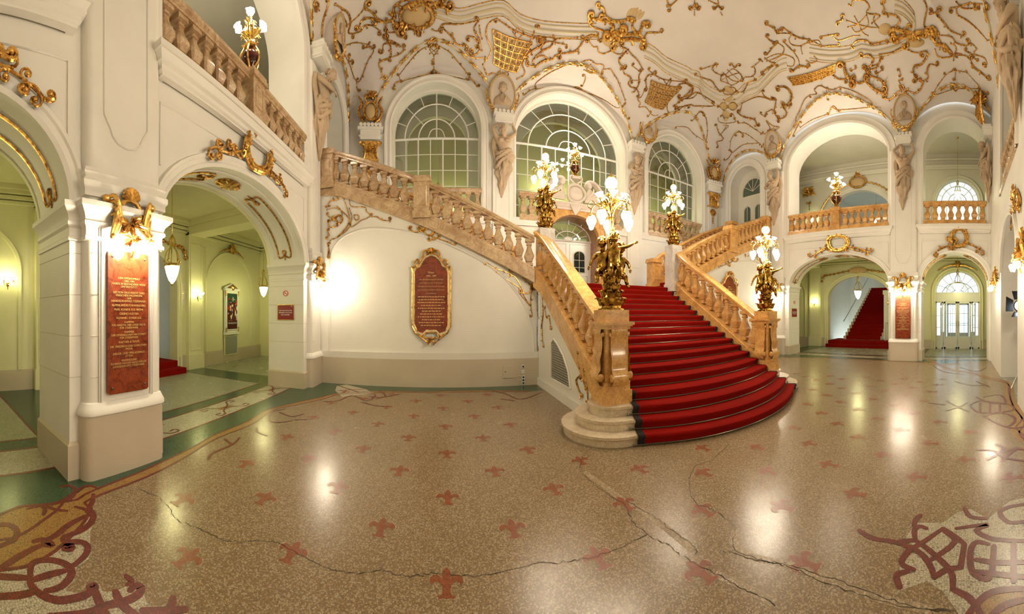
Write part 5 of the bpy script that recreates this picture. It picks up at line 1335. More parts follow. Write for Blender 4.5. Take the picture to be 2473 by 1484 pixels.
# portrait medallions on the pendentives
def medallion(label, px, py, ry, seed):
    p, n = shell(px, py); d = Vector((p.x, p.y, 0)).length; r = ry*d/F_
    side_ = min((p.x-XL, pi/2), (XR-p.x, -pi/2), (YB-p.y, 0), (p.y-YF, pi))[1]
    up = Vector((0, 0, 1)); u = Vector((cos(side_), sin(side_), 0)); nn = Vector((sin(side_), -cos(side_), -.16)).normalized(); v = nn.cross(u)*-1 if nn.cross(u).z < 0 else nn.cross(u)
    M4 = Matrix((u, v, nn)).transposed().to_4x4(); M4.translation = p+nn*.17
    t = thing('portrait_medallion', label, 'relief', p+nn*.17, world=False); t.rotation_euler = M4.to_euler(); 
    w = r*.74
    m = MB(); rows = []
    for k, z in ((1.0, -.5), (1.0, .03), (.9, .035), (0.02, .03)):
        rows.append([(w*k*cos(a), r*k*sin(a), z) for a in [2*pi*i/36 for i in range(36)]])
    m.grid(rows, True); m.build('disc', PALEST, t)
    m = MB(); m.tube([(w*1.0*cos(a), r*1.0*sin(a), .04) for a in [2*pi*i/36 for i in range(37)]], .030, 8); m.build('frame', OCHREP, t)
    g = MB(); R = random.Random(seed)
    for i in range(16):
        a = pi*1.08+pi*.84*i/15; x, y = w*1.14*cos(a), r*1.12*sin(a)
        for s in (-1, 1): g.tube([(x, y, .03), (x+s*.05*cos(a+s)+.0, y+s*.05*sin(a+s), .07), (x+.10*cos(a+s*.9), y+.10*sin(a+s*.9), .03)], [.012, .024, .006], 5)
    for s in (-1, 1):
        g.tube(smooth_path([(0, r*1.02, .04), (s*.10, r*1.18, .05), (s*.16, r*1.06, .05), (s*.08, r*.98, .05), (s*.02, r*1.14, .05)], 4), .014, 6)
        g.tube(smooth_path([(s*w*1.15, -r*.4, .03), (s*w*1.3, 0, .04), (s*w*1.2, r*.2, .04)], 4), .02, 6)
    g.ball((0, -r*1.22, .03), (.11, .07, .05), 10, 5); g.build('gilded_garland', GOLD, t)
    # bust in relief
    b = MB(); hr = r*.27
    Mh = Matrix.Rotation(-pi/2, 3, 'X')
    hb = MB(); head(hb, (0, 0, 0), hr, R.uniform(-.6, .6), 0); hh = MB(); curls(hh, (0, 0, 0), hr, Matrix.Rotation(R.uniform(-.4, .4), 3, 'Z'), seed % 2 == 0, 30, .22, seed)
    T = Matrix.Translation((0, r*.32, .05)) @ Matrix(((1, 0, 0, 0), (0, 0, 1, 0), (0, -.6, 0, 0), (0, 0, 0, 1)))
    b.join(hb, T); b.join(hh, T)
    rows = []
    for i in range(9):
        t_ = i/8; y = -r*.02-r*.62*t_; ww = r*(.10+.42*min(1, t_*2.2)**.7)
        rows.append([(ww*cos(a), y, .03+.11*sin(a)*(1+.12*sin(7*a+i))) for a in [pi*j/14 for j in range(15)]])
    b.grid(rows)
    for s in (-1, 1): b.tube([(s*.02, -r*.05, .13), (s*r*.16, -r*.2, .15), (s*r*.05, -r*.5, .15)], [.012, .022, .014], 6)
    b.tube([(0, -r*.02, .13), (0, -r*.5, .15)], .014, 6); b.build('bust_relief', STONE, t, smooth=50)
for l, x, y, r, s in (('oval relief portrait of a man above the leaning atlas at the left corner', 802, 88, 42, 1), ('relief portrait of a man in a coat above the atlas left of the middle window', 1211, 236, 41, 3),
                      ('oval relief portrait of a bearded man above the atlas right of the middle window', 1560, 312, 27, 4), ('oval relief portrait of a curly-haired man above the atlas right of the stairs', 1871, 348, 26, 5),
                      ('oval relief portrait of a man in a coat between the two right arches', 2186, 274, 34, 7)):
    medallion(l, x, y, r, s)

# corner capitals and cartouches of the end wall
def corner_capital(label, x, rz):
    t = thing('corner_capital', label, 'ornament', (x, YB-.10, 6.15), rz)
    m = MB(); m.lathe([(.05, .20), (.10, .22), (.55, .27), (.60, .30)], 4, rot=pi/4, sy=.6); 
    for s in (-1, 1):
        sp = [(s*(.26+.07*cos(a)*(1-a/14)), -.15, .50+.07*sin(a)*(1-a/14)) for a in [i*.5 for i in range(18)]]; m.tube(sp, .024, 6); m.tube(smooth_path([(s*.20, -.14, .05), (s*.16, -.18, .25), (s*.22, -.17, .42), (s*.30, -.15, .50)], 4), .03, 6)
    leafball(m, (0, -.14, .28), .17, 50, 4, .2); head(m, (0, -.18, .36), .07); m.box(-.25, .25, -.16, .1, .0, .05); m.build('gilded_capital', GOLD, t)
    c = MB(); 
    for s, z0, z1 in ((.30, .62, .70), (.34, .70, .74), (.30, .74, .9), (.38, .9, .98)): c.box(-s, s, -s*.6, .1, z0, z1)
    for i in range(6): c.tube([(-.28+.112*i, -.24, 1.03), (-.28+.112*i, .05, 1.03)], .055, 8)
    c.build('impost_block', WALL, t)
    d = MB(); d.ball((0, -.02, -.22), (.17, .05, .15), 14, 6); 
    for i in range(7): d.tube([(0, -.04, -.34), (.15*cos(pi*i/6), -.06, -.24+.12*sin(pi*i/6))], [.012, .022], 5)
    d.tube([(0, -.02, -.36), (0, -.03, -.5), (0, -.02, -.72)], [.03, .025, .01], 6)
    for i in range(4): d.ball((0, -.03, -.44-.08*i), .026, 6, 4)
    d.build('shell_pendant', GOLD2, t)
    k = MB(); k.ball((0, -.14, 1.45), (.17, .09, .24), 14, 8); k.build('cartouche_shield', OCHREP, t)
    g = MB(); g.tube([(.20*cos(a), -.18, 1.45+.27*sin(a)) for a in [2*pi*i/24 for i in range(25)]], .035, 7)
    for s in (-1, 1):
        g.tube(smooth_path([(s*.12, -.14, 1.12), (s*.28, -.16, 1.25), (s*.34, -.14, 1.5), (s*.25, -.12, 1.7), (s*.36, -.1, 1.95)], 5), [.02+.03*sin(pi*i/20) for i in range(21)], 6)
        g.tube(smooth_path([(s*.08, -.14, 1.7), (s*.16, -.2, 1.82), (s*.02, -.2, 1.95)], 5), .026, 6)
    leafball(g, (0, -.15, 1.82), .20, 40, 5, .7); leafball(g, (-.2, -.14, 1.2), .12, 16, 6, .2); leafball(g, (.2, -.14, 1.2), .12, 16, 7, .2); g.build('cartouche_frame', GOLD2, t)
    return t
corner_capital('gilded capital and cartouche in the left corner of the end wall', -2.20, .25)
corner_capital('gilded capital and cartouche in the right corner of the end wall', 2*MX+2.20, -.25)
# gilded cluster where the vault meets the entrance wall corner
m = MB()
for i in range(9): m.tube(smooth_path([(10.62+.05*(i-4)*.3, YF+.25, 7.7), (10.55+.05*(i-4), YF+.35+.02*i, 8.1), (10.5+.08*(i-4), YF+.4, 8.5+.05*(i % 3))], 4), [.03]*9, 6)
leafball(m, (10.5, YF+.4, 8.3), .3, 60, 4, .6); tag(m.build('vault_cartouche', GOLD2), 'gilded leaf and helmet cluster on the vault over the far entrance corner', 'ornament')

# cartouches over the ground arches
CR1, CR3, CRR, CW = (380, 0, .31), (380, 370, .3909), (1860, 380, .3638), (760, 340, .4178)
def wreath(label, reg, ring, garl, surf, s=1.0):
    t = thing('arch_cartouche', label, 'ornament', world=True)
    mb = MB(); P = [Vector(p) for p in orn_pts(reg, ring)]; hs = surf_hits(P, surf); curve_on(mb, hs, .040*s, .09, False, 3, step=.09); c_ = sum((p for p, n in hs), Vector())/len(hs)
    curve_on(mb, [(c_+(p-c_)*.80, n) for p, n in hs], .022*s, 0, False); curve_on(mb, [(c_+(p-c_)*1.14, n) for p, n in hs], .018*s, .05, False, 5, step=.12)
    mb.build('scroll_ring', GOLD, t, smooth=50)
    O('leaf_garland', '', '', reg, ['%g 120:%s' % (20*s, g) for g in garl], surf, GOLD2, parent=t)
sx = planeX(XL+.07)
wreath('gilded wreath cartouche with leaf garlands over the wide left ground arch', CR1, '740,1045 800,1050 850,1100 875,1190 870,1280 840,1335 790,1330 730,1290 700,1220 690,1130 705,1060 745,1040', ['400,1165 450,1150 480,1180', '480,1170 540,1190 560,1200 640,1180 690,1170', '540,1150 560,1190', '600,1200 650,1230 690,1200', '880,1330 920,1370 960,1420 1000,1490', '870,1320 910,1400 950,1440'], sx)
wreath('gilded leaf and flower garland on the ground arch at the left edge', (0, 0, .4717), '-40,240 0,250 10,280', ['-20,320 20,345 60,350', '40,360 90,390 130,420', '130,425 180,450 225,510', '150,440 200,490'], sx, .8)
sr = planeX(XR-.09)
wreath('gilded ring cartouche with leaf garlands over the wide right ground arch', CRR, '450,520 500,530 517,570 490,610 450,622 400,610 383,560 400,530 450,520', ['265,660 320,635 380,605', '300,650 350,610 390,600', '510,590 560,600 620,615 660,630', '520,600 570,620 640,625'], sr, 1.3)
wreath('gilded horn-shaped cartouche with garlands over the narrow right ground arch', CRR, '1205,540 1210,500 1260,475 1300,500 1305,560 1270,590 1220,590 1240,550 1205,540', ['1090,640 1140,600 1210,590', '1100,630 1180,590', '1290,570 1350,590 1415,625', '1300,560 1380,610'], sr, 1.3)
sf = lambda x, y: (onY(x, y, YF+.02), Vector((0, 1, 0)))
wreath('gilded cartouche over the entrance wall arch at the right edge', CRR, '1620,230 1640,220 1660,290 1640,340 1620,300 1620,230', ['1600,460 1605,400 1620,340', '1640,280 1660,320'], sf, .8)

# gilt line ornament on the walls beside the stairs
sw_ = planeY(7.145)
def both(name, label, reg, curves, mat=GOLD2):
    o = O(name, label % 'left', SCR, reg, curves, sw_, mat)
    t = thing(name, label % 'right', SCR, (2*MX-o.location.x, o.location.y, o.location.z), world=True)
    for c in list(o.children):
        me = c.data.copy()
        for v in me.vertices: v.co.x = 2*MX-v.co.x
        me.flip_normals(); place(me, c.name.split('.')[0], t)
both('wall_scrollwork', 'gilt interlaced scrollwork with rosette in the corner under the %s upper flight', CW, ['16 60:70,300 110,310 135,340 90,350 80,380', '14 0:130,340 165,330', '13 0:72,400 130,390 190,440 200,500 130,560 90,580 75,670', '13 0:170,340 190,400 200,470 150,540 110,570', '12 0:200,345 215,380 290,385 300,410 330,430', '12 0:330,430 300,450 270,460 210,500 215,440 200,390', '26 40:120,450 140,430 160,455 140,480 120,450', '14 0:230,430 250,430 255,450 240,460 228,445 230,430', '14 70:330,440 360,440 390,460 432,462', '14 50:72,430 110,460', '16 60:75,470 90,500 130,495', '16 50:72,520 85,550 72,555', '12 0:130,380 150,400 160,430', '16 50:75,600 85,640 75,670'])
both('stair_cartouche', 'gilded C-scroll cartouche under the middle of the %s upper flight', CW, ['20 60:550,515 590,530 610,515', '24 50:610,515 620,480 650,468 680,480 690,510 680,540 650,545 630,520', '18 40:630,520 640,495 660,500', '20 60:660,560 700,535 720,540 700,570', '14 60:720,570 740,575 780,590 805,605'], GOLD)
both('wall_scrollwork', 'gilt branching scrollwork along the curve under the foot of the %s upper flight', CW, ['13 60:995,705 1040,740 1080,750 1130,770', '13 60:1130,760 1170,765 1210,800 1240,830 1260,860', '13 60:1260,860 1250,900 1250,960 1258,1010', '13 0:1130,780 1160,790 1200,860 1210,900 1250,960', '13 0:1050,760 1150,830 1180,850 1190,890 1240,950', '16 50:1190,880 1240,880 1260,840'])
both('wall_scrollwork', 'tall gilt line panel on the narrow strip beside the %s stringer', CW, ['9 0:1285,880 1318,920 1328,950 1328,1050', '9 0:1328,1060 1312,1080 1328,1100 1328,1220 1310,1240 1288,1220 1285,1080', '9 0:1312,1062 1288,1000 1285,880', '10 30:1305,960 1312,1040 1303,1100', '12 30:1290,1200 1310,1235 1325,1210'])
for nm, xs_ in (('left', 2.09), ('right', 2*MX-2.09)):
    n = Vector((-1 if nm == 'left' else 1, 0, 0)); t = thing('wall_scrollwork', 'gilt sprigs on the outer face of the %s stringer wall' % nm, 'ornament', (xs_, 5, 1), world=True)
    for c in ([(6.75, 1.95), (6.7, 1.6), (6.8, 1.3), (6.7, .9)], [(6.6, 1.7), (6.45, 1.5), (6.3, 1.55), (6.2, 1.3)], [(4.85, .95), (4.75, .7), (4.65, .62), (4.55, .45)], [(4.75, .62), (4.9, .5), (4.7, .3)], [(4.6, .7), (4.5, .55), (4.45, .3)]):
        o = MB(); curve_on(o, [(Vector((xs_, y, z)), n) for y, z, _ in smooth_path([(a, b, 0) for a, b in c], 5)], .013, .06, seed=3); o.build('leafy_scroll', GOLD2, t)

# ---------------------------------------------------------------- tablets, signs, poster
def text(body, size, loc, rot, parent, mat=None, name='lettering', ext=.002, align='CENTER', sp=1.0, xs=1.0):
    c = bpy.data.curves.new(name, 'FONT'); c.body = body; c.size = size; c.align_x = align; c.align_y = 'CENTER'; c.extrude = ext; c.space_line = sp; c.resolution_u = 2
    o = bpy.data.objects.new(name, c); COL.objects.link(o); bpy.context.view_layer.update(); me = bpy.data.meshes.new_from_object(o.evaluated_get(bpy.context.evaluated_depsgraph_get())); bpy.data.objects.remove(o); bpy.data.curves.remove(c); me.materials.clear(); me.materials.append(mat or LETTER); o = bpy.data.objects.new(name, me); COL.objects.link(o); o.parent = parent; o.location = loc; o.rotation_euler = rot; o.scale = (xs, 1, 1); return o
T1 = ['DEN OPERNUMBAU', '1983-1984', 'HABEN IN BESONDERER WEISE', 'UNTERSTÜTZT', '', 'SEKTION GELD-KREDIT UND', 'VERSICHERUNGSWESEN', 'DER', 'HANDELSKAMMER STEIERMARK', '/', 'ALPENLANDBUCHHANDLUNG', '/', 'PRÄS. KONSUL K.D. BRÜHL', '/', 'CASINO AUSTRIA', '/', 'HUMANIC. SCHUH A.G.', '/', 'KAMMER', 'FÜR ARBEITER UND ANGESTELLTE', 'FÜR STEIERMARK', '/', 'KAMMER', 'DER GEWERBLICHEN WIRTSCHAFT', 'FÜR STEIERMARK', '/', 'KASTNER & ÖHLER', '/', 'DR. FRIEDRICH UND DOROTHEA', 'PFOHL', '/', 'DRUCK- UND VERLAGSHAUS', 'STYRIA', '/', 'VEREINIGUNG', 'ÖSTERREICHISCHER INDUSTRIELLER', 'LANDESGRUPPE STEIERMARK']
def tablet(label, loc, rz, W_=.50, Hh=1.42):
    t = thing('memorial_tablet', label, 'plaque', loc, rz)
    w, h = W_/2, Hh; m = MB(); r = .03
    P = [(w-r+r*cos(a), r+r*sin(a)) if q in (3,) else (0, 0) for q, a in ()]
    P = []
    for cx, cz, a0 in ((w-r, h-r, 0), (-w+r, h-r, pi/2), (-w+r, r, pi), (w-r, r, 1.5*pi)): P += [(cx+r*cos(a0+pi/2*i/4), cz+r*sin(a0+pi/2*i/4)) for i in range(5)]
    n = len(P); m.add([(x, -.035, z) for x, z in P]+[(x, 0, z) for x, z in P], [tuple(range(n))]+[(i, (i+1) % n, n+(i+1) % n, n+i) for i in range(n)]); m.build('slab', MARB_R, t, smooth=0)
    for x in (-w+.05, w-.05):
        for z in (.06, h-.06): s = MB(); s.ball((x, -.038, z), (.014, .01, .014), 8, 5); s.build('screw', DARKROD, t)
    z = h-.27
    for ln in T1:
        if ln == '': z -= .03; continue
        if ln == '/': z -= .014; continue
        text(ln, .030 if len(ln) < 27 else .027, (0, -.036, z), (pi/2, 0, 0), t); z -= .0285
    f = MB(); a = w+.055
    for k, r_ in ((0, .012), (.025, .008)): f.tube([(a+k, -.004, -.12-k), (a+k, -.004, h+.3)], r_, 5); f.tube([(-a-k, -.004, -.12-k), (-a-k, -.004, h+.3)], r_, 5); f.tube([(-a-k, -.004, -.12-k), (a+k, -.004, -.12-k)], r_, 5)
    f.build('recess_frame', WALL, t); return t
tablet('tall red marble memorial tablet with gilt inscription on the near left pier', (XL+.105, 1.93, .80), pi/2)
tablet('tall red marble memorial tablet with gilt inscription on the far right pier', (XR-.105, 1.93, .75), -pi/2, .52, 1.45)
def stair_plaque(label, loc, lines=True):
    t = thing('stair_plaque', label, 'plaque', loc)
    h, w = .78, .36
    out = [(-w, -.62), (-w+.06, -.76), (-.18, -.82), (-.10, -.74), (.10, -.74), (.18, -.82), (w-.06, -.76), (w, -.62), (w, .50), (w-.04, .58), (.24, .62), (.18, .74), (.10, .82), (0, .86), (-.10, .82), (-.18, .74), (-.24, .62), (-w+.04, .58), (-w, .50)]
    out = [(x, z) for x, z in out]
    m = MB(); n = len(out); m.add([(x, -.02, z) for x, z in out]+[(x, .0, z) for x, z in out], [tuple(range(n))]+[(i, (i+1) % n, n+(i+1) % n, n+i) for i in range(n)]); m.build('slab', MARB_R, t, smooth=0)
    P = [Vector((x, -.02, z)) for x, z in out]+[Vector((out[0][0], -.02, out[0][1]))]
    def ins(k): return [Vector((p.x*k, p.y, p.z*(1+(k-1)*.45))) for p in P]
    m = MB(); m.tube(ins(1.15), .022, 7); m.tube(ins(1.02), .014, 6); m.build('gilt_frame', GOLD, t)
    m = MB(); m.tube([p+Vector((0, .006, 0)) for p in ins(1.085)], .028, 6); m.build('cream_frame', CREAM, t)
    g = MB()
    for s in (-1, 1):
        g.tube(smooth_path([(s*.30, -.03, .60), (s*.36, -.05, .72), (s*.29, -.06, .78), (s*.27, -.04, .70), (s*.20, -.05, .80), (s*.17, -.05, .95), (s*.06, -.05, .98)], 5), .02, 6)
        g.tube(smooth_path([(s*.40, -.03, .50), (s*.42, -.05, .62), (s*.35, -.05, .62)], 4), .018, 6)
        g.tube(smooth_path([(s*.30, -.03, -.84), (s*.20, -.05, -.92), (s*.12, -.05, -.98), (s*.04, -.04, -1.06)], 4), .018, 6)
        g.tube(smooth_path([(s*.12, -.04, -.80), (s*.16, -.06, -.90), (s*.06, -.05, -.90)], 4), .016, 6)
    for i in range(7): g.tube([(0, -.04, .90), (.10*cos(pi*i/6), -.07, .95+.08*sin(pi*i/6))], [.02, .026], 6)
    leafball(g, (0, -.05, -.98), .10, 22, 3, -.3); leafball(g, (0, -.04, .9), .09, 18, 4, .3); g.build_each('crest_ornament', GOLD, t)
    z = .50
    for s, sz in (('Erbaut', .062), ('1898 – 1899', .056), ('unter dem Bürgermeister Dr Franz Graf', .040), ('und den Mitgliedern des Stadt- und Gemeinderathes', .030), ('dem Bürgermeister-Stellvertreter Dr Franz Hueter', .034), ('dem Gemeinderath und Obmann Alexander Koller', .035), ('den Gemeinderäthen', .032)):
        text(s, sz, (0, -.022, z), (pi/2, 0, 0), t, xs=.80); z -= .075
    for i in range(11):
        w_ = (.29, .27, .30, .22, .29, .20, .24, .29, .20, .27, .22)[i]; b = MB(); R = random.Random(i); x = -w_
        while x < w_:
            q = R.uniform(.02, .07); b.box(x, min(x+q, w_), -.0235, -.02, z-.008, z+.008); x += q+.014
        o = b.build('faint_line', LETTER, t, smooth=0); z -= .062
    return t
SP = stair_plaque('baroque gold-framed red marble inscription plaque on the wall under the left upper flight', (-.27, 7.13, 1.98))
dup(SP, (2*MX+.27, 7.13, 1.98), 0, 'baroque gold-framed red marble inscription plaque under the right upper flight')
for nm, x, rz in (('left', XL-.42, 0), ('right', XR+.42, 0)):
    y = 6.33-.005
    t = thing('smoking_room_sign', 'dark red sign reading DER RAUCHSALON BEFINDET SICH on the %s pier' % nm, 'sign', (x, y, 1.62))
    m = MB(); m.box(-.20, .20, -.012, 0, -.17, .17); m.build('brass_edge', BRASS, t, smooth=0)
    m = MB(); m.box(-.19, .19, -.018, -.012, -.155, .155); m.build('panel', SIGNRED, t, smooth=0)
    for i, s in enumerate(('DER RAUCHSALON', 'BEFINDET SICH AUF', 'DER GALERIE.')): text(s, .036, (0, -.019, .035-.045*i), (pi/2, 0, 0), t, SIGNW, ext=.001)
    text('(IK)', .022, (.15, -.019, .13), (pi/2, 0, 0), t, SIGNW, ext=.001)
    t = thing('no_smoking_sign', 'round no smoking sign above the dark red sign on the %s pier' % nm, 'sign', (x, y, 2.03))
    m = MB(); m.lathe([(0, .066), (.004, .066)], 24); me = m; me.v = [(a, -c, b) for a, b, c in me.v]; me.build('disc', SIGNW, t, smooth=0)
    m = MB(); m.tube([(.055*cos(a), -.006, .055*sin(a)) for a in [2*pi*i/28 for i in range(29)]], .009, 5); m.tube([(-.04, -.006, .04), (.04, -.006, -.04)], .007, 5); m.build('red_ring', m_plain('signal_red', (.6, .01, .015), .4), t)
    m = MB(); m.box(-.03, .02, -.0065, -.004, -.012, -.002); m.build('cigarette', BLACK, t, smooth=0)
# poster in its cream case, radiator grille below
t = thing('poster_case', 'white poster case with gilt crest holding an opera poster, on the green left hall wall', 'poster', (XO+.03, 8.72, 1.0), pi/2)
m = MB(); m.box(-.36, .36, -.05, 0, -.02, 1.35); m.box(-.33, .33, -.07, 0, .04, 1.28); m.build('case', WPAINT, t, smooth=0)
m = MB(); m.box(-.40, .40, -.10, 0, 1.35, 1.41); m.tube([(-.40, -.05, 1.42), (-.15, -.05, 1.50), (0, -.05, 1.56), (.15, -.05, 1.50), (.40, -.05, 1.42)], .03, 6); m.box(-.38, .38, -.08, 0, -.10, -.02); m.build('pediment', WPAINT, t, smooth=0)
g = MB(); g.ball((0, -.10, 1.45), (.09, .05, .11), 10, 6)
for s in (-1, 1):
    g.tube(smooth_path([(0, -.1, 1.5), (s*.12, -.1, 1.48), (s*.2, -.1, 1.43)], 4), .018, 6)
    for z in (.06, 1.25): g.tube([(s*.33, -.08, z-.08), (s*.33, -.08, z+.08)], .02, 5)
g.build_each('gilt_crest', GOLD, t)
m = MB(); m.box(-.27, .27, -.075, -.07, .08, 1.25); m.build('poster_sheet', m_plain('poster_dark_red', (.07, .006, .012), .25), t, smooth=0)
m = MB(); m.box(-.27, .27, -.077, -.075, .95, 1.25); m.build('poster_green', m_plain('poster_green_ink', (.01, .05, .03), .25), t, smooth=0)
PC = [(.5, .04, .02), (.75, .68, .58), (.02, .02, .05), (.65, .35, .2), (.05, .12, .08), (.7, .6, .45), (.35, .02, .02)]
PM = [m_plain('poster_ink', c, .25) for c in PC]; R = random.Random(4)
for i in range(46):
    x = R.uniform(-.24, .24); z = R.uniform(.42, 1.08); s = R.uniform(.018, .045); b = MB(); b.ball((x, -.0785, z), (s*.8, .0015, s*R.uniform(1, 2.6)), 7, 4); b.build('poster_figure', PM[R.randrange(7)], t, smooth=0)
text('DER WILDSCHÜTZ', .062, (0, -.08, .27), (pi/2, 0, 0), t, SIGNW, ext=.001, xs=.9); text('Albert Lortzing', .03, (-.12, -.08, .35), (pi/2, 0, 0), t, m_plain('poster_orange', (.6, .2, .05)), ext=.001)
t = thing('radiator_grille', 'square grey woven radiator grille below the opera poster', 'vent', (XO+.03, 8.72, .22), pi/2)
m = MB(); m.box(-.36, .36, -.03, 0, 0, .66); m.build('frame', HALL, t, smooth=0); m = MB(); m.box(-.32, .32, -.034, -.03, .04, .62); m.build('backing', m_plain('grille_back', (.10, .11, .07)), t, smooth=0)
m = MB()
for i in range(-16, 17):
    a, b = max(-.32, -.32+i*.04), min(.32, .26+i*.04)
    if b > a: m.tube([(a, -.036, .04+max(0, (a-(-.32+i*.04)))), (b, -.036, .04+(b-(-.32+i*.04)))], .006, 4)
o = m.build('diagonal_bars', m_plain('grille_bars', (.4, .4, .32)), t); o['kind'] = 'stuff'
# sockets and hatch near the stringer
t = thing('wall_hatch', 'small square hatch in the beige plinth left of the sockets', 'hatch', (1.42, 7.075, .18)); m = MB(); m.box(-.13, .13, -.008, 0, 0, .27); m.build('cover', SKIRT, t, smooth=0); m = MB(); m.ball((-.08, -.01, .14), .012, 8, 5); m.build('lock', DARKROD, t)
for l, x, z, k in (('round black power socket, topmost by the stringer', 1.74, .42, 1), ('white single socket below the round one', 1.74, .31, 2), ('beige double socket left of the black strip', 1.66, .19, 0), ('white box socket lowest on the plinth', 1.67, .10, 0), ('strip of three black round outlets at the plinth corner', 1.745, .12, 3)):
    t = thing('wall_socket', l, 'socket', (x, 7.078, z)); m = MB(); hh = .10 if k == 3 else .035; m.box(-.032, .032, -.012, 0, -hh+.0, hh); m.build('plate', SIGNW if k != 0 else CREAM, t, smooth=0)
    m = MB()
    for q in ((0, 0),) if k in (1, 2) else (((0, -.065), (0, 0), (0, .065)) if k == 3 else ((-.012, 0), (.012, 0))): m.ball((q[0], -.013, q[1]), (.022 if k else .005,)*3 if k == 3 or k == 1 else (.008,)*3, 8, 5)
    m.build('outlets', BLACK, t)
# faint gilt text panel on the stair arch jamb, left hall
t = thing('jamb_text_panel', 'pale framed panel with faint gilt writing beside the stair arch in the left hall', 'sign', (XO+.005, 6.5, 1.85), pi/2)
m = MB(); m.box(-.13, .13, -.01, 0, 0, .6); m.build('panel', HALLW, t, smooth=0)
for i, w_ in enumerate((.07, .09, .10, .05, .06)): b = MB(); b.box(-w_, w_, -.012, -.01, .48-.09*i, .50-.09*i); b.build('writing_line', LETTER, t, smooth=0)

# ---------------------------------------------------------------- door to the auditorium with its marble surround
pt = thing('door_surround', 'yellow marble arched portal with carved broken pediment at the head of the main stairs', 'portal', (MX, YB, ZL), world=True)
mpp = lambda u, z, d: (u, YB-.14+d, z)
w = MB(); panel(w, mpp, MX-1.12, MX+1.12, ZL, 5.0, .16, [arch_loop(MX, .86, 4.0, .72, ZL-.0)]); w.build('marble_front', MARB_Y, pt, smooth=20)
m = MB(); arch_ring(m, mpp, MX, .86, 4.0, .72, [(0, -.02), (0, .03), (.05, .05), (.12, .03), (.13, -.02)], leg=ZL); m.build('marble_archivolt', MARB_Y, pt)
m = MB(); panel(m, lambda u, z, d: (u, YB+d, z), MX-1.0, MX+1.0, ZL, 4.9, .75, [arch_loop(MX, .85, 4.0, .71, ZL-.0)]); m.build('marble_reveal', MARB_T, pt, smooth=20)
for s in (-1, 1):
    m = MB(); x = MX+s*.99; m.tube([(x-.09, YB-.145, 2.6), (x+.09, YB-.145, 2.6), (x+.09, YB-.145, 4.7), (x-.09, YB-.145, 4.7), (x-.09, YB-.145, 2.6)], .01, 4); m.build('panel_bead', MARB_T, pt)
m = MB(); mould(m, [(MX-1.14, YB), (MX-1.14, YB-.16), (MX+1.14, YB-.16), (MX+1.14, YB)], [(-.05, 4.86), (.02, 4.86), (.03, 4.92), (.07, 4.95), (.10, 5.02), (.12, 5.02), (.12, 5.07), (-.05, 5.07)][::-1]); 
for s in (-1, 1):
    P = [Vector((MX+s*x, YB-.16, z)) for x, z in ((1.20, 5.12), (1.05, 5.32), (.88, 5.58), (.68, 5.78), (.48, 5.82), (.40, 5.72), (.46, 5.64), (.52, 5.68))]
    P = smooth_path(P, 5)
    for o_, r in ((0, .07), (.09, .05), (-.09, .05)): m.tube([p+Vector((0, -o_, 0)) for p in P], r, 8)
    m.ball((MX+s*.46, YB-.17, 5.70), (.12, .16, .12), 14, 8)
    for i in range(6): m.tube([(MX+s*.35, YB-.14, 5.2), (MX+s*(.5+.10*i), YB-.2, 5.58-.07*i), (MX+s*(.62+.1*i), YB-.16, 5.52-.075*i)], [.05, .07, .03], 6)
m.build('pediment', PALEST, pt)
m = MB(); m.ball((MX, YB-.2, 5.38), (.26, .12, .24), 20, 10)
m.tube([(MX+.30*cos(a)*(1+.1*cos(3*a)), YB-.24, 5.38+.28*sin(a)) for a in [2*pi*i/30 for i in range(31)]], .045, 7)
for i in range(7): m.tube([(MX, YB-.18, 4.72), (MX+(-.15+.05*i), YB-.25, 4.95), (MX+(-.21+.07*i), YB-.26, 5.12)], [.02, .04, .02], 6)
for s in (-1, 1): m.tube(smooth_path([(MX+s*.05, YB-.2, 5.72), (MX+s*.2, YB-.24, 5.82), (MX+s*.16, YB-.24, 5.92), (MX, YB-.22, 5.9)], 4), .035, 6)
m.box(MX-.14, MX+.14, YB-.28, YB-.02, 5.84, 5.92); m.build('carved_shield', PALEST, pt)
dr = MB(); dY = YB+.48
dr.box(MX-.85, MX+.85, dY, dY+.06, ZL, 4.02); d1 = dr.build('door_1', WPAINT, smooth=0); d1['kind'] = 'structure'
for s in (-1, 1):
    cx = MX+s*.42; loop = arch_loop(cx, .21, 3.55, .16, 2.98, 8)
    m = MB(); m.add([(u, dY-.012, z) for u, z in loop], [tuple(range(len(loop)))]); m.build('pane', m_plain('dark_door_glass', (.012, .02, .018), .06), d1, smooth=0)
    m = MB(); m.tube([(u, dY-.014, z) for u, z in loop+loop[:1]], .016, 5); m.tube([(cx, dY-.016, 2.98), (cx, dY-.016, 3.70)], .009, 4)
    for z in (3.15, 3.40): m.tube([(cx-.21, dY-.016, z), (cx+.21, dY-.016, z)], .009, 4)
    m.tube([(cx-.3, dY-.004, 2.4), (cx+.3, dY-.004, 2.4), (cx+.3, dY-.004, 2.88), (cx-.3, dY-.004, 2.88), (cx-.3, dY-.004, 2.4)], .012, 4); m.tube([(cx-.34, dY-.004, 2.34), (cx+.36, dY-.004, 2.34), (cx+.36, dY-.004, 3.92), (cx-.34, dY-.004, 3.92), (cx-.34, dY-.004, 2.34)], .01, 4)
    m.build('leaf_mouldings', WPAINT, d1)
    m = MB(); m.ball((MX+s*.07, dY-.04, 3.15), .022, 8, 6); m.ball((MX+s*.07, dY-.03, 3.02), .014, 8, 6); m.build('knob', BLACK, d1)
fl_ = arch_loop(MX, .84, 4.04, .62, 4.03, 16); m = MB(); m.add([(u, dY+.03, z) for u, z in fl_], [tuple(range(len(fl_)))]); m.build('fanlight_pane', GLASS, d1, smooth=0)
m = MB()
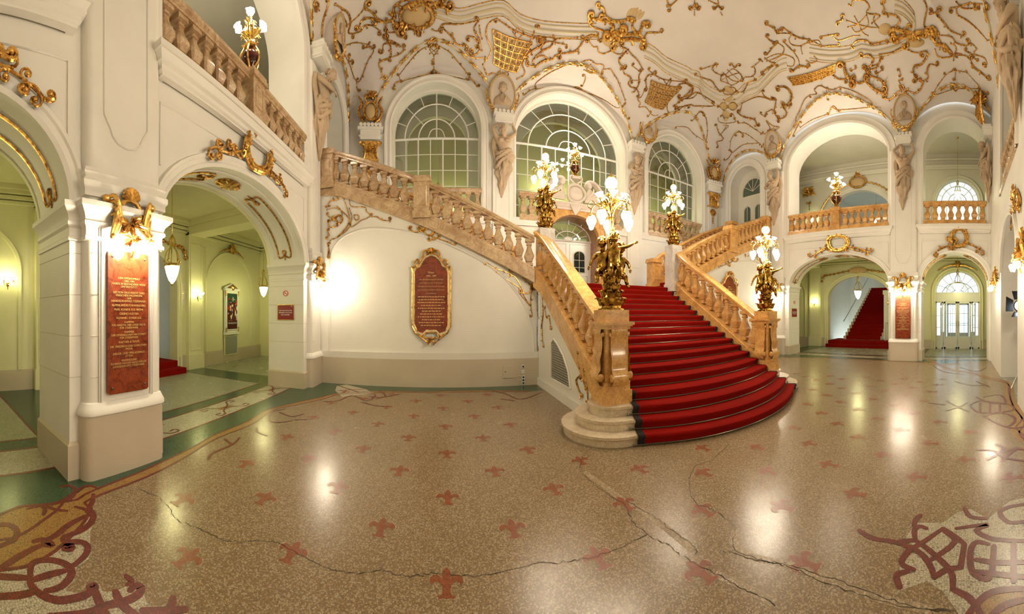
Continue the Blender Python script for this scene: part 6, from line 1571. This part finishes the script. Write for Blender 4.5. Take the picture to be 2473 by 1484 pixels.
for q in (1, .5): m.tube([(MX+.84*q*cos(pi*i/16), dY, 4.05+.60*q*sin(pi*i/16)) for i in range(17)], .018, 5)
for i in range(1, 8): m.tube([(MX+.84*q*cos(pi*i/8), dY, 4.05+.60*q*sin(pi*i/8)) for q in ((.5 if i % 2 else .12), 1)], .011, 4)
m.tube([(MX-.85, dY-.02, 4.03), (MX+.85, dY-.02, 4.03)], .035, 6); m.ball((MX, dY-.05, 4.08), (.16, .05, .09), 12, 6); m.build('fanlight_bars', WPAINT, d1)

# ---------------------------------------------------------------- right entrance door, left hall door, gallery doors
def glazed_door(nm, loc, rz, w, h, fan, style=0):
    """double glazed door; local -Y faces the viewer"""
    e = bpy.data.objects.new(nm, None); COL.objects.link(e); e['kind'] = 'structure'; e.location = loc; e.rotation_euler = (0, 0, rz)
    lw = w/2
    for s in (-1, 1):
        m = MB(); x0, x1 = sorted((s*.01, s*lw*.62))
        def fr(a, b, z0, z1, t=.05): m.box(a, a+t, -.03, .03, z0, z1); m.box(b-t, b, -.03, .03, z0, z1); m.box(a, b, -.03, .03, z0, z0+t); m.box(a, b, -.03, .03, z1-t, z1)
        fr(x0, x1, 0, h, .075); m.box(x0, x1, -.02, .02, 0, .55); m.box(x0+.12, x1-.12, -.03, .03, .14, .44)
        for z in (h*.50, h*.75): m.box(x0, x1, -.02, .02, z-.012, z+.012)
        m.box((x0+x1)/2-.01, (x0+x1)/2+.01, -.02, .02, .55, h)
        m.build('leaf_frame', WPAINT, e, smooth=0); g = MB(); g.add([(x0+.05, 0, .55), (x1-.05, 0, .55), (x1-.05, 0, h-.05), (x0+.05, 0, h-.05)], [(0, 1, 2, 3)]); g.build('pane', CGLASS, e, smooth=0)
        m = MB(); m.tube([(s*.05, -.06, 1.0), (s*.05, -.06, 1.25)], .012, 6); m.build('pull_handle', BRASS, e)
        x0, x1 = sorted((s*lw*.66, s*lw)); m = MB(); fr(x0, x1, 0, h, .06); m.box(x0, x1, -.02, .02, 0, .6)
        for z in (h*.45, h*.7): m.box(x0, x1, -.02, .02, z-.012, z+.012)
        m.build('side_light_frame', WPAINT, e, smooth=0); g = MB(); g.add([(x0+.05, 0, .6), (x1-.05, 0, .6), (x1-.05, 0, h-.05), (x0+.05, 0, h-.05)], [(0, 1, 2, 3)]); g.build('pane', CGLASS, e, smooth=0)
    m = MB(); m.box(-lw, lw, -.05, .05, h, h+fan[0]); m.box(-lw, lw, -.08, .06, h+fan[0]-.05, h+fan[0]); m.build('lintel', WPAINT, e, smooth=0)
    z0 = h+fan[0]; R = fan[1]; m = MB()
    for q in (1, .5): m.tube([(lw*q*.97*cos(pi*i/20), 0, z0+R*q*sin(pi*i/20)) for i in range(21)], .024, 5)
    for i in range(1, 8): m.tube([(lw*q*cos(pi*i/8), 0, z0+R*q*sin(pi*i/8)) for q in (.5 if i % 2 else .1, .97)], .013, 4)
    m.build('fanlight_bars', WPAINT, e); g = MB(); L = arch_loop(0, lw*.97, z0, R, z0, 16)[2:]; g.add([(u, .01, z) for u, z in L], [tuple(range(len(L)))]); g.build('fanlight_pane', CGLASS, e, smooth=0)
    return e
glazed_door('door_2', (XOR+.12, .15, 0), -pi/2, 1.98, 2.12, (.42, .92))
glazed_door('door_3', (XO+1.3, 10.57, 0), 0, 1.5, 2.3, (.2, .8))
# vestibule behind the entrance door: pale floor, second glazed door, outside daylight
s = MB(); s.box(XOR+.3, XOR+3.4, -1.5, -1.4, 0, 4.2); s.box(XOR+.3, XOR+3.4, 1.75, 1.85, 0, 4.2); s.box(XOR+.3, XOR+3.4, -1.5, 1.85, 4.1, 4.2); struct(s, 'wall_vestibule', HALLW, smooth=0)
glazed_door('door_4', (XOR+3.0, .15, 0), -pi/2, 1.9, 2.12, (.3, .85))
# doors of the end-bay openings at the stair heads
for nm in 'LR':
    xx = XL-TH-.02 if nm == 'L' else XR+TH+.02
    a = MB()
    mpd = (lambda u, z, d: (XL-.55-d, u, z)) if nm == 'L' else (lambda u, z, d: (XR+.55+d, u, z))
    panel(a, mpd, UE['c']-.9, UE['c']+.9, ZG, 8.2, .05, [arch_loop(UE['c'], .55, 6.9, .55, 6.75)]+[arch_loop(UE['c']+s*.3, .18, 6.1, .18, 5.4, 8) for s in (-1, 1)])
    o = a.build('door_%d' % (5 if nm == 'L' else 6), GALW, smooth=0); o['kind'] = 'structure'
    b = MB(); arch_ring(b, off(mpd, -.01), UE['c'], .55, 6.9, .55, [(0, 0), (.04, .02), (.06, 0)], leg=6.75)
    for i in range(1, 6): b.tube([mpd(UE['c']+.55*q*cos(pi*i/6), 6.9+.55*q*sin(pi*i/6), -.01) for q in (0, 1)], .012, 4)
    for s in (-1, 1): arch_ring(b, off(mpd, -.01), UE['c']+s*.3, .18, 6.1, .18, [(0, 0), (.03, .02), (.05, 0)], leg=5.4); b.tube([mpd(UE['c']+s*.3, z, -.01) for z in (5.4, 6.28)], .01, 4)
    b.build('door_mouldings', GALW, o)
    g = MB(); g.add([mpd(UE['c']-.8, 5.2, .06), mpd(UE['c']+.8, 5.2, .06), mpd(UE['c']+.8, 7.6, .06), mpd(UE['c']-.8, 7.6, .06)], [(0, 1, 2, 3)]); g.build('pane', m_plain('dim_pane', (.12, .16, .12), .08), o, smooth=0)
# side staircases beyond the halls
for nm, word in (('L', 'left'), ('R', 'right')):
    def q_(x): return XO-x if nm == 'L' else XOR+x
    t = thing('side_staircase', 'red carpeted side staircase climbing away beyond the %s hall arch' % word, 'staircase', (q_(0), 4.75, 0), world=True)
    for k, (x0, y0, y1) in enumerate(((-.42, 3.15, 6.35), (-.08, 3.15, 6.35))):
        a, b = sorted((q_(x0), q_(1.3))); m = MB(); m.box(a, b, y0+.1, y1-.1, .15*k, .15*(k+1)); m.build('platform_step', CARPET if True else CARPET, t, smooth=0)
    for k in range(17):
        a, b = sorted((q_(.7+.29*k), q_(6.2))); m = MB(); m.box(a, b, 3.75, 5.75, .3+.17*k, .3+.17*(k+1)); m.build('step', MARB_S, t, smooth=0)
        a, b = sorted((q_(.7+.29*k-.02), q_(.7+.29*(k+1)))); m = MB(); m.box(a, b, 3.85, 5.6, .3+.17*(k+1)-.16, .3+.17*(k+1)+.012); m.build('tread_carpet', CARPET, t, smooth=0)
    m = MB(); m.tube([(q_(.6), 5.70, 1.2), (q_(5.0), 5.70, 3.8)], .022, 6)
    for k in range(4): m.tube([(q_(.8+k*1.2), 5.70, 1.3+.71*k), (q_(.8+k*1.2), 5.78, 1.25+.71*k)], .012, 5)
    m.tube([(q_(.3), 3.5, .3), (q_(.3), 3.5, 1.15), (q_(.9), 3.5, 1.15), (q_(1.0), 3.5, .9)], .02, 6)
    o = m.build('handrail', STEEL, t)
    p = thing('stair_pier', 'white square pier with small sconce beside the %s side staircase' % word, 'pier', (q_(.9), 3.45, .3)); m = MB(); m.box(-.25, .25, -.22, .22, 0, 2.4); m.box(-.29, .29, -.26, .26, 2.2, 2.4); m.build('shaft', HALLW, p, smooth=0)
    m = MB(); m.ball((-.27 if nm == 'R' else .27, 0, 1.8), (.03, .04, .1), 8, 6); m.build('lamp_bracket', BRASS, p)
# garlands of the halls
for nm, word in (('L', 'left'), ('R', 'right')):
    def q_(x): return XO+x if nm == 'L' else XOR-x
    m = MB()
    for sg in (-1, 1):
        P = [(q_(.06), 4.75+sg*u, z) for u, z in ((.15, 3.62), (.6, 3.58), (1.1, 3.50), (1.5, 3.45), (1.75, 3.40), (1.85, 3.1))]
        P = smooth_path(P, 4); m.tube(P, .025, 6)
        for i in range(1, len(P), 2): m.ball(P[i], (.06, .07, .06), 7, 5)
    m.build('garland', GOLD2); o = [x for x in bpy.data.objects if x.name.startswith('garland')][-1]; tag(o, 'bronze leaf garland over the stair arch in the %s hall' % word, 'ornament')
    c = MB(); c.ball((q_(.08), 4.75, 3.62), (.05, .42, .16), 16, 6); tag(c.build('hall_cartouche', OCHREP), 'oval painted cartouche over the stair arch in the %s hall' % word, 'ornament')
    m = MB(); m.ball((q_(.10), 8.75, 3.72), (.06, .13, .18), 12, 6)
    for sg in (-1, 1): m.tube(smooth_path([(q_(.06), 8.75+sg*u, z) for u, z in ((.1, 3.68), (.35, 3.66), (.7, 3.5))], 4), [.04, .04, .035, .03, .03, .025, .02, .01, .01][:9], 6)
    tag(m.build('arch_keystone', GOLD2), 'gilded keystone cartouche over the blind arch in the %s hall' % word, 'ornament')
m = MB(); m.ball((XOR-.08, .15, 3.78), (.06, .14, .16), 12, 6)
for sg in (-1, 1): m.tube(smooth_path([(XOR-.06, .15+sg*u, z) for u, z in ((.1, 3.75), (.4, 3.72), (.9, 3.5))], 4), [.05, .05, .045, .04, .04, .03, .03, .02, .01], 6)
tag(m.build('arch_keystone', GOLD2), 'gilded keystone cartouche over the glazed entrance door on the right', 'ornament')
# right gallery: cartouche, garland, capital
m = MB(); m.ball((XOR-.08, 4.75, 7.75), (.07, .35, .22), 16, 8); tag(m.build('gallery_cartouche', OCHREP), 'gilded shell cartouche over the arch in the right gallery', 'ornament')
m = MB()
for sg in (-1, 1):
    P = [(XOR-.05, 4.75+2.05*cos(a)*sg, 5.9+1.85*sin(a)) for a in [pi/2-.2-i*.11 for i in range(10)]]; m.tube(P, .03, 6)
    for p in P: leafball(m, p, .09, 6, 4, 0)
m.tube([(XOR-.12, 4.75+.4*cos(a), 7.75+.27*sin(a)) for a in [2*pi*i/20 for i in range(21)]], .04, 6)
leafball(m, (XOR-.15, 4.75, 8.02), .16, 24, 4, .5); tag(m.build('gallery_garland', GOLD), 'gilded leaf garland round the arch in the right gallery', 'ornament')
m = MB(); leafball(m, (XOR-.1, 7.25, 7.5), .32, 70, 4, .0); leafball(m, (XOR-.1, 7.25, 7.1), .14, 20, 5, -.8); m.tube([(XOR-.1, 7.25, 7.1), (XOR-.1, 7.25, 6.7)], .02, 5); tag(m.build('gallery_capital', GOLD), 'gilded capital with drop in the right gallery left of the arch', 'ornament')
for z, r in ((8.1, .06), (8.2, .09), (8.5, .06)):
    for nm in 'LR':
        x = XO+.05 if nm == 'L' else XOR-.05; m = MB(); m.tube([(x, -3, z), (x, 10.6, z)], r, 6); m.build('gallery_cornice', GALW, bpy.data.objects['wall_gallery_outer' if nm == 'L' else 'wall_gallery_outer.001'])
# film light on its stand by the right entrance pier
t = thing('film_light', 'black film spotlight with barn doors on a stand at the right edge, switched on', 'lamp', (7.0, YF-.35, 0))
m = MB()
for a in (0, 2.1, 4.2): m.tube([(0, 0, .55), (.34*cos(a), .34*sin(a), .02)], .012, 5)
m.tube([(0, 0, .3), (0, 0, 1.75)], .014, 6); m.build('stand', STEEL, t)
m = MB(); m.lathe([(-.10, .06), (-.08, .09), (.08, .10), (.11, .11)], 14); M_ = Matrix.Translation((-.05, .08, 1.72)) @ Matrix.Rotation(-.25, 4, 'Z') @ Matrix.Rotation(-1.3, 4, 'Y') @ Matrix.Scale(1.25, 4); hd = MB(); hd.join(m, M_); hd.build('housing', BLACK, t)
for i in range(4):
    b = MB(); b.add([(.11, -.10, .11), (.11, .10, .11), (.22, .13, .22), (.22, -.13, .22), (.115, -.10, .11), (.115, .10, .11), (.225, .13, .22), (.225, -.13, .22)], [(0, 1, 2, 3), (7, 6, 5, 4), (0, 3, 7, 4), (1, 5, 6, 2), (2, 6, 7, 3)]); c = MB(); c.join(b, M_ @ Matrix.Rotation(pi/2*i, 4, 'Z')); c.build('barn_door', BLACK, t, smooth=0)
l = MB(); l.lathe([(.10, .09), (.112, .085)], 14); c = MB(); c.join(l, M_); c.build('lens', LAMPC, t)
# ---------------------------------------------------------------- floor inlays (pieces of the floor)
def ribbon(mb, P, w, z):
    m = len(P); L = []; Rr = []
    ww = w if hasattr(w, '__len__') else [w]*m
    for i in range(m):
        t = (P[min(i+1, m-1)]-P[max(i-1, 0)]); t = Vector((t.x, t.y, 0)); t.normalize(); n = Vector((-t.y, t.x, 0))
        L.append((P[i].x+n.x*ww[i]/2, P[i].y+n.y*ww[i]/2, z)); Rr.append((P[i].x-n.x*ww[i]/2, P[i].y-n.y*ww[i]/2, z))
    return mb.grid([L, Rr])
def flat(mb, P, z):
    tr = tessellate_polygon([[Vector((p[0], p[1], 0)) for p in P]]); return mb.add([(p[0], p[1], z) for p in P], [tuple(t) for t in tr])
def fpts(reg, s, k=4):
    return [onZ(q.x, q.y) for q in orn_pts(reg, s, k)]
FA, FB, FC = (0, 1150, .2426), (300, 920, .40437), (1300, 860, .47432)
def fl_obj(mb, name, mat):
    mb.v = [(x, y, z*.42) for x, y, z in mb.v]; return mb.build(name, mat, FLOOR, smooth=0)
# green border along the walls with wavy ochre edge, left and right
BND = [(.62, .1), (.75, .6), (.55, 1.05), (.34, 1.35), (.28, 2.1), (.22, 2.7), (.15, 3.3), (.20, 4.0), (.14, 4.7), (.34, 5.2), (.62, 5.75), (.80, 6.15), (1.25, 6.45), (1.9, 6.62), (2.6, 6.66), (3.3, 6.72), (4.0, 6.66), (4.6, 6.5)]
for sd in (0, 1):
    MIx = (lambda x: XL+x) if sd == 0 else (lambda x: XR-x)
    B = smooth_path([Vector((MIx(x), y, 0)) for x, y in BND], 5)
    poly = [(p.x, p.y) for p in B]+[(MIx(4.9), 6.5), (MIx(4.9), 7.3), (MIx(-.02), 7.3), (MIx(-.02), .1)]
    m = MB(); flat(m, poly, .0012); fl_obj(m, 'green_border', TGREEN)
    n = len(B); w = [.07+.05*abs(sin(i*.23))+(.16 if i < 14 else 0) for i in range(n)]
    m = MB(); ribbon(m, B, w, .0024); fl_obj(m, 'ochre_band', TOCHRE)
    for s_ in (-1, 1):
        Q = []
        for i in range(n):
            t = (B[min(i+1, n-1)]-B[max(i-1, 0)]).normalized(); nn = Vector((-t.y, t.x, 0)); Q.append(B[i]+nn*s_*w[i]/2)
        m = MB(); ribbon(m, Q, .028, .0036); fl_obj(m, 'maroon_edge', TMAROON)
    # bands of the halls
    for a, b, mt in ((-.85, -.02, TGREEN), (-.30, -.26, TMAROON), (-.82, -.30, TERPALE), (-.86, -.82, TMAROON), (-1.10, -.86, TGREEN), (-1.14, -1.10, TMAROON)):
        q0, q1 = sorted((MIx(a), MIx(b))); zz = {TGREEN: .0012, TERPALE: .002, TMAROON: .003}[mt]
        for y0, y1 in ((2.3, 6.4), (-1.0, 1.4)):
            m = MB(); m.grid([[(q0, y0, zz), (q1, y0, zz)], [(q0, y1, zz), (q1, y1, zz)]]); fl_obj(m, 'hall_border', mt)
    for y0, y1, mt in ((1.4, 1.44, TMAROON), (2.26, 2.3, TMAROON), (1.44, 2.26, TGREEN), (6.4, 7.2, TGREEN), (6.36, 6.4, TMAROON)):
        q0, q1 = sorted((MIx(-4.0), MIx(-.87))); zz = .0032 if mt == TMAROON else .0014
        m = MB(); m.grid([[(q0, y0, zz), (q1, y0, zz)], [(q0, y1, zz), (q1, y1, zz)]]); fl_obj(m, 'hall_border', mt)
    for yc in (2.7, 4.4, 6.0, .2):   # scroll crosses in the pale strip of the arch threshold
        m = MB(); xc = MIx(-.56)
        for sx_ in (-1, 1):
            for sy in (-1, 1):
                ribbon(m, smooth_path([Vector((xc, yc, 0)), Vector((xc+sx_*.10, yc+sy*.18, 0)), Vector((xc+sx_*.20, yc+sy*.26, 0)), Vector((xc+sx_*.21, yc+sy*.40, 0)), Vector((xc+sx_*.12, yc+sy*.40, 0)), Vector((xc+sx_*.14, yc+sy*.30, 0))], 4), .032, .0042)
        fl_obj(m, 'scroll_inlay', TMAROON)
        m = MB(); ribbon(m, [Vector((xc, yc-.2, 0)), Vector((xc, yc, 0)), Vector((xc, yc+.2, 0))], [.03, .14, .03], .0038); fl_obj(m, 'ochre_inlay', TOCHRE)
# near left corner: white mosaic with maroon scrolls
m = MB(); flat(m, [(p.x, p.y) for p in fpts(FA, '-250,1150 -100,1000 0,930 150,830 300,745 430,690 560,600 700,500 860,400 930,330 950,430 900,560 900,720 880,830 760,920 740,1050 650,1140 860,1170 900,1080 990,1080 1020,1150 1130,1150 1240,1110 1300,1070 1430,1100 1440,1200 1500,1300 1700,1290 1850,1330 1600,1420 1000,1600 0,1700', 2)], .0016); fl_obj(m, 'white_mosaic_field', TWHITE)
m = MB(); flat(m, [(p.x, p.y) for p in fpts(FA, '-250,1100 0,925 300,740 430,690 560,590 860,400 900,330 940,200 1050,190 980,110 850,120 700,220 500,280 250,310 0,380 -250,500', 2)], .0014); fl_obj(m, 'ochre_mosaic_field', TOCHRE)
RB = [(FA, .042, ['-250,1090 0,930 150,830 300,745 420,690', '-200,560 0,490 120,500 170,570 120,650 -100,740', '420,690 520,690 430,640 340,655', '430,660 560,590 700,480 860,400', '930,190 920,260 890,320 930,390 910,460 850,520 780,560 640,610 630,650', '640,735 700,740 715,700 640,700 700,665 800,660 870,700 850,790 740,890',
  '300,1000 320,880 450,840 600,860 700,920 700,1010 600,1110 460,1150', '300,1000 310,1090 400,1180 560,1240 700,1230 850,1190 940,1120 930,1090 890,1110', '330,1040 480,990 640,950', '-100,1000 100,1010 270,1020', '-100,1210 200,1190 350,1150', '930,1110 1000,1290 1060,1400', '1150,1160 1180,1230 1260,1330 1400,1420',
  '500,1400 850,1370 1080,1290 1250,1250 1380,1180 1400,1110 1340,1100 1300,1140', '1420,1345 1550,1350 1840,1330', '1560,1350 1690,1330 1720,1220', '760,1600 900,1450 1060,1380']), (FA, .03, ['1255,1000 1310,1050 1270,1085', '430,310 450,350 430,390', '280,330 420,300 560,340 660,350', '600,110 700,100 750,150 700,230 560,280', '0,390 200,310 420,290 600,260 800,130 900,100 980,130', '750,310 850,340 900,400']),
 (FC, .036, ['1635,890 1690,925 1755,940', '1770,940 1825,952', '1825,952 1900,980 1960,1020 2000,1080 2015,1130', '2015,1130 2080,1090 2150,1080', '2150,1080 2170,960', '2170,960 2120,920 2060,880', '2060,880 1960,950 1880,1000 1850,1060 1910,1090', '1840,945 1920,940', '1920,940 1915,890 1940,870 1975,880', '1920,940 2000,1000 2100,1100 2110,1190', '2110,1190 2200,1240 2260,1330', '2060,890 2120,950 2000,1040',
  '2130,880 2290,860 2230,890 2300,930 2380,940 2500,945', '1912,866 1924,832 1946,812', '2170,775 2200,820 2280,830', '1840,1180 1825,1120 1880,1100', '2290,960 2230,950 2200,1000 2210,1100 2280,1140 2310,1110', '2180,1330 2280,1220 2400,1190 2500,1190', '2500,755 2400,770 2350,800 2400,850 2500,840', '2300,1330 2380,1270 2500,1240']),
 (FC, .036, ['2230,1040 2350,1055 2500,1050', '2230,1100 2350,1115 2500,1130', '2320,970 2310,1110', '2420,960 2420,1150', '2240,480 2320,485 2380,520 2500,540', '2290,530 2400,480 2500,480', '2330,450 2370,470 2340,500', '2360,540 2400,500 2440,470', '2200,250 2260,230 2400,250 2410,280 2250,290 2200,255', '2230,210 2300,240 2380,240 2350,200 2270,210', '2270,310 2380,360 2430,320 2350,290 2270,310', '2080,230 2140,260 2180,240', '2080,280 2140,265 2190,285', '1990,240 2070,250', '2250,240 2250,290', '2300,235 2300,290', '2350,240 2350,290', '2350,350 2420,370 2473,360', '2010,50 2060,80 2160,95', '2150,60 2230,80 2280,60', '2120,130 2200,150 2290,150', '2230,130 2300,160']),
 (FB, .03, ['1190,125 1280,120 1360,90 1450,120 1500,90 1480,75', '1420,130 1500,150 1570,155', '1460,95 1540,100 1650,80', '960,170 880,190 870,240 930,250 1000,240', '930,190 1000,215 1070,200', '1020,235 1090,232', '790,285 800,310 850,328', '690,340 650,380 560,420 520,440 500,472', '600,350 640,380', '2190,60 2280,80 2350,110 2420,100 2490,70', '2250,110 2330,120', '1520,60 1560,90 1500,110', '1280,30 1400,70', '1270,60 1440,50'])]
zq = 0
for reg, w, L in RB:
    for s in L:
        zq += 1
        P = fpts(reg, s); m = MB(); n = len(P); ribbon(m, P, [w*1.25*(.55+.45*sin(pi*(i+.5)/n)**.5) for i in range(n)], .0044+zq*.00003)
        for e in (P[0], P[-1]):
            m.add([(e.x+w*.5*cos(a), e.y+w*.5*sin(a), .0041+zq*.00003) for a in [2*pi*i/10 for i in range(10)]], [tuple(range(10))])
        fl_obj(m, 'scroll_inlay', TMAROON)
m = MB(); flat(m, [(p.x, p.y) for p in fpts(FC, '1870,930 1920,850 2060,850 2130,800 2200,780 2290,830 2400,740 2560,700 2560,1330 2150,1330 2060,1200 1980,1150 1830,1200 1840,1060 1930,990', 1)], .0016); fl_obj(m, 'white_mosaic_field', TWHITE)
m = MB(); flat(m, [(p.x, p.y) for p in fpts(FC, '2180,1330 2280,1235 2400,1200 2560,1190 2560,1330', 2)], .003); fl_obj(m, 'ochre_mosaic_field', TOCHRE)
m = MB(); flat(m, [(p.x, p.y) for p in fpts(FB, '1270,30 1330,25 1440,50 1490,75 1300,98 1260,60', 1)], .0034); fl_obj(m, 'white_mosaic_field', TWHITE)
m = MB(); P = fpts(FC, '1990,20 2100,70 2200,85 2300,115 2390,140 2400,200 2420,260 2470,330 2440,380 2490,430', 4); ribbon(m, P, .2, .0022); fl_obj(m, 'ochre_band', TOCHRE)
for s_ in (-1, 1):
    m = MB(); Q = [p+Vector((s_*.11, 0, 0)) for p in P]; ribbon(m, Q, .03, .0036); fl_obj(m, 'maroon_edge', TMAROON)
# fleurs-de-lis
half = [(0, .125), (.018, .100), (.030, .070), (.026, .045), (.020, .030), (.034, .044), (.055, .062), (.080, .060), (.098, .038), (.102, .008), (.086, -.020), (.080, -.002), (.070, .012), (.055, .010), (.040, -.004), (.028, -.020), (.024, -.050), (.026, -.078), (.052, -.092), (.044, -.112), (.020, -.104), (0, -.112)]
def fleur(k): return [(x*k, y*k) for x, y in half]+[(-x*k, y*k) for x, y in half[-2:0:-1]]
m = MB(); flat(m, fleur(1.0), 0); me1 = m.mesh('fleur_de_lis', TRUST, 0)
m = MB(); ff = fleur(1.0); n = len(ff); oo = [(x*1.09, y*1.07) for x, y in ff]; flat(m, oo, 0); me2 = m.mesh('fleur_halo', TERM, 0)
FIT = ([0.0168, 0.4881, 0.0272, -0.0047, -0.0046, -0.0082], [1.9485, -0.0132, 0.9054, -0.0008, 0.0021, -0.003])
KX, KY = FIT
for c in range(-5, 21):
    for k in range(-3, 7):
        nn = k+(.5 if c % 2 else 0)
        b = (1, c, nn, c*c, c*nn, nn*nn); x = sum(p*q for p, q in zip(KX, b)); y = sum(p*q for p, q in zip(KY, b))
        if x > 9.9 or x < -2.35 or y > 6.45 or y < -.9: continue
        if y > 2.45 and 1.2 < x < 6.9 and y > 3.2-.75+.35*abs(x-4.0): continue
        if x > 4.2 and y < -.2: continue
        if x < -1.5 and y < 1.2 or hypot(x, y) < 1.2: continue
        if x > 9.0 and y > 5.9: continue
        fx, fy = CX_+F_*atan2(x, y), CY_+F_*H_/hypot(x, y)
        if (fx > 2120 and fy > 1195) or (fx > 2365 and 1030 < fy < 1120) or (fx > 2280 and fy < 1010): continue
        place(me2, 'fleur_halo', FLOOR, None, (x, y, .0011)); place(me1, 'fleur_de_lis', FLOOR, None, (x, y, .0015))
# cracks and the pale mended strips
CRM = m_plain('crack_dark', (.03, .022, .015), .9)
R = random.Random(5)
for reg, s in ((FB, '75,645 210,700 270,770 320,830 450,890 560,940 660,965 850,960 920,975 1060,1050 1180,1110 1350,1150 1540,1135 1690,1170 1850,1150 2000,1165 2150,1160 2470,1095'), (FC, '0,1057 130,1050 300,1020 470,950 555,912'), (FC, '270,470 220,530 230,600 330,690 440,760 480,840 555,912 650,960 750,1030 900,1110 1050,1190 1200,1270'),
    (FC, '440,740 560,800 680,890 780,960 805,1010'), (FC, '970,450 880,530 790,570 770,660 800,750 900,790 1000,880 990,980 1130,1040 1300,1080 1500,1170 1800,1270 2100,1310'), (FC, '940,990 1130,1045 1260,1060 1420,1110 1620,1180 1900,1275 2150,1300'), (FC, '1380,240 1560,260 1750,270 1900,290')):
    P = fpts(reg, s, 9); P = [p+Vector((R.uniform(-.012, .012), R.uniform(-.012, .012), 0)) for p in P]; m = MB(); ribbon(m, P, [R.uniform(.0015, .006) for _ in P], .0052); fl_obj(m, 'floor_crack', CRM)
for s in ('230,590 330,660 440,740 560,810 680,900 790,990', '900,1110 1050,1180 1200,1260', '1000,890 1010,980 1130,1035 1280,1065 1500,1150 1750,1240 2000,1295'):
    m = MB(); ribbon(m, fpts(FC, s, 5), .06, .002); fl_obj(m, 'mended_strip', TERM)
# ---------------------------------------------------------------- repeats carry a common group
GROUPS = {'cherub_lamp': 'cherub lamps of the main stairs', 'vase_lamp': 'vase lamps above balustrades and door', 'wall_lamp': 'gilded cartouche lamps on the piers', 'hanging_lantern': 'hanging lanterns of halls and galleries',
          'wall_sconce': 'brass sconces in the halls', 'atlas_figure': 'stone atlas figures under the vault', 'portrait_medallion': 'portrait medallions on the vault', 'corner_capital': 'gilded corner capitals of the end wall',
          'balustrade': 'marble balustrades', 'newel_post': 'newel posts of the main stairs', 'landing_post': 'white marble landing posts', 'memorial_tablet': 'red marble tablets on the piers', 'stair_plaque': 'framed plaques under the upper flights',
          'smoking_room_sign': 'smoking salon signs', 'no_smoking_sign': 'no smoking signs', 'wall_socket': 'sockets at the plinth corner', 'ceiling_basket': 'gilded lattice baskets of the vault', 'ceiling_scroll': 'gilded scrolls of the vault',
          'lunette_ornament': 'gilded lunette frames', 'arch_cartouche': 'gilded cartouches over the ground arches', 'soffit_scrollwork': 'bronze soffit scroll lines', 'soffit_rosette': 'soffit rosettes', 'side_staircase': 'side staircases beyond the halls',
          'side_flight': 'upper flights of the main stairs', 'flight_carpet': 'carpets of the upper flights', 'heating_grille': 'heating grilles in the stringer walls'}
for o in list(bpy.data.objects):
    if o.parent is None and o.get('category') and o.name.split('.')[0] in GROUPS: o['group'] = GROUPS[o.name.split('.')[0]]
